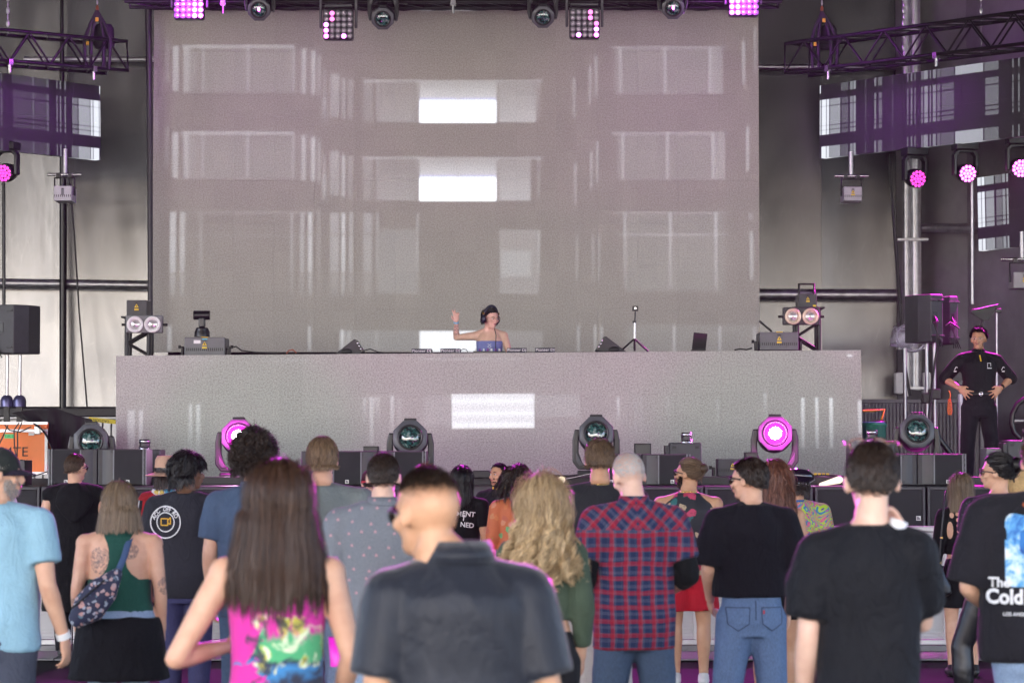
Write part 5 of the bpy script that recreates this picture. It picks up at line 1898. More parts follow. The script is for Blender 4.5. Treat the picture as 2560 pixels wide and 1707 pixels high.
    def pants(self, m, waist=1.02, length=1.0, ease=.012, flare=.0, name='trousers', amp=.010, knee=.064, ankle=.05):
        T, k, w = self.T, self.k, self.w
        S_ = []
        for z in list(np.arange(.765, waist, .04)) + [waist]:
            rx, ry, cy = secs_at(T, z)
            e_ = ease * (.8 if z < .86 else .25)
            S_.append((z, rx + e_, ry + e_, cy))
        mb = MB().loft(S_, 24, 2.4)
        for (dx, dy), sx in zip(self.legsep, (-1, 1)):
            hp, kn, an = Vector((sx * .088 * w ** .5, -.008, .87)), Vector((dx * 1.02, .015 + dy * .5, .48)), Vector((dx, -.02 + dy, .06))
            if length < .5:
                q = hp.lerp(kn, length * 2)
                mb.tube([hp, q], [.094 * (.4 + .6 * w) + ease, .086 + ease + flare], 18)
            else:
                q = kn.lerp(an, (length - .5) * 2)
                mb.tube([hp, hp.lerp(kn, .45), kn], [.094 * (.4 + .6 * w) + ease, .08 + ease, max(.066, knee) + ease], 18, round_caps=True)
                mb.tube([kn, kn.lerp(q, .4) + Vector((0, -.01, 0)), q], [max(.066, knee) + ease, max(.066, knee) + ease * .6 + .004, ankle + ease + flare], 16)
        me = remesh(mb, .013, 3, name)
        folds(me, amp, self.seed + 1, 22, 16)
        me.transform(Matrix.Scale(k, 4))
        return obj(name, me, m, self.root)

    def skirt(self, m, z0, z1, ease=.02, flare=.05, name='skirt', amp=.012):
        S_ = []
        for z in np.linspace(z0, z1, 8):
            rx, ry, cy = secs_at(self.T, max(z, .86))
            f = flare * (z1 - z) / (z1 - z0)
            S_.append((z, rx + ease + f, ry + ease + f, cy))
        me = remesh(MB().loft(S_, 24, 2.3), .013, 3, name)
        folds(me, amp, self.seed + 2, 26, 8)
        me.transform(Matrix.Scale(self.k, 4))
        return obj(name, me, m, self.root)

    def shoes(self, m):
        for (dx, dy), sx in zip(self.legsep, (-1, 1)):
            an = Vector((dx, -.02 + dy, .05))
            me = remesh(MB().tube([an + Vector((0, -.04, .0)), an + Vector((0, .06, .0)), an + Vector((sx * .012, .17, -.012))], [.043, .046, .036], 14, round_caps=True).ell(an + Vector((0, 0, .03)), (.045, .05, .05)), .012, 2, 'shoe')
            me.transform(Matrix.Scale(self.k, 4))
            obj('shoe', me, m, self.root)

    def collar(self, m, r=.068, h=.045, z=1.478, name='collar', flare=.012):
        T = [(z, r + flare, r * .95 + flare, -.012), (z + h, r, r * .95, -.004), (z + h - .004, r - .006, r * .95 - .006, -.004), (z + .006, r + flare - .006, r * .95 + flare - .006, -.012)]
        me = MB().loft(T, 28, 2).mesh(name)
        me.transform(Matrix.Scale(self.k, 4))
        return obj(name, me, m, self.root)

    def ring(self, m, z, r, th=.004, name='necklace', tilt=0.0, cy=-.008):
        pts = [(r * math.cos(a), cy + r * .95 * math.sin(a), z + tilt * math.sin(a)) for a in np.linspace(0, 2 * PI, 33)]
        me = MB().tube(pts, th, 6).mesh(name)
        me.transform(Matrix.Scale(self.k, 4))
        return obj(name, me, m, self.root)

    def cuff(self, m, side, frac, r=.034, wd=.02, name='wristband'):
        A = self.L if side < 0 else self.Rr
        a, b = A['e'].lerp(A['h'], frac), A['e'].lerp(A['h'], frac) + (A['h'] - A['e']).normalized() * wd
        me = MB().tube([a, b], r, 18).mesh(name)
        me.transform(Matrix.Scale(self.k, 4))
        return obj(name, me, m, self.root)

    # ---- hair
    def hair(self, mat, style='short', n=2600, length=.035, steps=4, width=.004, lift=.45, comb=(0, -.25, -1), grav=.2, curl=0.0, cf=60, shape=(1, 1, 1), layer=.008, cap=1.035, hairline=None,
             rootdark=.0, spread=.25, tone=(.2, .9), part=None, name='hair', jitter=.25, taper=True, bulk=None, maxz=None, ends=0.0, follow=0.0, clump=0, zend=None, gather=None, cl=.5):
        r = np.random.default_rng(self.seed + 5)
        c0 = np.array((0, -.006, .125))
        rad = np.array((.077, .099, .094)) * np.array(shape)
        zl = hairline if hairline is not None else ([-1, -.45, -.1, .12, .3, .55, .8, 1], [-.72, -.66, -.42, -.12, .05, .38, .52, .58])
        # roots on the scalp
        pts = r.normal(size=(n * 4, 3))
        pts /= np.linalg.norm(pts, axis=1)[:, None]
        keep = pts[:, 2] > np.interp(pts[:, 1], zl[0], zl[1]) + (r.uniform(-.06, .2, len(pts)) if length < .06 else 0)
        if maxz is not None:
            keep &= pts[:, 2] < maxz
        nn = pts[keep][:n]
        p = c0 + nn * rad * (1 + layer * r.uniform(0, 1, len(nn))[:, None] / .09)
        HMm = np.array(self.HM)
        Rm, tm = HMm[:3, :3], HMm[:3, 3]
        fly = r.random(len(nn)) < (.05 if length > .06 else .0)
        inv = np.array(self.HM.inverted())
        cb = np.array(comb, float)[None, :].repeat(len(nn), 0)
        if part is not None:                     # fall to either side of a parting
            cb[:, 0] += np.sign(nn[:, 0] - part) * .9
        tang = cb - nn * np.sum(cb * nn, axis=1)[:, None]
        tang /= np.linalg.norm(tang, axis=1)[:, None] + 1e-6
        v = tang + nn * lift + r.normal(size=nn.shape) * (spread * np.where(fly, 2.2, 1.0))[:, None]
        P = p @ Rm.T + tm
        v = v @ Rm.T
        N = nn @ Rm.T
        v /= np.linalg.norm(v, axis=1)[:, None]
        Ls = length * r.uniform(1 - jitter, 1 + jitter * .4, len(nn))
        if length < .06:                          # cut shorter towards the hairline
            Ls *= np.clip((nn[:, 2] - np.interp(nn[:, 1], zl[0], zl[1])) / .45, .22, 1)
        if zend is not None:                      # trimmed to one level
            Ls = np.minimum(Ls, np.maximum(.03, (P[:, 2] - zend) * 1.12 + .02) * r.uniform(1 - jitter * .5, 1 + jitter * .25, len(nn)))
        seg = (Ls / steps)[:, None]
        ph = r.uniform(0, 6.28, (len(nn), 2))
        cid = None
        if clump:                                 # neighbouring strands share a lock
            cen = r.choice(len(nn), clump, replace=False)
            cid = np.argmin(((nn[:, None, :] - nn[cen][None]) ** 2).sum(2), axis=1)
            ph[:, 0] = ph[cen][cid, 0] + r.normal(size=len(nn)) * .35
            Ls = Ls * .6 + .4 * Ls[cen][cid]
            seg = (Ls / steps)[:, None]
        T = np.array(self.T)
        path = [P.copy()]
        lay = layer * (r.uniform(.1, 1, len(nn)) + np.where(fly, .9, 0))
        for j in range(steps):
            v = v * (1 - grav) + np.array((0, 0, -1.0)) * grav
            if gather is not None:
                gp = np.array(self.HM @ Vector(gather))
                dd = gp - P
                v = v + dd / (np.linalg.norm(dd, axis=1)[:, None] + .02) * .35
            if follow:
                qq = (np.c_[P, np.ones(len(P))] @ inv.T)[:, :3] - c0
                ql = np.linalg.norm(qq / rad, axis=1)
                on = (qq / rad ** 2)
                on /= np.linalg.norm(on, axis=1)[:, None]
                on = on @ Rm.T
                kf = follow * np.clip((1.6 - ql) / .4, 0, 1) * np.clip((qq[:, 2] + .07) / .06, 0 if gather is None else 1, 1)
                v = v - on * (np.sum(v * on, axis=1) * kf + .06 * kf)[:, None]
            if cid is not None and j > 0:
                v = v + (P[cen][cid] - P) / (np.linalg.norm(P[cen][cid] - P, axis=1)[:, None] + .03) * cl * .5
            if curl:
                a = ph[:, 0] + cf * Ls * j / steps
                sx = np.cross(v, N)
                amt = curl * (ends + (1 - ends) * (j / steps) if ends else 1)
                v = v + (sx * np.sin(a)[:, None] + N * np.cos(a)[:, None]) * amt
            v /= np.linalg.norm(v, axis=1)[:, None]
            P = P + v * seg
            # keep outside the skull
            q = np.c_[P, np.ones(len(P))] @ inv.T
            q = q[:, :3] - c0
            l = np.linalg.norm(q / rad, axis=1)
            lim = 1.02 + lay / .09
            ins = l < lim
            q[ins] *= (lim[ins] / l[ins])[:, None]
            P[ins] = (q[ins] + c0) @ Rm.T + tm
            # and outside neck, shoulders and back
            low = P[:, 2] < 1.6
            if low.any():
                rx, ry, cy = (np.interp(P[:, 2], T[:, 0], T[:, i]) for i in (1, 2, 3))
                rx = np.where(P[:, 2] > 1.40, np.interp(P[:, 2], [1.36, 1.42, 1.62], [.15, .118, .084]) * self.w * self.hairw, rx + .02) + lay * .6
                ry = np.where(P[:, 2] > 1.40, np.maximum(ry + .02, np.interp(P[:, 2], [1.40, 1.62], [.122, .108])), ry + .022) + lay * .6
                e = np.sqrt((P[:, 0] / rx) ** 2 + ((P[:, 1] - cy) / ry) ** 2)
                ins = low & (e < 1)
                sc = 1 / np.maximum(e, .05)
                P[ins, 0] *= np.minimum(sc[ins], 1.6)
                P[ins, 1] = cy[ins] + (P[ins, 1] - cy[ins]) * sc[ins]
            path.append(P.copy())
        path = np.array(path)                     # steps+1, n, 3
        S1 = steps + 1
        tg = np.gradient(path, axis=0)
        tg /= np.linalg.norm(tg, axis=2)[..., None] + 1e-9
        ctr = tm + Rm @ c0
        out = path - ctr
        out[..., 2] *= .3
        sd_ = np.cross(tg, out)
        sd_ /= np.linalg.norm(sd_, axis=2)[..., None] + 1e-9
        tw = r.uniform(-.9, .9, len(nn))[None, :, None]
        nr = np.cross(sd_, tg)
        sd_ = sd_ * np.cos(tw) + nr * np.sin(tw)
        tp = np.linspace(0, 1, S1)
        wv = width * (1 - .75 * tp ** 2) if taper else width * np.ones(S1)
        wv = wv[:, None, None] * (r.uniform(.6, 1.3, len(nn)) * np.where(fly, .35, 1.0))[None, :, None]
        A, B = path - sd_ * wv / 2, path + sd_ * wv / 2
        V = np.stack([A, B], axis=2).transpose(1, 0, 2, 3).reshape(-1, 3)     # strand, step, side
        K = len(nn)
        base = (np.arange(K) * S1 * 2)[:, None] + (np.arange(steps) * 2)[None, :]
        Fq = np.stack([base, base + 1, base + 3, base + 2], axis=2).reshape(-1, 4)
        tn = r.uniform(tone[0], tone[1], K)[:, None] * np.ones((1, S1))
        if rootdark:
            tn = tn * (1 - rootdark * (1 - tp[None, :]) ** 1.5)
        tn = np.repeat(tn.reshape(-1), 2)
        # solid undercoat on the scalp
        cm = MB()
        nu, nv = 40, 26
        idx = {}
        CV, CF = [], []
        for j in range(nv + 1):
            th = PI * j / nv
            for i in range(nu):
                f = 2 * PI * i / nu
                d = np.array((math.sin(th) * math.cos(f), math.sin(th) * math.sin(f), math.cos(th)))
                CV.append(d)
        CV = np.array(CV)
        okv = CV[:, 2] > np.interp(CV[:, 1], zl[0], zl[1]) + (.08 if length < .06 else -.03)
        wob = 1 + .012 * np.sin(CV @ np.array((31, 17, 23))) + .012 * np.sin(CV @ np.array((-19, 37, 29)))
        edge = np.clip((CV[:, 2] - np.interp(CV[:, 1], zl[0], zl[1])) / .4, 0, 1)
        capv = .975 + (cap - .975) * edge ** .6
        CP = (c0 + CV * rad * (capv * (1 + (wob - 1) * edge))[:, None]) @ Rm.T + tm
        for j in range(nv):
            for i in range(nu):
                q = (j * nu + i, (j + 1) * nu + i, (j + 1) * nu + (i + 1) % nu, j * nu + (i + 1) % nu)
                if all(okv[list(q)]):
                    CF.append(q)
        o = len(V)
        V = np.vstack([V, CP])
        tn = np.r_[tn, np.full(len(CP), tone[0] * .6 * (1 - rootdark * .6))]
        faces = [tuple(x) for x in Fq] + [tuple(x + o for x in q) for q in CF]
        if bulk:
            for (cc, rr) in bulk:
                bm = MB().ell(cc, rr, None, 16, 11)
                o = len(V)
                bv = np.array([tuple(self.HM @ Vector(x)) for x in bm.v])
                V = np.vstack([V, bv])
                tn = np.r_[tn, np.full(len(bv), tone[0] * .8)]
                faces += [tuple(x + o for x in q) for q in bm.f]
        me = bpy.data.meshes.new(name)
        me.from_pydata((V * self.k).tolist(), [], faces)
        at = me.color_attributes.new('tone', 'FLOAT_COLOR', 'POINT')
        ca = np.ones((len(V), 4), np.float32)
        ca[:, :3] = tn[:, None]
        at.data.foreach_set('color', ca.ravel())
        me.polygons.foreach_set('use_smooth', [True] * len(me.polygons))
        me.update()
        return obj(name, me, mat, self.root)

    def hmesh(self, mb, name, m, parent=None, bevel=0.0):
        """a mesh given in head coordinates"""
        me = mb.mesh(name)
        me.transform(Matrix.Scale(self.k, 4) @ self.HM)
        return obj(name, me, m, parent or self.root, bevel)

    def face(self, brow=(.03, .02, .015), lip=(.4, .14, .12), eyes=True, lipstick=1.0):
        if eyes:
            for sx in (-1, 1):
                e = self.hmesh(MB().ell((sx * .032, .0885, .106), (.0135, .010, .0075), None, 12, 8), 'eye', EYEW)
                self.hmesh(MB().ell((sx * .032, .0975, .106), (.0062, .003, .0065), None, 10, 6), 'iris', EYED, e)
        bm = M('eyebrow_hair', brow, .7, 0, .2, 40)
        for sx in (-1, 1):
            self.hmesh(MB().tube([(sx * .014, .101, .123), (sx * .032, .098, .129), (sx * .052, .084, .124)], [.0035, .0042, .002], 6), 'eyebrow', bm)
        lm = M('lip_skin', lip, .45, 0, .08, 60)
        self.hmesh(MB().ell((0, .1015, .0525), (.021, .008, .005), None, 12, 6).ell((0, .1005, .044), (.018, .009, .0055), None, 12, 6), 'lips', lm)

    def beard(self, mat, n=900, moust=True, full=True, length=.014):
        r = np.random.default_rng(self.seed + 9)
        P = []
        while len(P) < n:
            d = r.normal(size=3)
            d /= np.linalg.norm(d)
            if d[1] < -.15:
                continue
            q = np.array((0, .032, .06)) + d * np.array((.058, .066, .076))
            x, y, z = q
            if z > (.085 if abs(x) > .046 else .036) and not (moust and .056 < z < .07 and abs(x) < .03 and y > .08):
                continue
            if abs(x) < .02 and .038 < z < .056:
                continue
            if not full and abs(x) > .03:
                continue
            P.append((q, d))
        V, Fc = [], []
        for q, d in P:
            dn = d * .6 + np.array((0, .1, -.8)) + r.normal(size=3) * .3
            dn = dn / np.linalg.norm(dn) * length * r.uniform(.6, 1.2)
            s_ = np.cross(dn, d)
            s_ = s_ / (np.linalg.norm(s_) + 1e-6) * .0018
            o = len(V)
            V += [q - s_, q + s_, q + dn]
            Fc.append((o, o + 1, o + 2))
        me = bpy.data.meshes.new('beard')
        V = np.array(V)
        V = (np.c_[V, np.ones(len(V))] @ np.array(self.HM).T)[:, :3] * self.k
        me.from_pydata(V.tolist(), [], Fc)
        at = me.color_attributes.new('tone', 'FLOAT_COLOR', 'POINT')
        at.data.foreach_set('color', np.repeat(np.c_[r.uniform(.1, .8, (len(P), 1)).repeat(3, 1), np.ones((len(P), 1))].astype(np.float32), 3, axis=0).ravel())
        me.update()
        return obj('beard', me, mat, self.root)

    def glasses(self, lens=None, frame=None, up=0.0, back=0.0, round_=False, name='sunglasses'):
        z = .103 + up
        y = .108 - back
        mb = MB()
        for sx in (-1, 1):
            pts = [(sx * .033 + (.026 if not round_ else .025) * math.cos(a), y - .012 * abs(math.cos(a) * .4) - (.008 if sx * math.cos(a) > .5 else 0), z + (.02 if not round_ else .024) * math.sin(a)) for a in np.linspace(0, 2 * PI, 21)]
            mb.tube(pts, .0013 if round_ else .0032, 6)
            mb.tube([(sx * .058, y - .012, z + .008), (sx * .081, y - .055, z + .008), (sx * .084, y - .115, z - .004)], .0028 if round_ else .004, 6)
        mb.tube([(-.01, y, z + .004), (.01, y, z + .004)], .002, 6)
        g = self.hmesh(mb, name, frame or BLACK2)
        if lens:
            lm = MB()
            for sx in (-1, 1):
                lm.ell((sx * .033, y - .004, z), (.027, .005, .021 if not round_ else .024), Matrix.Rotation(sx * -.18, 3, 'Z'), 16, 8)
            self.hmesh(lm, 'lens', lens, g)
        return g

    def cap_hat(self, m, mbrim, back=False, brim_dir=0.0):
        zl = MB()
        secs = [(.105, .083, .106, -.006), (.14, .085, .106, -.008), (.18, .078, .096, -.010), (.21, .058, .07, -.012), (.226, .03, .035, -.012), (.23, .004, .004, -.012)]
        o = self.hmesh(zl.loft(secs, 26, 2), 'cap', m)
        V, Fc = [], []
        n = 14
        for i in range(n + 1):
            a = PI * i / n
            for f, dz in ((1.0, 0), (1.75, -.02), (1.0, -.006), (1.75, -.026)):
                x, y = math.cos(a) * .078, math.sin(a) * .098
                yy = y * (1 if f == 1.0 else 1) + (.075 * math.sin(a) if f > 1 else 0)
                V.append((x * (1 if f == 1 else 1.02), yy + .0, .118 + dz + .012 * math.sin(a)))
        for i in range(n):
            a, b = 4 * i, 4 * i + 4
            Fc += [(a, a + 1, b + 1, b), (a + 2, b + 2, b + 3, a + 3), (a + 1, a + 3, b + 3, b + 1)]
        X = Matrix.Rotation(PI, 4, 'Z') if back else Matrix()
        self.hmesh(MB().add(V, Fc, True, X), 'cap_brim', mbrim, o)
        return o

    def wrap(self, me, m, target, z=None, name='print', front=False, off=.004):
        """lay flat artwork (x, z in person coordinates, metres) onto the garment"""
        dg = bpy.context.evaluated_depsgraph_get()
        bv = BVHTree.FromPolygons([v.co for v in target.data.vertices], [tuple(p.vertices) for p in target.data.polygons])
        s_ = 1 if not front else -1
        for v in me.vertices:
            x, zz = v.co.x * (1 if not front else -1), v.co.z
            hit = bv.ray_cast(Vector((x, -1.5 * s_, zz)), Vector((0, s_, 0)))
            y = hit[0].y if hit[0] else -.15 * s_
            v.co = (x, y - off * s_, zz)
        me.update()
        return obj(name, me, m, self.root)

    def text(self, s, size, x, z, m, target, rot=0.0, name='print', front=False, off=.004, xs=1.0, align='CENTER', bold=.02):
        me = text_mesh(s, size, align, 0, bold)
        me.transform(Matrix.Translation((x, 0, z)) @ Matrix.Rotation(rot, 4, 'Y') @ Matrix.Rotation(R(90), 4, 'X') @ Matrix.Diagonal((xs, 1, 1, 1)))
        return self.wrap(me, m, target, name=name, front=front, off=off)


def flat(mb_pts, faces):
    me = bpy.data.meshes.new('print')
    me.from_pydata([(x, 0, z) for x, z in mb_pts], [], faces)
    return me


def flat_ring(cx, cz, r0, r1, n=40):
    P = []
    for i in range(n):
        a = 2 * PI * i / n
        P += [(cx + r0 * math.cos(a), cz + r0 * math.sin(a)), (cx + r1 * math.cos(a), cz + r1 * math.sin(a))]
    return flat(P, [(2 * i, 2 * i + 1, (2 * i + 3) % (2 * n), (2 * i + 2) % (2 * n)) for i in range(n)])


def flat_line(pts, w):
    P, Fc = [], []
    for (x0, z0), (x1, z1) in zip(pts[:-1], pts[1:]):
        L = math.hypot(x1 - x0, z1 - z0)
        steps = max(1, int(L / .015))
        nx, nz = -(z1 - z0) / L * w / 2, (x1 - x0) / L * w / 2
        for i in range(steps):
            a, b = i / steps, (i + 1) / steps
            o = len(P)
            for t, s_ in ((a, 1), (a, -1), (b, -1), (b, 1)):
                P.append((x0 + (x1 - x0) * t + nx * s_, z0 + (z1 - z0) * t + nz * s_))
            Fc.append((o, o + 1, o + 2, o + 3))
    return flat(P, Fc)


def flat_grid(cx, cz, w, h, n, m, r=.25):
    """rounded rectangle of small faces"""
    P, Fc = [], []
    for j in range(m + 1):
        for i in range(n + 1):
            u, v = 2 * i / n - 1, 2 * j / m - 1
            a = max(0, abs(u) - (1 - r)) / r
            b = max(0, abs(v) - (1 - r)) / r
            L = math.hypot(a, b)
            if L > 1:
                u = math.copysign(1 - r + r * a / L, u)
                v = math.copysign(1 - r + r * b / L, v)
            P.append((cx + u * w / 2, cz + v * h / 2))
    for j in range(m):
        for i in range(n):
            q = j * (n + 1) + i
            Fc.append((q, q + 1, q + n + 2, q + n + 1))
    return flat(P, Fc)


EYEW = M('eye_white', (.6, .57, .54), .25, 0, .04, 40)
EYED = M('dark_iris', (.03, .018, .012), .2, 0, .1, 60)
SHADE = M('dark_lens', (.012, .01, .014), .08, 0, .1, 10, spec=.8)
CLEARL = NB('clear_spectacle_lens')
CLEARL.set(col=(.9, .85, .85), rough=.03, trans=.92, ior=1.1, spec=.3)
CLEARL.bump(CLEARL.noise(CLEARL.co(), 20, 1)[0], .01)
CLEARL = CLEARL.m
GOLD = M('gold_chain_metal', (.8, .52, .16), .25, .9, .15, 60)


# patterned fabrics
def plaid():
    nb = NB('red_navy_plaid')
    x = nb.xyz(nb.co())
    zy = nb.math('GREATER_THAN', x[2], 1.335)
    ax = nb.math('ABSOLUTE', x[0])
    u2 = nb.math('MULTIPLY', nb.math('ADD', ax, x[2]), .72)
    v2 = nb.math('MULTIPLY', nb.math('SUBTRACT', x[2], ax), .72)
    wv = nb.noise(nb.co(), 5, 2)[0]
    wob = nb.math('MULTIPLY', nb.math('SUBTRACT', wv, .5), .03)

    def sel(a, b):
        m = nb.n('Mix', data_type='FLOAT')
        nb.link(zy, m.inputs[0])
        nb.put(m.inputs[2], a)
        nb.put(m.inputs[3], b)
        return m.outputs[0]
    u, v = nb.math('ADD', sel(x[0], u2), wob), nb.math('ADD', sel(x[2], v2), wob)

    def band(c, per, w, ph):
        f = nb.math('FRACT', nb.math('ADD', nb.math('DIVIDE', c, per), ph + 20))
        return nb.math('LESS_THAN', f, w)
    red = (.36, .01, .02)
    navy = (.018, .028, .075)
    mid = (.16, .02, .06)
    per = .066
    ru, rv = band(u, per, .3, 0), band(v, per * 1.05, .3, .2)
    col = nb.mix(nb.math('MULTIPLY', ru, .55), navy, red)
    col = nb.mix(nb.math('MULTIPLY', rv, .55), col, red)
    for c, ph in ((u, .62), (u, .74), (v, .8), (v, .92)):
        col = nb.mix(nb.math('MULTIPLY', band(c, per, .05, ph), .2), col, (.34, .34, .4))
    for c, ph in ((u, .15), (v, .35)):
        col = nb.mix(nb.math('MULTIPLY', band(c, per, .05, ph), .12), col, (.3, .25, .3))
    nb.set(col=col, rough=.85, sheen=.04, spec=.2)
    nb.bump(nb.math('ADD', nb.noise(nb.scale(nb.co(), (1, 1, .55)), 13, 4, .6, 1.4)[0], nb.math('MULTIPLY', nb.noise(nb.co(), 260, 2)[0], .05)), .25, .03)
    return nb.m


def tiedye():
    nb = NB('tie_dye_cotton')
    c = nb.co()
    x = nb.xyz(c)
    d1 = nb.noise(c, 7, 4, .65, 1.2)
    n1 = d1[0]
    n2 = nb.noise(nb.scale(c, (1, 1, 1), (3, 1, 2)), 10, 4, .6, 1.4)[0]
    n3 = nb.noise(nb.scale(c, (1, 1, 1), (7, 5, 1)), 9, 5, .7, .8)[0]
    navy, mag, green, white, blue, yel = (.03, .035, .06), (.62, .03, .32), (.08, .42, .18), (.72, .8, .55), (.05, .25, .55), (.6, .55, .08)
    # height above the waist plus noise decides the band, left side stays magenta
    h = nb.math('ADD', x[2], nb.math('MULTIPLY', nb.math('SUBTRACT', n1, .5), .22))
    cx = nb.math('ADD', x[0], nb.math('MULTIPLY', nb.math('SUBTRACT', n2, .5), .2))
    col = nb.ramp(nb.math('MULTIPLY_ADD', h, 2.0, -1.6), [(0.0, navy), (.36, navy), (.44, blue), (.5, navy), (.53, green), (.64, green), (.7, mag), (.9, mag), (.97, navy), (1, navy)])
    side = nb.math('MULTIPLY', nb.math('LESS_THAN', cx, -.06), nb.math('LESS_THAN', h, 1.3))
    col = nb.mix(nb.math('MULTIPLY', side, nb.math('GREATER_THAN', n1, .42)), col, mag)
    blob = nb.ramp(n2, [(.5, (0, 0, 0)), (.6, (1, 1, 1))])
    core = nb.math('MULTIPLY', nb.math('LESS_THAN', h, 1.2), nb.math('GREATER_THAN', h, 1.03))
    core = nb.math('MULTIPLY', core, nb.math('GREATER_THAN', cx, -.07))
    col = nb.mix(nb.math('MULTIPLY', core, nb.xyz(blob)[0]), col, nb.mix(nb.math('GREATER_THAN', n3, .53), white, yel))
    dk = nb.ramp(n3, [(.56, (0, 0, 0)), (.62, (1, 1, 1))])
    col = nb.mix(nb.math('MULTIPLY', nb.xyz(dk)[0], .9), col, navy)
    nb.set(col=col, rough=.85, sheen=.1)
    nb.bump(nb.noise(nb.scale(c, (1, 1, .5)), 12, 3, .6, 1.2)[0], .2, .03)
    return nb.m


def polka():
    nb = NB('grey_shirt_with_pink_flowers')
    c = nb.co()
    x = nb.xyz(c)
    per = .078
    zr = nb.math('DIVIDE', x[2], per * .72)
    row = nb.math('FLOOR', zr)
    xo = nb.math('ADD', nb.math('DIVIDE', x[0], per), nb.math('MULTIPLY', nb.math('MODULO', row, 2.0), .5))
    jx = nb.math('MULTIPLY', nb.math('SINE', nb.math('MULTIPLY', row, 12.9)), .12)
    fx = nb.math('SUBTRACT', nb.math('FRACT', nb.math('ADD', nb.math('ADD', xo, jx), 40)), .5)
    fz = nb.math('SUBTRACT', nb.math('FRACT', zr), .5)
    cj = nb.math('FLOOR', nb.math('ADD', nb.math('ADD', xo, jx), 40))
    fz = nb.math('ADD', fz, nb.math('MULTIPLY', nb.math('SINE', nb.math('ADD', nb.math('MULTIPLY', cj, 7.3), nb.math('MULTIPLY', row, 3.1))), .2))
    fx = nb.math('ADD', fx, nb.math('MULTIPLY', nb.math('SINE', nb.math('ADD', nb.math('MULTIPLY', cj, 4.7), nb.math('MULTIPLY', row, 9.1))), .16))
    d = nb.math('SQRT', nb.math('ADD', nb.math('MULTIPLY', fx, fx), nb.math('MULTIPLY', nb.math('MULTIPLY', fz, fz), .55)))
    ang = nb.math('ARCTAN2', fz, fx)
    pet = nb.math('ADD', .085, nb.math('MULTIPLY', nb.math('SINE', nb.math('MULTIPLY', ang, 5)), .035))
    m = nb.math('LESS_THAN', d, pet)
    g = nb.noise(c, 260, 2)[0]
    base = nb.ramp(g, [(.3, (.13, .145, .165)), (.7, (.2, .215, .24))])
    nb.set(col=nb.mix(m, base, (.46, .25, .28)), rough=.85, sheen=.05)
    nb.bump(nb.math('ADD', nb.noise(nb.scale(c, (1, 1, .5)), 12, 4, .6, 1.4)[0], nb.math('MULTIPLY', g, .06)), .25, .03)
    return nb.m


def psychedelic():
    nb = NB('psychedelic_swirl_print')
    c = nb.co()
    n = nb.noise(c, 5, 2, .45, 1.8)[0]
    f = nb.math('FRACT', nb.math('MULTIPLY', n, 8))
    nb.set(col=nb.ramp(f, [(0, (.42, .6, .03)), (.3, (.42, .6, .03)), (.34, (.04, .2, .35)), (.5, (.04, .2, .35)), (.54, (.6, .1, .25)), (.7, (.65, .12, .28)), (.74, (.7, .32, .05)), (.86, (.5, .4, .05)), (.9, (.1, .03, .25)), (1, (.1, .03, .25))], 'CONSTANT'),
           rough=.7, sheen=.1)
    nb.bump(nb.noise(nb.scale(c, (1, 1, .5)), 12, 3)[0], .2, .03)
    return nb.m


def floral(name, ground, cols, scale=16, thr=.42):
    nb = NB(name)
    c = nb.co()
    nz = nb.noise(c, 24, 2)[1]
    mp = nb.n('Mix', data_type='VECTOR')
    mp.inputs[0].default_value = .045
    nb.link(c, mp.inputs[4])
    nb.link(nz, mp.inputs[5])
    v = nb.voro(mp.outputs[1], scale)
    d = nb.math('LESS_THAN', v[0], thr)
    cc = nb.ramp(nb.xyz(v[1])[0], [(i / len(cols), q) for i, q in enumerate(cols)], 'CONSTANT')
    v2 = nb.voro(mp.outputs[1], scale * 2.7)
    cc = nb.mix(nb.math('MULTIPLY', nb.math('LESS_THAN', v2[0], .25), .45), cc, ground)
    nb.set(col=nb.mix(d, ground, cc), rough=.7, sheen=.1)
    nb.bump(nb.noise(nb.scale(c, (1, 1, .5)), 12, 3)[0], .2, .03)
    return nb.m


def denim(name, col):
    nb = NB(name)
    c = nb.co()
    f = nb.noise(c, 4.5, 4, .6)[0]
    g = nb.noise(nb.scale(c, (1, 1, .25)), 220, 2)[0]
    cc = nb.mix(f, mul(col, .72), mul(col, 1.35))
    cc = nb.mix(.3, cc, nb.ramp(g, [(.3, mul(col, .5)), (.7, mul(col, 1.7))]))
    nb.set(col=cc, rough=.85)
    nb.bump(nb.math('ADD', nb.noise(nb.scale(c, (1, 1, .7)), 16, 4, .6, 1.6)[0], nb.math('MULTIPLY', g, .08)), .3, .03)
    return nb.m


H_BLACK = hair_mat('black', (.003, .0025, .003), (.016, .013, .012), .4)
H_DBROWN = hair_mat('dark_brown', (.006, .0035, .0025), (.042, .024, .015))
H_BROWN = hair_mat('brown', (.03, .017, .010), (.13, .075, .042))
H_LBROWN = hair_mat('light_brown', (.06, .036, .02), (.27, .175, .10))
H_BLONDE = hair_mat('blonde', (.13, .07, .03), (.82, .6, .33))
H_ASH = hair_mat('ash_brown_bob', (.07, .045, .028), (.36, .26, .16))
H_GREY = hair_mat('cropped_white', (.45, .43, .42), (.62, .6, .58), .6)
H_RED = hair_mat('red_brown', (.05, .016, .01), (.22, .085, .05))
H_CHEST = hair_mat('chestnut', (.012, .0055, .0035), (.095, .045, .024))
H_SALT = hair_mat('short_beard_grey', (.2, .17, .15), (.5, .46, .42), .6)
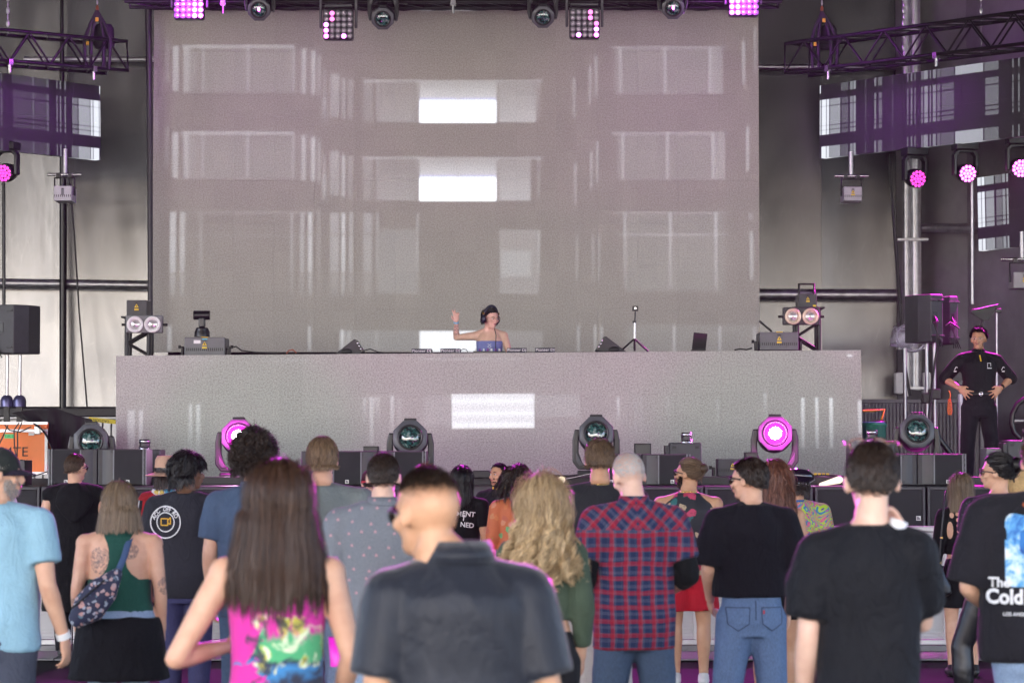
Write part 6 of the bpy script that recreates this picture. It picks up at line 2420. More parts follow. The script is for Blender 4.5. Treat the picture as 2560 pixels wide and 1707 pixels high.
# ------------------------------------------------------------------ the crowd, left to right
C_BLACK = cloth('black_jersey', (.005, .005, .006))
C_BLACKT = cloth('black_trouser_cloth', (.006, .0055, .007), .8)
C_JEANS = denim('blue_denim', (.10, .16, .275))
C_JEANSD = denim('dark_blue_denim', (.045, .072, .12))
C_JEANSL = denim('pale_blue_denim', (.22, .3, .42))
SHOE = M('black_shoe', (.02, .02, .02), .5, 0, .2, 12)
SHOEW = M('white_shoe', (.6, .6, .58), .5, 0, .1, 12)
SHORT = dict(n=3800, length=.032, steps=3, width=.0042, lift=.25, spread=.3, grav=.15, follow=.6)

# bearded man in pale blue at the left edge
p = Person('man in a pale blue tee and black cap with grey beard at the left edge', -6, 1122, 535, yaw=-.12, w=1.1, tone='light', head=(-1.2, -.05, 0), ra=((.262, -.05, 1.115), (.315, .05, .86)),
           rhand=((.12, .12, -1), (-1, .2, 0), .5), voxel=.0085)
p.top(cloth('pale_blue_cotton', (.27, .46, .56)), hem=.80, ease=.02, sleeve=.66, sl_ease=.03, hang=.98, amp=.012)
p.pants(cloth('slate_grey_trousers', (.06, .068, .095)), flare=.02, ease=.02)
p.hair(H_SALT, 'short', n=1500, length=.015, steps=2, width=.004, lift=.3, maxz=.25)
p.beard(H_SALT, 1300, length=.022)
p.cap_hat(cloth('black_cap_cloth', (.02, .024, .022)), cloth('dark_cap_brim', (.02, .015, .028)))
p.face()
p.cuff(WHITE, 1, .9, .036, .03, 'wristband')
# white shirt beside him
p = Person('person in a white shirt almost hidden behind the bearded man', -42, 1150, 330, tone='tan', voxel=.013, hands=False)
p.top(cloth('white_cotton', (.6, .58, .6)), hem=.8, ease=.03)
p.pants(C_BLACKT)
p.hair(H_DBROWN, n=1500)

# sleeveless hooded tunic
p = Person('man in a long black sleeveless hooded tunic leaning at the barrier', 188, 1135, 300, w=1.08, tone='light', head=(-.6, -.03, 0), la=((-.275, -.03, 1.17), (-.2, .24, 1.09)), ra=((.265, -.03, 1.15), (.18, .24, 1.09)), hands=True)
tun = p.top(C_BLACK, hem=.40, ease=.028, sleeve=0, neck=1.50, hang=1.08, flare=.055, amp=.018)
hd = MB().loft([(1.17, .03, .02, -.165), (1.23, .10, .03, -.158), (1.33, .165, .045, -.135), (1.42, .15, .075, -.085), (1.475, .115, .09, -.035), (1.50, .09, .085, -.02)], 22, 2)
me = remesh(hd, .012, 3, 'hood')
folds(me, .016, 5, 22, 20, 1.2)
me.transform(Matrix.Scale(p.k, 4))
obj('hood', me, C_BLACK, p.root)
p.pants(C_BLACKT)
p.shoes(SHOE)
p.hair(H_BROWN, **{**SHORT, 'length': .024, 'tone': (.1, .7)})
p.glasses(SHADE)
p.face()

# woman in green racerback top
p = Person('woman with a light brown bob in a dark green racerback crop top', 300, 1208, 478, female=True, w=1.2, tone='light', head=(-.35, -.03, .03),
           tattoos=((-.115, -.13, 1.30, .085), (.085, -.14, 1.36, .06), (.285, -.06, 1.15, .055), (-.275, -.02, 1.02, .07)), fat=.16, voxel=.009)
GREEN = cloth('dark_green_rib', (.016, .075, .055))
p.top(GREEN, hem=1.0, ease=.008, sleeve=0, neck=1.19, yoke=False, hang=.98, amp=.004, name='crop_top')
P_, F_ = [], []
for j, (z, hw_) in enumerate(((1.165, .165), (1.19, .125), (1.22, .085), (1.26, .058), (1.31, .048), (1.36, .05), (1.40, .06), (1.435, .078), (1.465, .092), (1.48, .094))):
    for i in range(9):
        P_.append(((i / 4 - 1) * hw_, z))
    if j:
        for i in range(8):
            q = (j - 1) * 9 + i
            F_.append((q, q + 1, q + 10, q + 9))
for i, (x_, z_) in enumerate(P_):
    P_[i] = (x_ * p.k, z_ * p.k)
o = p.wrap(flat(P_, F_), GREEN, p.body, name='racerback_strap', off=.006)
sm = o.modifiers.new('t', 'SOLIDIFY')
sm.thickness = .008
p.pants(C_JEANSL, flare=.02)
p.skirt(cloth('black_jacket_cloth', (.005, .005, .007)), .60, .965, .028, .055, 'tied_jacket', .02)
p.hair(H_ASH, 'bob', n=3800, length=.30, steps=10, width=.006, lift=.1, grav=.34, follow=.75, zend=1.50, clump=160, cl=.25, layer=.014, shape=(1.07, 1.07, 1.06), cap=1.04, tone=(.2, .85), rootdark=.25, jitter=.3, spread=.15, hairline=([-1, -.3, 0, .2, .4, .7, 1], [-.55, -.45, -.35, -.1, .1, .45, .55]))
p.glasses(SHADE, None)
p.face()
# her floral sling bag
bp = at_scale(264, 1490, 478)
bp.y = p.root.location.y - .215
t = thing('sling_bag', 'navy floral sling bag on the back of the green top woman', 'bag', bp)
BAGF = floral('navy_floral_canvas', (.02, .025, .06), [(.5, .36, .34), (.35, .4, .45), (.45, .45, .5), (.12, .2, .25), (.55, .32, .28)], 38, .4)
me = remesh(MB().tube([(-.10, 0, -.095), (-.05, -.015, -.045), (.03, -.015, .05), (.09, .0, .125)], [.055, .088, .078, .035], 16, round_caps=True), .01, 3, 'pouch')
a = coords(me)
a[:, 1] *= .62
setco(me, a)
obj('pouch', me, BAGF, t)
MB().tube([(-.13, -.048, -.045), (-.04, -.072, .03), (.04, -.05, .10)], .005, 6).build('zip', BLACK2, t)
st_ = MB()
pts = [(.09, 0, .125), (.118, .06, .21), (.135, .10, .29), (.142, .16, .33), (.13, .26, .30)]
V = []
for x_, y_, z_ in pts:
    V += [(x_ - .017, y_ + .02, z_), (x_ + .017, y_ + .02, z_)]
st_.add(V, [(2 * i, 2 * i + 1, 2 * i + 3, 2 * i + 2) for i in range(4)], True)
o = st_.build('strap', cloth('blue_webbing', (.06, .10, .2)), t)
o.modifiers.new('t', 'SOLIDIFY').thickness = .004

# straw brimmed hat and red shawl
p = Person('person in a tan felt hat with red shawl and bright scarf', 414, 1152, 300, female=True, tone='light', voxel=.013, hands=False, head=(-.4, 0, 0))
p.top(cloth('crimson_lace', (.3, .015, .02), wr=.6), hem=.95, ease=.03, sleeve=1.3, sl_ease=.03, amp=.02)
p.pants(C_BLACKT)
p.hair(H_DBROWN, n=900, length=.12, steps=4, width=.006, follow=.8, grav=.3, maxz=.2)
p.ring(floral('bright_scarf_print', (.6, .6, .55), [(.03, .2, .5), (.55, .4, .08), (.6, .6, .6), (.03, .3, .5)], 22, .6), 1.475, .095, .032, 'scarf')
FELT = M('tan_felt', (.48, .29, .2), .8, 0, .1, 20)
h_ = p.hmesh(MB().lathe([(.10, .11), (.102, .14), (.096, .23), (.075, .268), (.04, .262), (.002, .255)], 24), 'hat', FELT)
p.hmesh(MB().lathe([(.095, .11), (.17, .085), (.185, .095), (.17, .095), (.1, .12)], 30, cap=False), 'hat_brim', FELT, h_)
p.hmesh(MB().lathe([(.1035, .125), (.102, .16)], 24, cap=False), 'hat_band', BLACK2, h_)
p.root.rotation_euler[2] = .0
for A, nm_ in ((p.L, 'striped_sleeve'),):
    sm = cloth('black_white_stripe', (.03, .03, .035))
    MB().tube([Vector((-.215, -.05, 1.40)) * p.k, Vector((-.26, -.06, 1.1)) * p.k], .045, 14).build(nm_, sm, p.root)
    for dx in (-.012, .006):
        MB().tube([Vector((-.225 + dx, -.10, 1.40)) * p.k, Vector((-.268 + dx, -.11, 1.1)) * p.k], .0045, 6).build('stripe', PRINT_WHITE, p.root)

# charcoal tee with the round emblem
p = Person('dark haired man in a charcoal tee with a round white emblem', 466, 1136, 388, w=1.06, tone='brown', head=(-1.05, -.05, 0), yaw=-.1, voxel=.0095)
TEE = cloth('charcoal_cotton', (.022, .022, .029))
sh = p.top(TEE, hem=.80, ease=.026, sleeve=.75, sl_ease=.03, hang=1.0)
p.pants(denim('indigo_denim', (.03, .03, .09)))
k = p.k
ex, ez = -.105, 1.305 * k
p.wrap(flat_ring(ex, ez, .098, .105), PRINT_WHITE, sh, off=.006)
p.wrap(flat_ring(ex, ez, .058, .064), PRINT_WHITE, sh, off=.006)
for s_, a in (('ACC', -.95), ('OFF', .12), ('RO', .95)):
    p.text(s_, .038, ex + .081 * math.sin(a), ez + .081 * math.cos(a), PRINT_WHITE, sh, a, off=.006, xs=.85)
GOLDP = M('mustard_print', (.6, .33, .02), .7, 0, .08, 30)
p.wrap(flat_line([(ex - .03, ez + .022), (ex + .018, ez + .022), (ex + .018, ez - .02), (ex - .03, ez - .02), (ex - .03, ez + .022)], .007), GOLDP, sh, off=.006)
p.wrap(flat_line([(ex + .018, ez + .012), (ex + .036, ez + .03), (ex + .036, ez - .014), (ex + .018, ez - .006)], .007), GOLDP, sh, off=.006)
p.hair(H_BLACK, 'wavy', n=3400, length=.095, steps=6, width=.006, lift=.6, grav=.18, curl=.5, cf=110, clump=140, layer=.016, shape=(1.12, 1.1, 1.1), cap=1.04, comb=(0, -.2, -.8), follow=.5)
p.face(lip=(.2, .08, .07))

# tall curly man
p = Person('tall curly haired man in a slate blue short sleeved shirt', 636, 1098, 455, w=1.02, tone='light', head=(-.15, 0, 0), headsc=1.03)
BLUE = cloth('slate_blue_cotton', (.062, .095, .155))
p.top(BLUE, hem=.80, ease=.024, sleeve=.72, sl_ease=.032, hang=.98, amp=.014)
p.collar(BLUE, .07, .05)
p.pants(C_JEANSD)
p.hair(H_DBROWN, 'curly', n=8000, length=.085, steps=9, width=.0042, lift=.8, grav=.06, curl=1.1, cf=105, clump=300, cl=.5, layer=.03, shape=(1.08, 1.06, 1.10), cap=1.04, spread=.6, jitter=.7, tone=(.05, .9), comb=(0, -.3, -.4))

# woman with long dark hair and tie dye tank
p = Person('woman with long straight dark brown hair in a bright tie dye tank top', 694, 1168, 780, female=True, w=1.06, tone='light', head=(.05, .02, .04), la=((-.335, -.06, 1.115), (-.17, .17, 1.14)), ra=((.25, -.03, 1.115), (.2, .14, .92)), voxel=.0095)
p.hairw = 1.28
p.top(tiedye(), hem=.80, ease=.010, sleeve=0, neck=1.47, yoke=False, hang=.9, amp=.008, name='tank_top')
p.pants(C_JEANSL)
p.hair(H_CHEST, 'long', n=9000, length=.60, steps=18, width=.0042, lift=.05, grav=.40, follow=.8, zend=1.335, clump=130, cl=.16, layer=.022, shape=(1.2, 1.12, 1.08), cap=1.05, tone=(.05, .9), jitter=.6, spread=.16, comb=(0, -.7, -.8), hairline=([-1, -.3, 0, .2, .4, .7, 1], [-.6, -.5, -.4, -.1, .1, .45, .55]))

# light haired man in pale green grey tee
p = Person('light brown haired man in a pale grey green tee, back to us', 805, 1096, 447, w=1.12, tone='light', head=(-.06, .02, 0), la=((-.26, -.03, 1.13), (-.24, .1, .9)))
p.top(cloth('sage_grey_cotton', (.17, .195, .19)), hem=.80, ease=.024, sleeve=.75, sl_ease=.03, hang=1.0)
p.pants(C_JEANSL)
p.hair(H_LBROWN, n=4600, length=.05, steps=4, width=.0045, lift=.15, grav=.25, spread=.3, layer=.010, follow=.75, clump=220, cl=.4, shape=(1.05, 1.05, 1.06), tone=(.1, 1), rootdark=.3)

# cap with red band
p = Person('person in a black cap with a red band, half hidden by grey shirt man', 925, 1176, 302, tone='pale', voxel=.013, hands=False, head=(.3, 0, 0))
p.top(C_BLACK, hem=.8, ease=.03, sleeve=0, yoke=False, neck=1.44)
p.pants(C_BLACKT)
c_ = p.cap_hat(cloth('dark_red_cap_cloth', (.05, .01, .02)), C_BLACK, True)
p.hmesh(MB().loft([(.10, .086, .109, -.006), (.122, .087, .11, -.006)], 26, 2), 'cap_band', M('bright_red_band', (.6, .02, .05), .6), c_)
p.hair(H_BLACK, n=700, length=.03, steps=2, width=.005, maxz=.1)

# grey shirt with small pink flowers
p = Person('short haired man in a grey shirt printed with small pink flowers', 958, 1132, 515, w=1.12, tone='pale', head=(-.05, 0, 0), la=((-.262, -.03, 1.12), (-.235, .05, .88)))
PK = polka()
p.top(PK, hem=.78, ease=.026, sleeve=.72, sl_ease=.036, hang=1.0, amp=.016)
p.collar(PK, .073, .055)
p.pants(C_JEANSL)
p.cuff(BLACK2, -1, .85, .034, .025, 'watch')
p.hair(H_DBROWN, n=6000, length=.014, steps=2, width=.0032, lift=.35, spread=.4, follow=.4, tone=(.2, 1), layer=.004)
# pink cup in the hand beside him
q = at_scale(845, 1625, 560)
t = thing('pink_cup', 'hot pink cup held low behind the long haired woman', 'cup', q)
MB().lathe([(.034, -.07), (.044, .06), (.04, .06), (.032, -.06)], 20).build('cup_wall', M('hot_pink_plastic', (.75, .02, .5), .35, 0, .05, 10), t)
MB().lathe([(.03, -.068), (.03, -.064)], 16).build('cup_base', M('hot_pink_base', (.6, .02, .4), .35), t)

# pink tinted hair hidden behind the polo man
p = Person('person with tousled reddish hair almost hidden behind the black polo man', 1066, 1164, 302, tone='pale', voxel=.013, hands=False)
p.top(C_BLACK, hem=.8, ease=.02)
p.pants(C_BLACKT)
p.hair(H_RED, n=1800, length=.06, steps=3, width=.005, lift=.9, spread=.6)

# big man in the black polo, nearest of all
p = Person('broad man in a black polo shirt wearing sunglasses, nearest the camera', 1074, 1178, 880, w=1.08, tone='tan', head=(.62, -.10, 0), fat=.18, headsc=1.14, hoff=(0, -.02), la=((-.25, -.03, 1.10), (-.2, .2, .98)), ra=((.265, -.03, 1.10), (.23, .2, .96)), bx=74, drop=.015)
POLO = cloth('black_polo_knit', (.011, .0135, .021), .42, .1, wr=.12, sheen=.3)
p.top(POLO, hem=.80, ease=.022, sleeve=.86, sl_ease=.038, hang=1.0, amp=.012, neck=1.505)
p.collar(POLO, .092, .065, 1.478, flare=.022)
p.pants(C_BLACKT)
p.hair(H_DBROWN, 'top', n=6000, length=.017, steps=2, width=.0032, lift=.4, spread=.4, cap=.97, layer=.002, shape=(.99, .99, 1.0), hairline=([-1, -.5, 0, .3, .55, .8, 1], [.30, .30, .30, .34, .45, .52, .58]), tone=(.1, .7))
p.hair(hair_mat('faded_stubble', (.06, .04, .028), (.16, .10, .065)), 'buzz', n=2600, length=.005, steps=1, width=.0018, lift=.5, cap=.9, spread=.3, maxz=.56, hairline=([-1, -.5, 0, .3, .55, 1], [.02, .02, .02, .1, .4, .6]), layer=.002, name='faded_sides', tone=(.2, .8))
p.glasses(SHADE)
p.face()

# black wavy hair, tee with white words
p = Person('person with collar length black wavy hair in a black tee with white words', 1153, 1168, 302, female=False, w=.95, tone='tan', head=(.1, 0, 0), voxel=.011)
sh = p.top(C_BLACK, hem=.8, ease=.022, sleeve=.7)
k = p.k
for s_, x_, z_ in (('THE M', -.06, 1.335), ('ENT', .09, 1.325), ('OF', -.06, 1.285), ('T', .045, 1.285), ('A', -.055, 1.24), ('NED', .075, 1.225)):
    p.text(s_, .055, x_ * k, z_ * k, PRINT_WHITE, sh, .12, off=.008)
p.pants(C_BLACKT)
p.hair(H_BLACK, 'wavy', n=3200, length=.3, steps=10, width=.006, lift=.1, grav=.34, follow=.7, zend=1.42, clump=120, curl=.35, cf=70, layer=.018, shape=(1.12, 1.08, 1.06), cap=1.04, ends=.1)
t_ = MB().tube([Vector((-.0, -.15, 1.42)) * k, Vector((.012, -.17, 1.36)) * k, Vector((.02, -.175, 1.30)) * k], .004, 6)
t_.build('lanyard', BLACK2, p.root)

# guard in the pit
p = Person('bearded guard in black and yellow polo standing in the pit', 1248, 1158, 272, yaw=R(150), w=1.05, tone='tan', head=(-.25, .05, 0), group='security guards')
YP = cloth('yellow_polo_panel', (.62, .40, .02))
p.top(cloth('black_polo_pique', (.012, .012, .014)), hem=.95, ease=.02, sleeve=.7, hang=.95)
sh = p.shirt
k = p.k
for s_ in (-1, 1):
    p.wrap(flat_grid(s_ * .095 * k, 1.16 * k, .15 * k, .34 * k, 6, 10, .1), YP, sh, name='yellow_panel', front=True, off=.006)
p.collar(YP, .068, .05)
p.cuff(YP, 1, -.1, .062, .02, 'sleeve_trim')
p.pants(C_BLACKT)
p.shoes(SHOE)
p.hair(H_BLACK, **{**SHORT, 'length': .022})
p.beard(H_BLACK, 1500, length=.014)
p.face()

# curly dark ponytail, orange print
p = Person('woman with curly dark hair in an orange and green printed top', 1292, 1170, 308, female=True, w=1.05, tone='light', head=(.95, -.03, 0))
p.top(floral('orange_swirl_print', (.5, .12, .04), [(.55, .16, .05), (.5, .2, .08), (.14, .36, .14), (.55, .22, .12), (.45, .1, .05)], 15, .36), hem=.85, ease=.02, sleeve=1.4, sl_ease=.02)
p.pants(C_BLACKT)
p.hair(H_DBROWN, 'curly', n=4000, length=.36, steps=13, width=.005, lift=.2, grav=.28, follow=.5, zend=1.38, clump=130, curl=.75, cf=75, layer=.024, shape=(1.12, 1.1, 1.08), cap=1.04, tone=(.1, 1))
p.face()

# blonde with long curls
p = Person('woman with long curly blonde hair in an olive crop top', 1356, 1202, 560, female=True, w=.98, tone='light', head=(.25, 0, 0), ra=((.205, -.03, 1.13), (.19, .06, .88)), la=((-.215, -.03, 1.13), (-.2, .1, .9)))
p.top(cloth('olive_rib_knit', (.06, .085, .055)), hem=1.07, ease=.010, sleeve=1.75, sl_ease=.014, hang=.92, amp=.008, name='crop_top')
p.pants(cloth('black_leggings', (.012, .012, .014)), ease=.008)
p.hair(H_BLONDE, 'longwavy', n=8500, length=.72, steps=26, width=.0042, lift=.05, grav=.34, follow=.75, zend=1.16, clump=75, cl=.55, curl=1.25, cf=40, layer=.035, shape=(1.16, 1.12, 1.08), cap=1.04, tone=(.2, 1.0), rootdark=.5, jitter=.3, spread=.15, comb=(0, -.6, -.8), ends=.08, hairline=([-1, -.3, 0, .2, .4, .7, 1], [-.6, -.5, -.4, -.1, .1, .45, .55]))

# charcoal sweater tee with gold chain
p = Person('short haired man in a charcoal tee with a gold chain and cream trousers', 1500, 1099, 425, w=1.08, tone='tan', head=(-.05, -.02, 0))
p.top(cloth('charcoal_heavy_tee', (.022, .022, .025)), hem=.84, ease=.026, sleeve=.85, sl_ease=.032, hang=1.0)
p.pants(cloth('cream_trousers', (.5, .45, .40)), ease=.025, flare=.02)
p.shoes(SHOE)
p.ring(GOLD, 1.492, .073, .0055, 'gold_chain')
p.hair(H_LBROWN, n=5000, length=.036, steps=3, width=.004, lift=.3, spread=.4, curl=.3, cf=120, follow=.5, clump=250, layer=.008, tone=(.05, .75), rootdark=.4)

# cropped white hair, plaid shirt
p = Person('man with cropped white hair in a red and navy plaid shirt', 1584, 1127, 512, w=1.02, tone='pale', head=(.35, -.32, -.10), la=((-.255, -.06, 1.14), (-.17, .2, 1.02)), ra=((.265, -.06, 1.14), (.16, .2, 1.01)), legs=((-.13, 0), (.13, 0)))
PL = plaid()
p.top(PL, hem=.77, ease=.028, sleeve=.74, sl_ease=.032, hang=.98, amp=.018)
p.collar(PL, .072, .05)
p.sleeves(C_BLACK, .25, 'undershirt_sleeve', .5, .016)
p.pants(C_JEANSD, ease=.018)
p.hair(H_GREY, 'buzz', n=7000, length=.006, steps=1, width=.0024, lift=.5, spread=.4, cap=.97, layer=.0, shape=(.99, .99, 1.0), tone=(.3, 1), hairline=([-1, -.45, -.1, .12, .3, .55, .8, 1], [-.62, -.55, -.35, -.05, .1, .45, .6, .66]))
p.face()

# bun man
p = Person('man with a hair bun and sunglasses in a sleeveless floral shirt and red shorts', 1720, 1146, 342, w=1.1, tone='tan', head=(1.05, .05, 0), legs=((-.10, 0), (.115, -.02)))
p.top(floral('black_floral_rayon', (.012, .013, .018), [(.42, .03, .07), (.45, .34, .2), (.02, .10, .11), (.45, .04, .1), (.4, .3, .18), (.02, .12, .12)], 13, .40), hem=.86, ease=.024, sleeve=0, hang=1.0, yoke=False, neck=1.49)
p.ring(GOLD, 1.495, .075, .006, 'gold_chain')
p.pants(cloth('red_shorts_cloth', (.42, .012, .025)), length=.36, ease=.022, flare=.025, name='shorts')
p.shoes(SHOEW)
p.hair(H_LBROWN, 'bun', n=3600, length=.16, steps=7, width=.0045, lift=.02, grav=.02, comb=(0, -1, .05), follow=.95, gather=(0, -.13, .15), clump=120, cl=.3, tone=(.0, .7), rootdark=.4, layer=.010, spread=.15, bulk=[((0, -.125, .15), (.04, .035, .04))])
p.beard(H_DBROWN, 1500, length=.02)
p.glasses(SHADE)
p.face()
q = p.root.location + Vector((.3, .1, 1.18))
t = thing('drink_cup', 'small clear cup with purple drink held by the bun man', 'cup', q)
MB().lathe([(.03, -.06), (.04, .06), (.036, .06), (.027, -.055)], 18).build('cup_wall', CLEAR, t)
MB().lathe([(.027, -.05), (.033, .03)], 18).build('drink', M('purple_drink', (.3, .1, .4), .2), t)

# cropped black tee, blue jeans
p = Person('man in sunglasses with a boxy black tee and blue jeans looking left', 1876, 1146, 468, w=.98, tone='light', head=(.98, -.05, 0), ra=((.245, -.03, 1.135), (.225, .06, .905)), la=((-.245, -.02, 1.14), (-.2, .16, .96)), legs=((-.13, 0), (.12, 0)),
           tattoos=((.25, .0, 1.02, .075),), rhand=((-.05, .1, -1), (-1, .1, 0), .55), voxel=.009)
p.top(cloth('black_heavy_cotton', (.006, .005, .0085)), hem=.985, ease=.032, sleeve=.95, sl_ease=.05, hang=1.08, amp=.016)
p.pants(C_JEANS, ease=.02, flare=.015)
k = p.k
me_j = p.root.children[-1]
ST = M('stitching', (.03, .05, .1), .8)
for s_ in (-1, 1):
    x_ = s_ * .095 * k
    p.wrap(flat_line([(x_ - .062 * k, .93 * k), (x_ + .062 * k, .93 * k), (x_ + .058 * k, .84 * k), (x_, .80 * k), (x_ - .058 * k, .84 * k), (x_ - .062 * k, .93 * k)], .005), ST, me_j, name='pocket_stitching', off=.003)
p.wrap(flat_line([(0, .97 * k), (0, .86 * k)], .005), ST, me_j, name='seam_stitching', off=.003)
p.wrap(flat_grid(.045 * k, .905 * k, .008, .02, 2, 2, .1), M('red_label', (.5, .03, .04), .7), me_j, name='red_label', off=.004)
p.shoes(SHOE)
p.hair(H_DBROWN, n=4600, length=.05, steps=4, width=.0042, lift=.2, spread=.25, layer=.010, curl=.2, follow=.7, clump=200, tone=(.05, .9), hairline=([-1, -.45, -.1, .12, .3, .55, .8, 1], [-.72, -.66, -.42, -.12, .15, .38, .5, .56]))
p.beard(H_DBROWN, 700, full=False, length=.014)
p.glasses(SHADE)
p.face()

# long red brown hair beside him
p = Person('woman with very long red brown hair behind the boxy black tee man', 1936, 1160, 392, female=True, w=.95, tone='tan', head=(.4, 0, 0), voxel=.0105)
p.top(C_BLACK, hem=1.0, ease=.012, sleeve=0, yoke=False, neck=1.46)
p.pants(C_BLACKT, length=.22, ease=.012, name='shorts')
p.shoes(SHOE)
p.hair(H_RED, 'long', n=4200, length=.6, steps=16, width=.0055, lift=.1, grav=.34, follow=.7, zend=1.27, clump=110, curl=.35, cf=60, layer=.026, shape=(1.12, 1.1, 1.06), cap=1.04, tone=(.05, 1), spread=.15, comb=(.2, -.6, -.8))

# shiny hat and swirl shirt
p = Person('person in a shiny black peaked hat and a swirling neon print shirt', 1992, 1178, 328, w=1.1, tone='tan', head=(.2, -.05, .12))
p.top(psychedelic(), hem=.74, ease=.03, sleeve=.9, sl_ease=.03, hang=1.0)
p.collar(cloth('blue_collar', (.02, .12, .4)), .07, .03)
p.pants(C_BLACKT)
p.shoes(SHOE)
p.hair(H_DBROWN, n=1600, length=.06, steps=4, width=.005, maxz=.3)
PVC = M('shiny_black_vinyl', (.012, .008, .018), .12, 0, .2, 8, .3, 30, coat=1.0)
h_ = p.hmesh(MB().loft([(.10, .095, .115, -.005), (.135, .1, .12, -.006), (.16, .135, .15, -.015), (.2, .125, .14, -.02), (.235, .075, .09, -.02), (.245, .01, .01, -.02)], 26, 2.1), 'hat_crown', PVC)
p.hmesh(MB().loft([(.088, .098, .118, -.005), (.102, .1, .12, -.005)], 26, 2.1), 'hat_band', PVC, h_)
sb = MB()
for i in range(20):
    a = 2 * PI * i / 20
    sb.ell((.104 * math.cos(a), -.005 + .123 * math.sin(a), .112), (.006, .006, .006), None, 6, 5)
p.hmesh(sb, 'hat_studs', CHROME, h_)
V, Fc = [], []
for i in range(15):
    a = PI * i / 14
    for f, z_ in ((1, .09), (1.5, .062)):
        V.append((.098 * math.cos(a) * (1 + .1 * (f - 1)), -.005 + .118 * math.sin(a) * f, z_))
o = p.hmesh(MB().add(V, [(2 * i, 2 * i + 1, 2 * i + 3, 2 * i + 2) for i in range(14)], True), 'hat_peak', PVC, h_)
o.modifiers.new('t', 'SOLIDIFY').thickness = .006

# black tee with glasses pushed up
p = Person('man in a plain black tee with glasses pushed up on short dark hair', 2180, 1114, 770, w=.83, tone='pale', head=(0, -.03, 0), la=((-.195, -.03, 1.12), (-.21, .08, .88)), ra=((.185, .14, 1.17), (.125, .12, 1.44)), headsc=1.06, bx=-14,
           rhand=((-.5, .25, .9), (-.6, -.5, 0), .8), voxel=.009)
p.top(cloth('black_tee_cotton', (.006, .0065, .0095), .7, wr=.35), hem=.78, ease=.024, sleeve=.76, sl_ease=.04, hang=.98, amp=.018)
p.pants(C_BLACKT)
p.hair(H_DBROWN, n=7500, length=.02, steps=2, width=.0034, lift=.3, spread=.4, follow=.5, tone=(.1, .9), layer=.006)
g_ = p.glasses(CLEARL, M('tortoise_frame', (.25, .12, .08), .3), .11, .02, name='glasses')
q = p.HM @ Vector((.085, -.02, -.02)) * p.k
t = thing('white_cup', 'white cup raised to the face of the plain black tee man', 'cup', p.root.location + Vector((.085, -.035, 1.452)))
MB().lathe([(.022, -.045), (.03, .045), (.026, .045), (.019, -.04)], 18, Matrix.Rotation(.35, 4, 'Y')).build('cup_wall', WHITE, t)
MB().lathe([(.018, -.043), (.018, -.038)], 14, Matrix.Rotation(.35, 4, 'Y')).build('cup_base', PRINT_WHITE, t)

# bob haired woman in cut-out black dress
p = Person('woman with a pink tinted bob in a black cut-out top and shorts', 2404, 1186, 328, female=True, w=.98, tone='light', head=(-.12, 0, 0), la=((-.215, -.04, 1.13), (-.235, .02, .89)), ra=((.225, -.03, 1.13), (.2, .1, .95)))
sh = p.top(C_BLACK, hem=1.06, ease=.010, sleeve=1.9, sl_ease=.012, hang=.92, amp=.005)
k = p.k
SKN = skin('light')
for x_, z_, w_, h__ in ((-.115, 1.27, .052, .15), (-.055, 1.41, .03, .035), (-.05, 1.36, .03, .035), (-.047, 1.31, .03, .035), (-.045, 1.262, .028, .03), (-.043, 1.215, .028, .03), (-.041, 1.17, .026, .03), (.07, 1.17, .10, .07), (-.10, 1.40, .035, .05)):
    n_ = 16
    Pq = [(x_ * k, z_ * k)] + [((x_ + w_ / 2 * math.cos(2 * PI * i / n_)) * k, (z_ + h__ / 2 * math.sin(2 * PI * i / n_)) * k) for i in range(n_)]
    p.wrap(flat(Pq, [(0, i + 1, (i + 1) % n_ + 1) for i in range(n_)]), SKN, sh, name='cut_out', off=.003)
p.pants(C_BLACKT, length=.34, ease=.014, flare=.02, name='shorts', waist=1.03)
p.shoes(SHOE)
p.hair(H_ASH, 'bob', n=3400, length=.30, steps=10, width=.006, lift=.1, grav=.36, follow=.75, zend=1.47, layer=.018, shape=(1.12, 1.1, 1.07), cap=1.04, tone=(.1, .8), rootdark=.5, spread=.16, jitter=.12, hairline=([-1, -.3, 0, .2, .4, .7, 1], [-.55, -.45, -.35, -.1, .1, .45, .55]))
q = p.root.location
t = thing('purse', 'black drawstring purse hanging on a long strap at right', 'bag', (q.x - .20, q.y - .13, .70))
me = remesh(MB().loft([(-.09, .05, .03, 0), (-.06, .10, .05, 0), (0, .095, .05, 0), (.08, .05, .035, 0), (.13, .03, .02, 0), (.15, .04, .03, 0)], 18, 2), .009, 3, 'pouch')
folds(me, .012, 3, 60, 10, .2)
obj('pouch', me, M('black_soft_leather', (.012, .011, .013), .35, 0, .2, 20), t)
MB().tube([(0, 0, .14), (.02, -.02, .4), (.04, -.02, .6), (.07, .05, .72)], .006, 8).build('strap', BLACK2, t)
for z_ in (.17, .36):
    MB().ell((.005 + z_ * .04, -.012, z_), (.012, .012, .012), None, 10, 7).build('ring', GOLD, t)

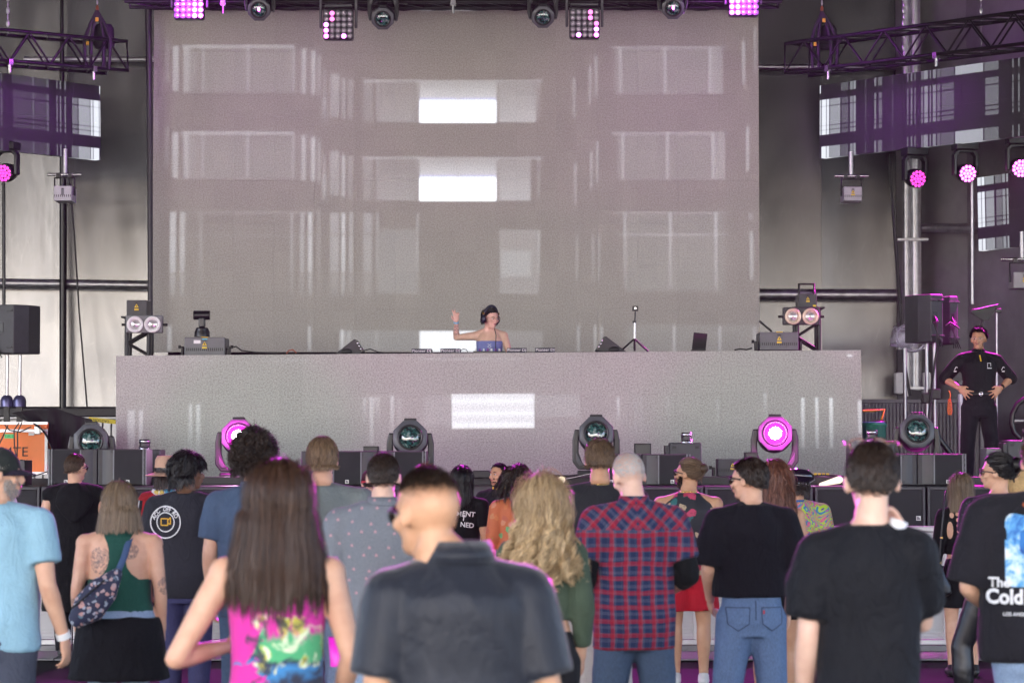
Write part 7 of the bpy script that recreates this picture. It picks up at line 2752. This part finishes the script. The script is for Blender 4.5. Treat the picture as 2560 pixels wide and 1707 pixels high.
# straw hat beyond
p = Person('person with a woven straw hat hung behind at the far right', 2562, 1180, 312, female=True, tone='light', voxel=.013, hands=False)
p.top(cloth('beige_top', (.4, .28, .18)), hem=.9, ease=.02)
p.pants(C_BLACKT)
p.hair(H_BROWN, n=1200, length=.1, steps=3, width=.006)
q = p.root.location
t = thing('straw_hat', 'woven straw hat hanging on the back of the far right person', 'hat', (q.x - .08, q.y - .19, 1.42))
STRAW = M('woven_straw', (.5, .33, .14), .8, 0, .2, 30, .5, 120)
MB().lathe([(.19, .0), (.17, .008), (.1, .012), (.09, .02), (.082, .08), (.06, .1), (.002, .105)], 30, Matrix.Rotation(R(80), 4, 'X'), cap=False).build('hat_body', STRAW, t)
MB().lathe([(.093, .014), (.091, .03)], 30, Matrix.Rotation(R(80), 4, 'X'), cap=False).build('hat_band', BLACK2, t)

# dark bun, black tee, leather trousers
p = Person('woman with a messy dark bun and sunglasses in a speckled black tee', 2494, 1136, 385, female=True, w=1.1, tone='light', head=(1.2, .0, 0), la=((-.245, -.04, 1.12), (-.05, .2, 1.03)), ra=((.24, -.03, 1.12), (.15, .2, .98)), legs=((-.24, .02), (.02, -.05)))
TB = NB('speckled_black_cotton')
v_ = TB.voro(TB.scale(TB.co(), (1, 1, 1.6)), 60)[0]
TB.set(col=TB.mix(TB.math('LESS_THAN', v_, .14), (.012, .012, .018), (.25, .25, .28)), rough=.8)
TB.bump(TB.noise(TB.scale(TB.co(), (1, 1, .5)), 13, 4, .6, 1.4)[0], .25, .03)
p.top(TB.m, hem=.92, ease=.016, sleeve=.62, sl_ease=.026, hang=.92)
p.pants(M('black_coated_denim', (.012, .012, .014), .35, 0, .2, 14, .4, 14), ease=.008, amp=.014, knee=.06, ankle=.042)
p.shoes(SHOE)
p.ring(BLACK2, 1.485, .062, .0025, 'necklace')
p.hair(H_BLACK, 'bun', n=3600, length=.17, steps=7, width=.0045, lift=.04, grav=.02, comb=(0, -1, .1), follow=.9, gather=(0, -.14, .15), clump=120, curl=.15, tone=(.05, 1), layer=.014, bulk=[((0, -.13, .15), (.05, .05, .055))], spread=.3)
p.glasses(SHADE)
p.face()
q = p.root.location
t = thing('waist_pack', 'white waist pack with black trim on the bun haired woman', 'bag', (q.x - .155, q.y - .13, 1.0))
me = remesh(MB().box(-.05, .05, -.03, .035, -.105, .10), .012, 2, 'pouch')
t.rotation_euler = (0, -.15, .2)
obj('pouch', me, M('white_leather', (.62, .6, .6), .4, 0, .06, 14), t)
for z_ in (.03, -.035):
    MB().tube([(-.052, -.03, z_), (.052, -.035, z_ - .01)], .004, 6).build('zip', BLACK2, t)

# big graphic tee at the right edge
p = Person('person in an oversized faded black tee printed with an ice block', 2604, 1085, 590, w=1.22, tone='light', la=((-.30, -.03, 1.12), (-.21, .17, 1.02)), voxel=.0105)
sh = p.top(cloth('faded_black_cotton', (.014, .013, .017)), hem=.815, ease=.034, sleeve=.98, sl_ease=.05, hang=1.06, amp=.016)
p.pants(C_JEANSL, ease=.02, flare=.02)
p.hair(H_BROWN, n=2200)
k = p.k
ICE = NB('ice_block_print')
n_ = ICE.noise(ICE.co(), 9, 5, .65, 1.2)[0]
ICE.set(col=ICE.ramp(n_, [(.34, (.02, .12, .42)), (.46, (.12, .38, .7)), (.54, (.5, .68, .82)), (.62, (.75, .82, .86))]), rough=.75)
ICE.bump(ICE.noise(ICE.co(), 90, 2)[0], .1)
cx, cz = -.055, 1.275 * k
p.wrap(flat_grid(cx, cz, .21, .305, 16, 22, .3), ICE.m, sh, name='print', off=.006)
DB = NB('deep_blue_print')
DB.set(col=DB.ramp(DB.noise(DB.co(), 14, 3)[0], [(.4, (.01, .05, .25)), (.6, (.03, .18, .5))]), rough=.75)
p.wrap(flat_grid(cx + .015, cz + .035, .12, .11, 10, 10, .5), DB.m, sh, name='print', off=.009)
p.wrap(flat_grid(cx + .05, cz + .0, .075, .085, 8, 8, .95), M('cherry_print', (.3, .02, .02), .7), sh, name='print', off=.012)
p.wrap(flat_line([(cx + .05, cz + .04), (cx + .045, cz + .1), (cx + .02, cz + .15), (cx - .01, cz + .185)], .012), M('stem_green_print', (.12, .3, .06), .7), sh, name='print', off=.012)
p.wrap(flat_grid(cx - .016, cz + .19, .03, .02, 3, 3, .6), M('stem_red_print', (.5, .1, .03), .7), sh, name='print', off=.013)
tx = (2462 - 2604) / 590
p.text('The', .055, tx + .012, cz - .135, PRINT_WHITE, sh, align='LEFT', off=.012, bold=.035)
p.text('Cold Sy', .084, tx, cz - .195, PRINT_WHITE, sh, align='LEFT', off=.012, bold=.04, xs=.92)
p.text('LOS ANGELES  CALIF', .02, tx + .07, cz - .265, PRINT_WHITE, sh, align='LEFT', off=.01)

# ------------------------------------------------------------------ performer and stage guard
p = Person('performer in a lavender bandeau with headphones, one arm raised', 1224, 763, 229, yaw=PI, z0=RISER_Z, female=True, w=.98, tone='pale', head=(.62, -.22, .0), hoff=(.03, -.03), splay=.2, ra=((.385, .03, 1.375), (.385, .10, 1.555)), la=((-.235, .05, 1.17), (-.22, .23, 1.03)),
           rhand=((.02, .1, 1), (-.2, 1, 0), .9, (.12, .25, 1.0, 1.15)), tattoos=((.385, .07, 1.475, .075),), voxel=.008, group='people on the stage')
LAV = cloth('lavender_denim', (.19, .21, .46), .8)
sh = p.top(LAV, hem=.95, ease=.008, sleeve=0, neck=1.335, yoke=False, hang=.9, amp=.004, name='bandeau_top', voxel=.01)
k = p.k
LACE = M('white_lace_cord', (.6, .6, .68), .7)
for i in range(4):
    z_ = (1.30 - i * .035) * k
    p.wrap(flat_line([(-.02, z_), (.02, z_ - .03)], .005), LACE, sh, name='lacing', front=True, off=.006)
    p.wrap(flat_line([(.02, z_), (-.02, z_ - .03)], .005), LACE, sh, name='lacing', front=True, off=.006)
p.pants(LAV, waist=1.0)
p.hair(H_BLACK, 'sleek', n=3400, length=.17, steps=8, width=.005, lift=.0, grav=.02, comb=(0, -1, -.15), part=0.0, follow=1.0, gather=(0, -.12, .07), layer=.005, tone=(.05, .5), spread=.08, bulk=[((0, -.12, .09), (.05, .045, .05))], cap=1.03)
p.face(brow=(.02, .014, .012), lip=(.45, .14, .16))
p.glasses(None, M('thin_gold_frame', (.5, .36, .24), .3, .8), 0, 0, True, 'spectacles')
hp = p.hmesh(MB().tube([(.098 * math.cos(a), -.01, .10 + .142 * math.sin(a)) for a in np.linspace(.0, PI, 17)], .015, 10), 'headphones', NAVY)
for s_ in (-1, 1):
    p.hmesh(MB().ell((s_ * .098, -.005, .085), (.03, .042, .05), None, 16, 10), 'ear_cup', NAVY, hp)
    p.hmesh(MB().box(s_ * .105 - .006, s_ * .105 + .006, -.02, .005, .14, .165), 'gold_hinge', GOLD, hp)
p.ring(BLACK2, 1.49, .057, .006, 'choker', -.008)
p.cuff(M('pale_blue_band', (.2, .45, .6), .5), 1, .9, .031, .02, 'wristband')
MB().tube([Vector(q) * k for q in ((-.05, .10, 1.50), (-.075, .125, 1.40), (-.07, .15, 1.25), (-.08, .16, 1.10))], .005, 6).build('headphone_lead', CABLE, p.root)

p = Person('guard in black uniform with glasses standing hands on hips', 2446, 821, 238, yaw=PI, z0=DECK, w=1.04, tone='tan', head=(-.32, -.06, 0), ra=((.37, -.07, 1.195), (.232, .075, 1.085)), la=((-.37, -.07, 1.195), (-.232, .075, 1.085)),
           rhand=((-.75, .35, -.62), (-.3, -1, 0), .18), lhand=((.75, .35, -.62), (.3, -1, 0), .18), voxel=.007, splay=.34, group='security guards', legs=((-.13, 0), (.13, 0)))
sh = p.top(cloth('black_uniform_knit', (.009, .008, .010), .7), hem=1.0, ease=.014, sleeve=1.18, sl_ease=.02, hang=.9, amp=.010)
p.collar(C_BLACK, .066, .045)
p.pants(cloth('black_uniform_trousers', (.012, .011, .014)), waist=1.03, ease=.016)
k = p.k
p.wrap(flat_line([(-.002, 1.45 * k), (.004, 1.38 * k)], .014), YELLOW, sh, name='placket_trim', front=True, off=.006)
for x_, z_ in ((.095, 1.335),):
    x_ = x_ * k
    z_ = z_ * k
    p.wrap(flat_line([(x_ - .018, z_ - .02), (x_ - .018, z_ + .022), (x_ + .018, z_ + .022), (x_ + .018, z_ - .012)], .005), PRINT_WHITE, sh, name='chest_emblem', front=True, off=.006)
    p.wrap(flat_grid(x_ + .002, z_ - .03, .05, .009, 4, 2, .1), PRINT_WHITE, sh, name='chest_emblem', front=True, off=.006)
for s_ in (-1, 1):
    p.wrap(flat_line([(s_ * .262 * k - .014, 1.285 * k), (s_ * .262 * k + .002, 1.32 * k), (s_ * .262 * k + .018, 1.31 * k)], .006), PRINT_WHITE, sh, name='sleeve_emblem', front=True, off=.006)
    p.wrap(flat_grid(s_ * .268 * k, 1.27 * k, .03, .012, 3, 2, .2), PRINT_WHITE, sh, name='sleeve_emblem', front=True, off=.006)
bt_ = MB()
S_ = secs_at(p.T, 1.02)
me = MB().loft([(1.0, S_[0] + .019, S_[1] + .019, S_[2]), (1.035, S_[0] + .019, S_[1] + .019, S_[2])], 28, 2.3).mesh('belt')
me.transform(Matrix.Scale(k, 4))
bo = obj('belt', me, BLACK2, p.root)
yb_ = (S_[1] + .021 + S_[2]) * k
MB().lathe([(.024, 0), (.022, .008), (.015, .01), (.013, .005), (.001, .005)], 20, Matrix.Translation((0, yb_, 1.018 * k)) @ Matrix.Rotation(R(-90), 4, 'X')).build('belt_buckle', CHROME, bo)
p.shoes(SHOE)
p.hair(H_BLACK, n=4200, length=.04, steps=3, width=.004, lift=.8, spread=.45, follow=.2, layer=.008, comb=(0, .3, .2), shape=(1, 1, 1.06), hairline=([-1, -.45, -.1, .12, .3, .55, .8, 1], [-.6, -.5, -.3, .0, .2, .42, .5, .55]))
p.beard(H_BLACK, 700, length=.005)
p.face(lip=(.3, .12, .1))
p.glasses(None, M('pale_frame', (.5, .42, .4), .3, .6), 0, 0, True, 'spectacles')
p.cuff(BLACK2, -1, .86, .031, .028, 'watch')

# ------------------------------------------------------------------ thin stage haze
hz_ = bpy.data.materials.new('haze_air')
hz_.use_nodes = True
hz_.node_tree.nodes.clear()
out_ = hz_.node_tree.nodes.new('ShaderNodeOutputMaterial')
pv_ = hz_.node_tree.nodes.new('ShaderNodeVolumePrincipled')
pv_.inputs['Color'].default_value = (.9, .88, .9, 1)
pv_.inputs['Density'].default_value = 0.0002
hz_.node_tree.links.new(pv_.outputs[0], out_.inputs['Volume'])
o = MB().box(-155, 155, -155, 155, -1.5, 12).build('haze', hz_)
o['kind'] = 'stuff'
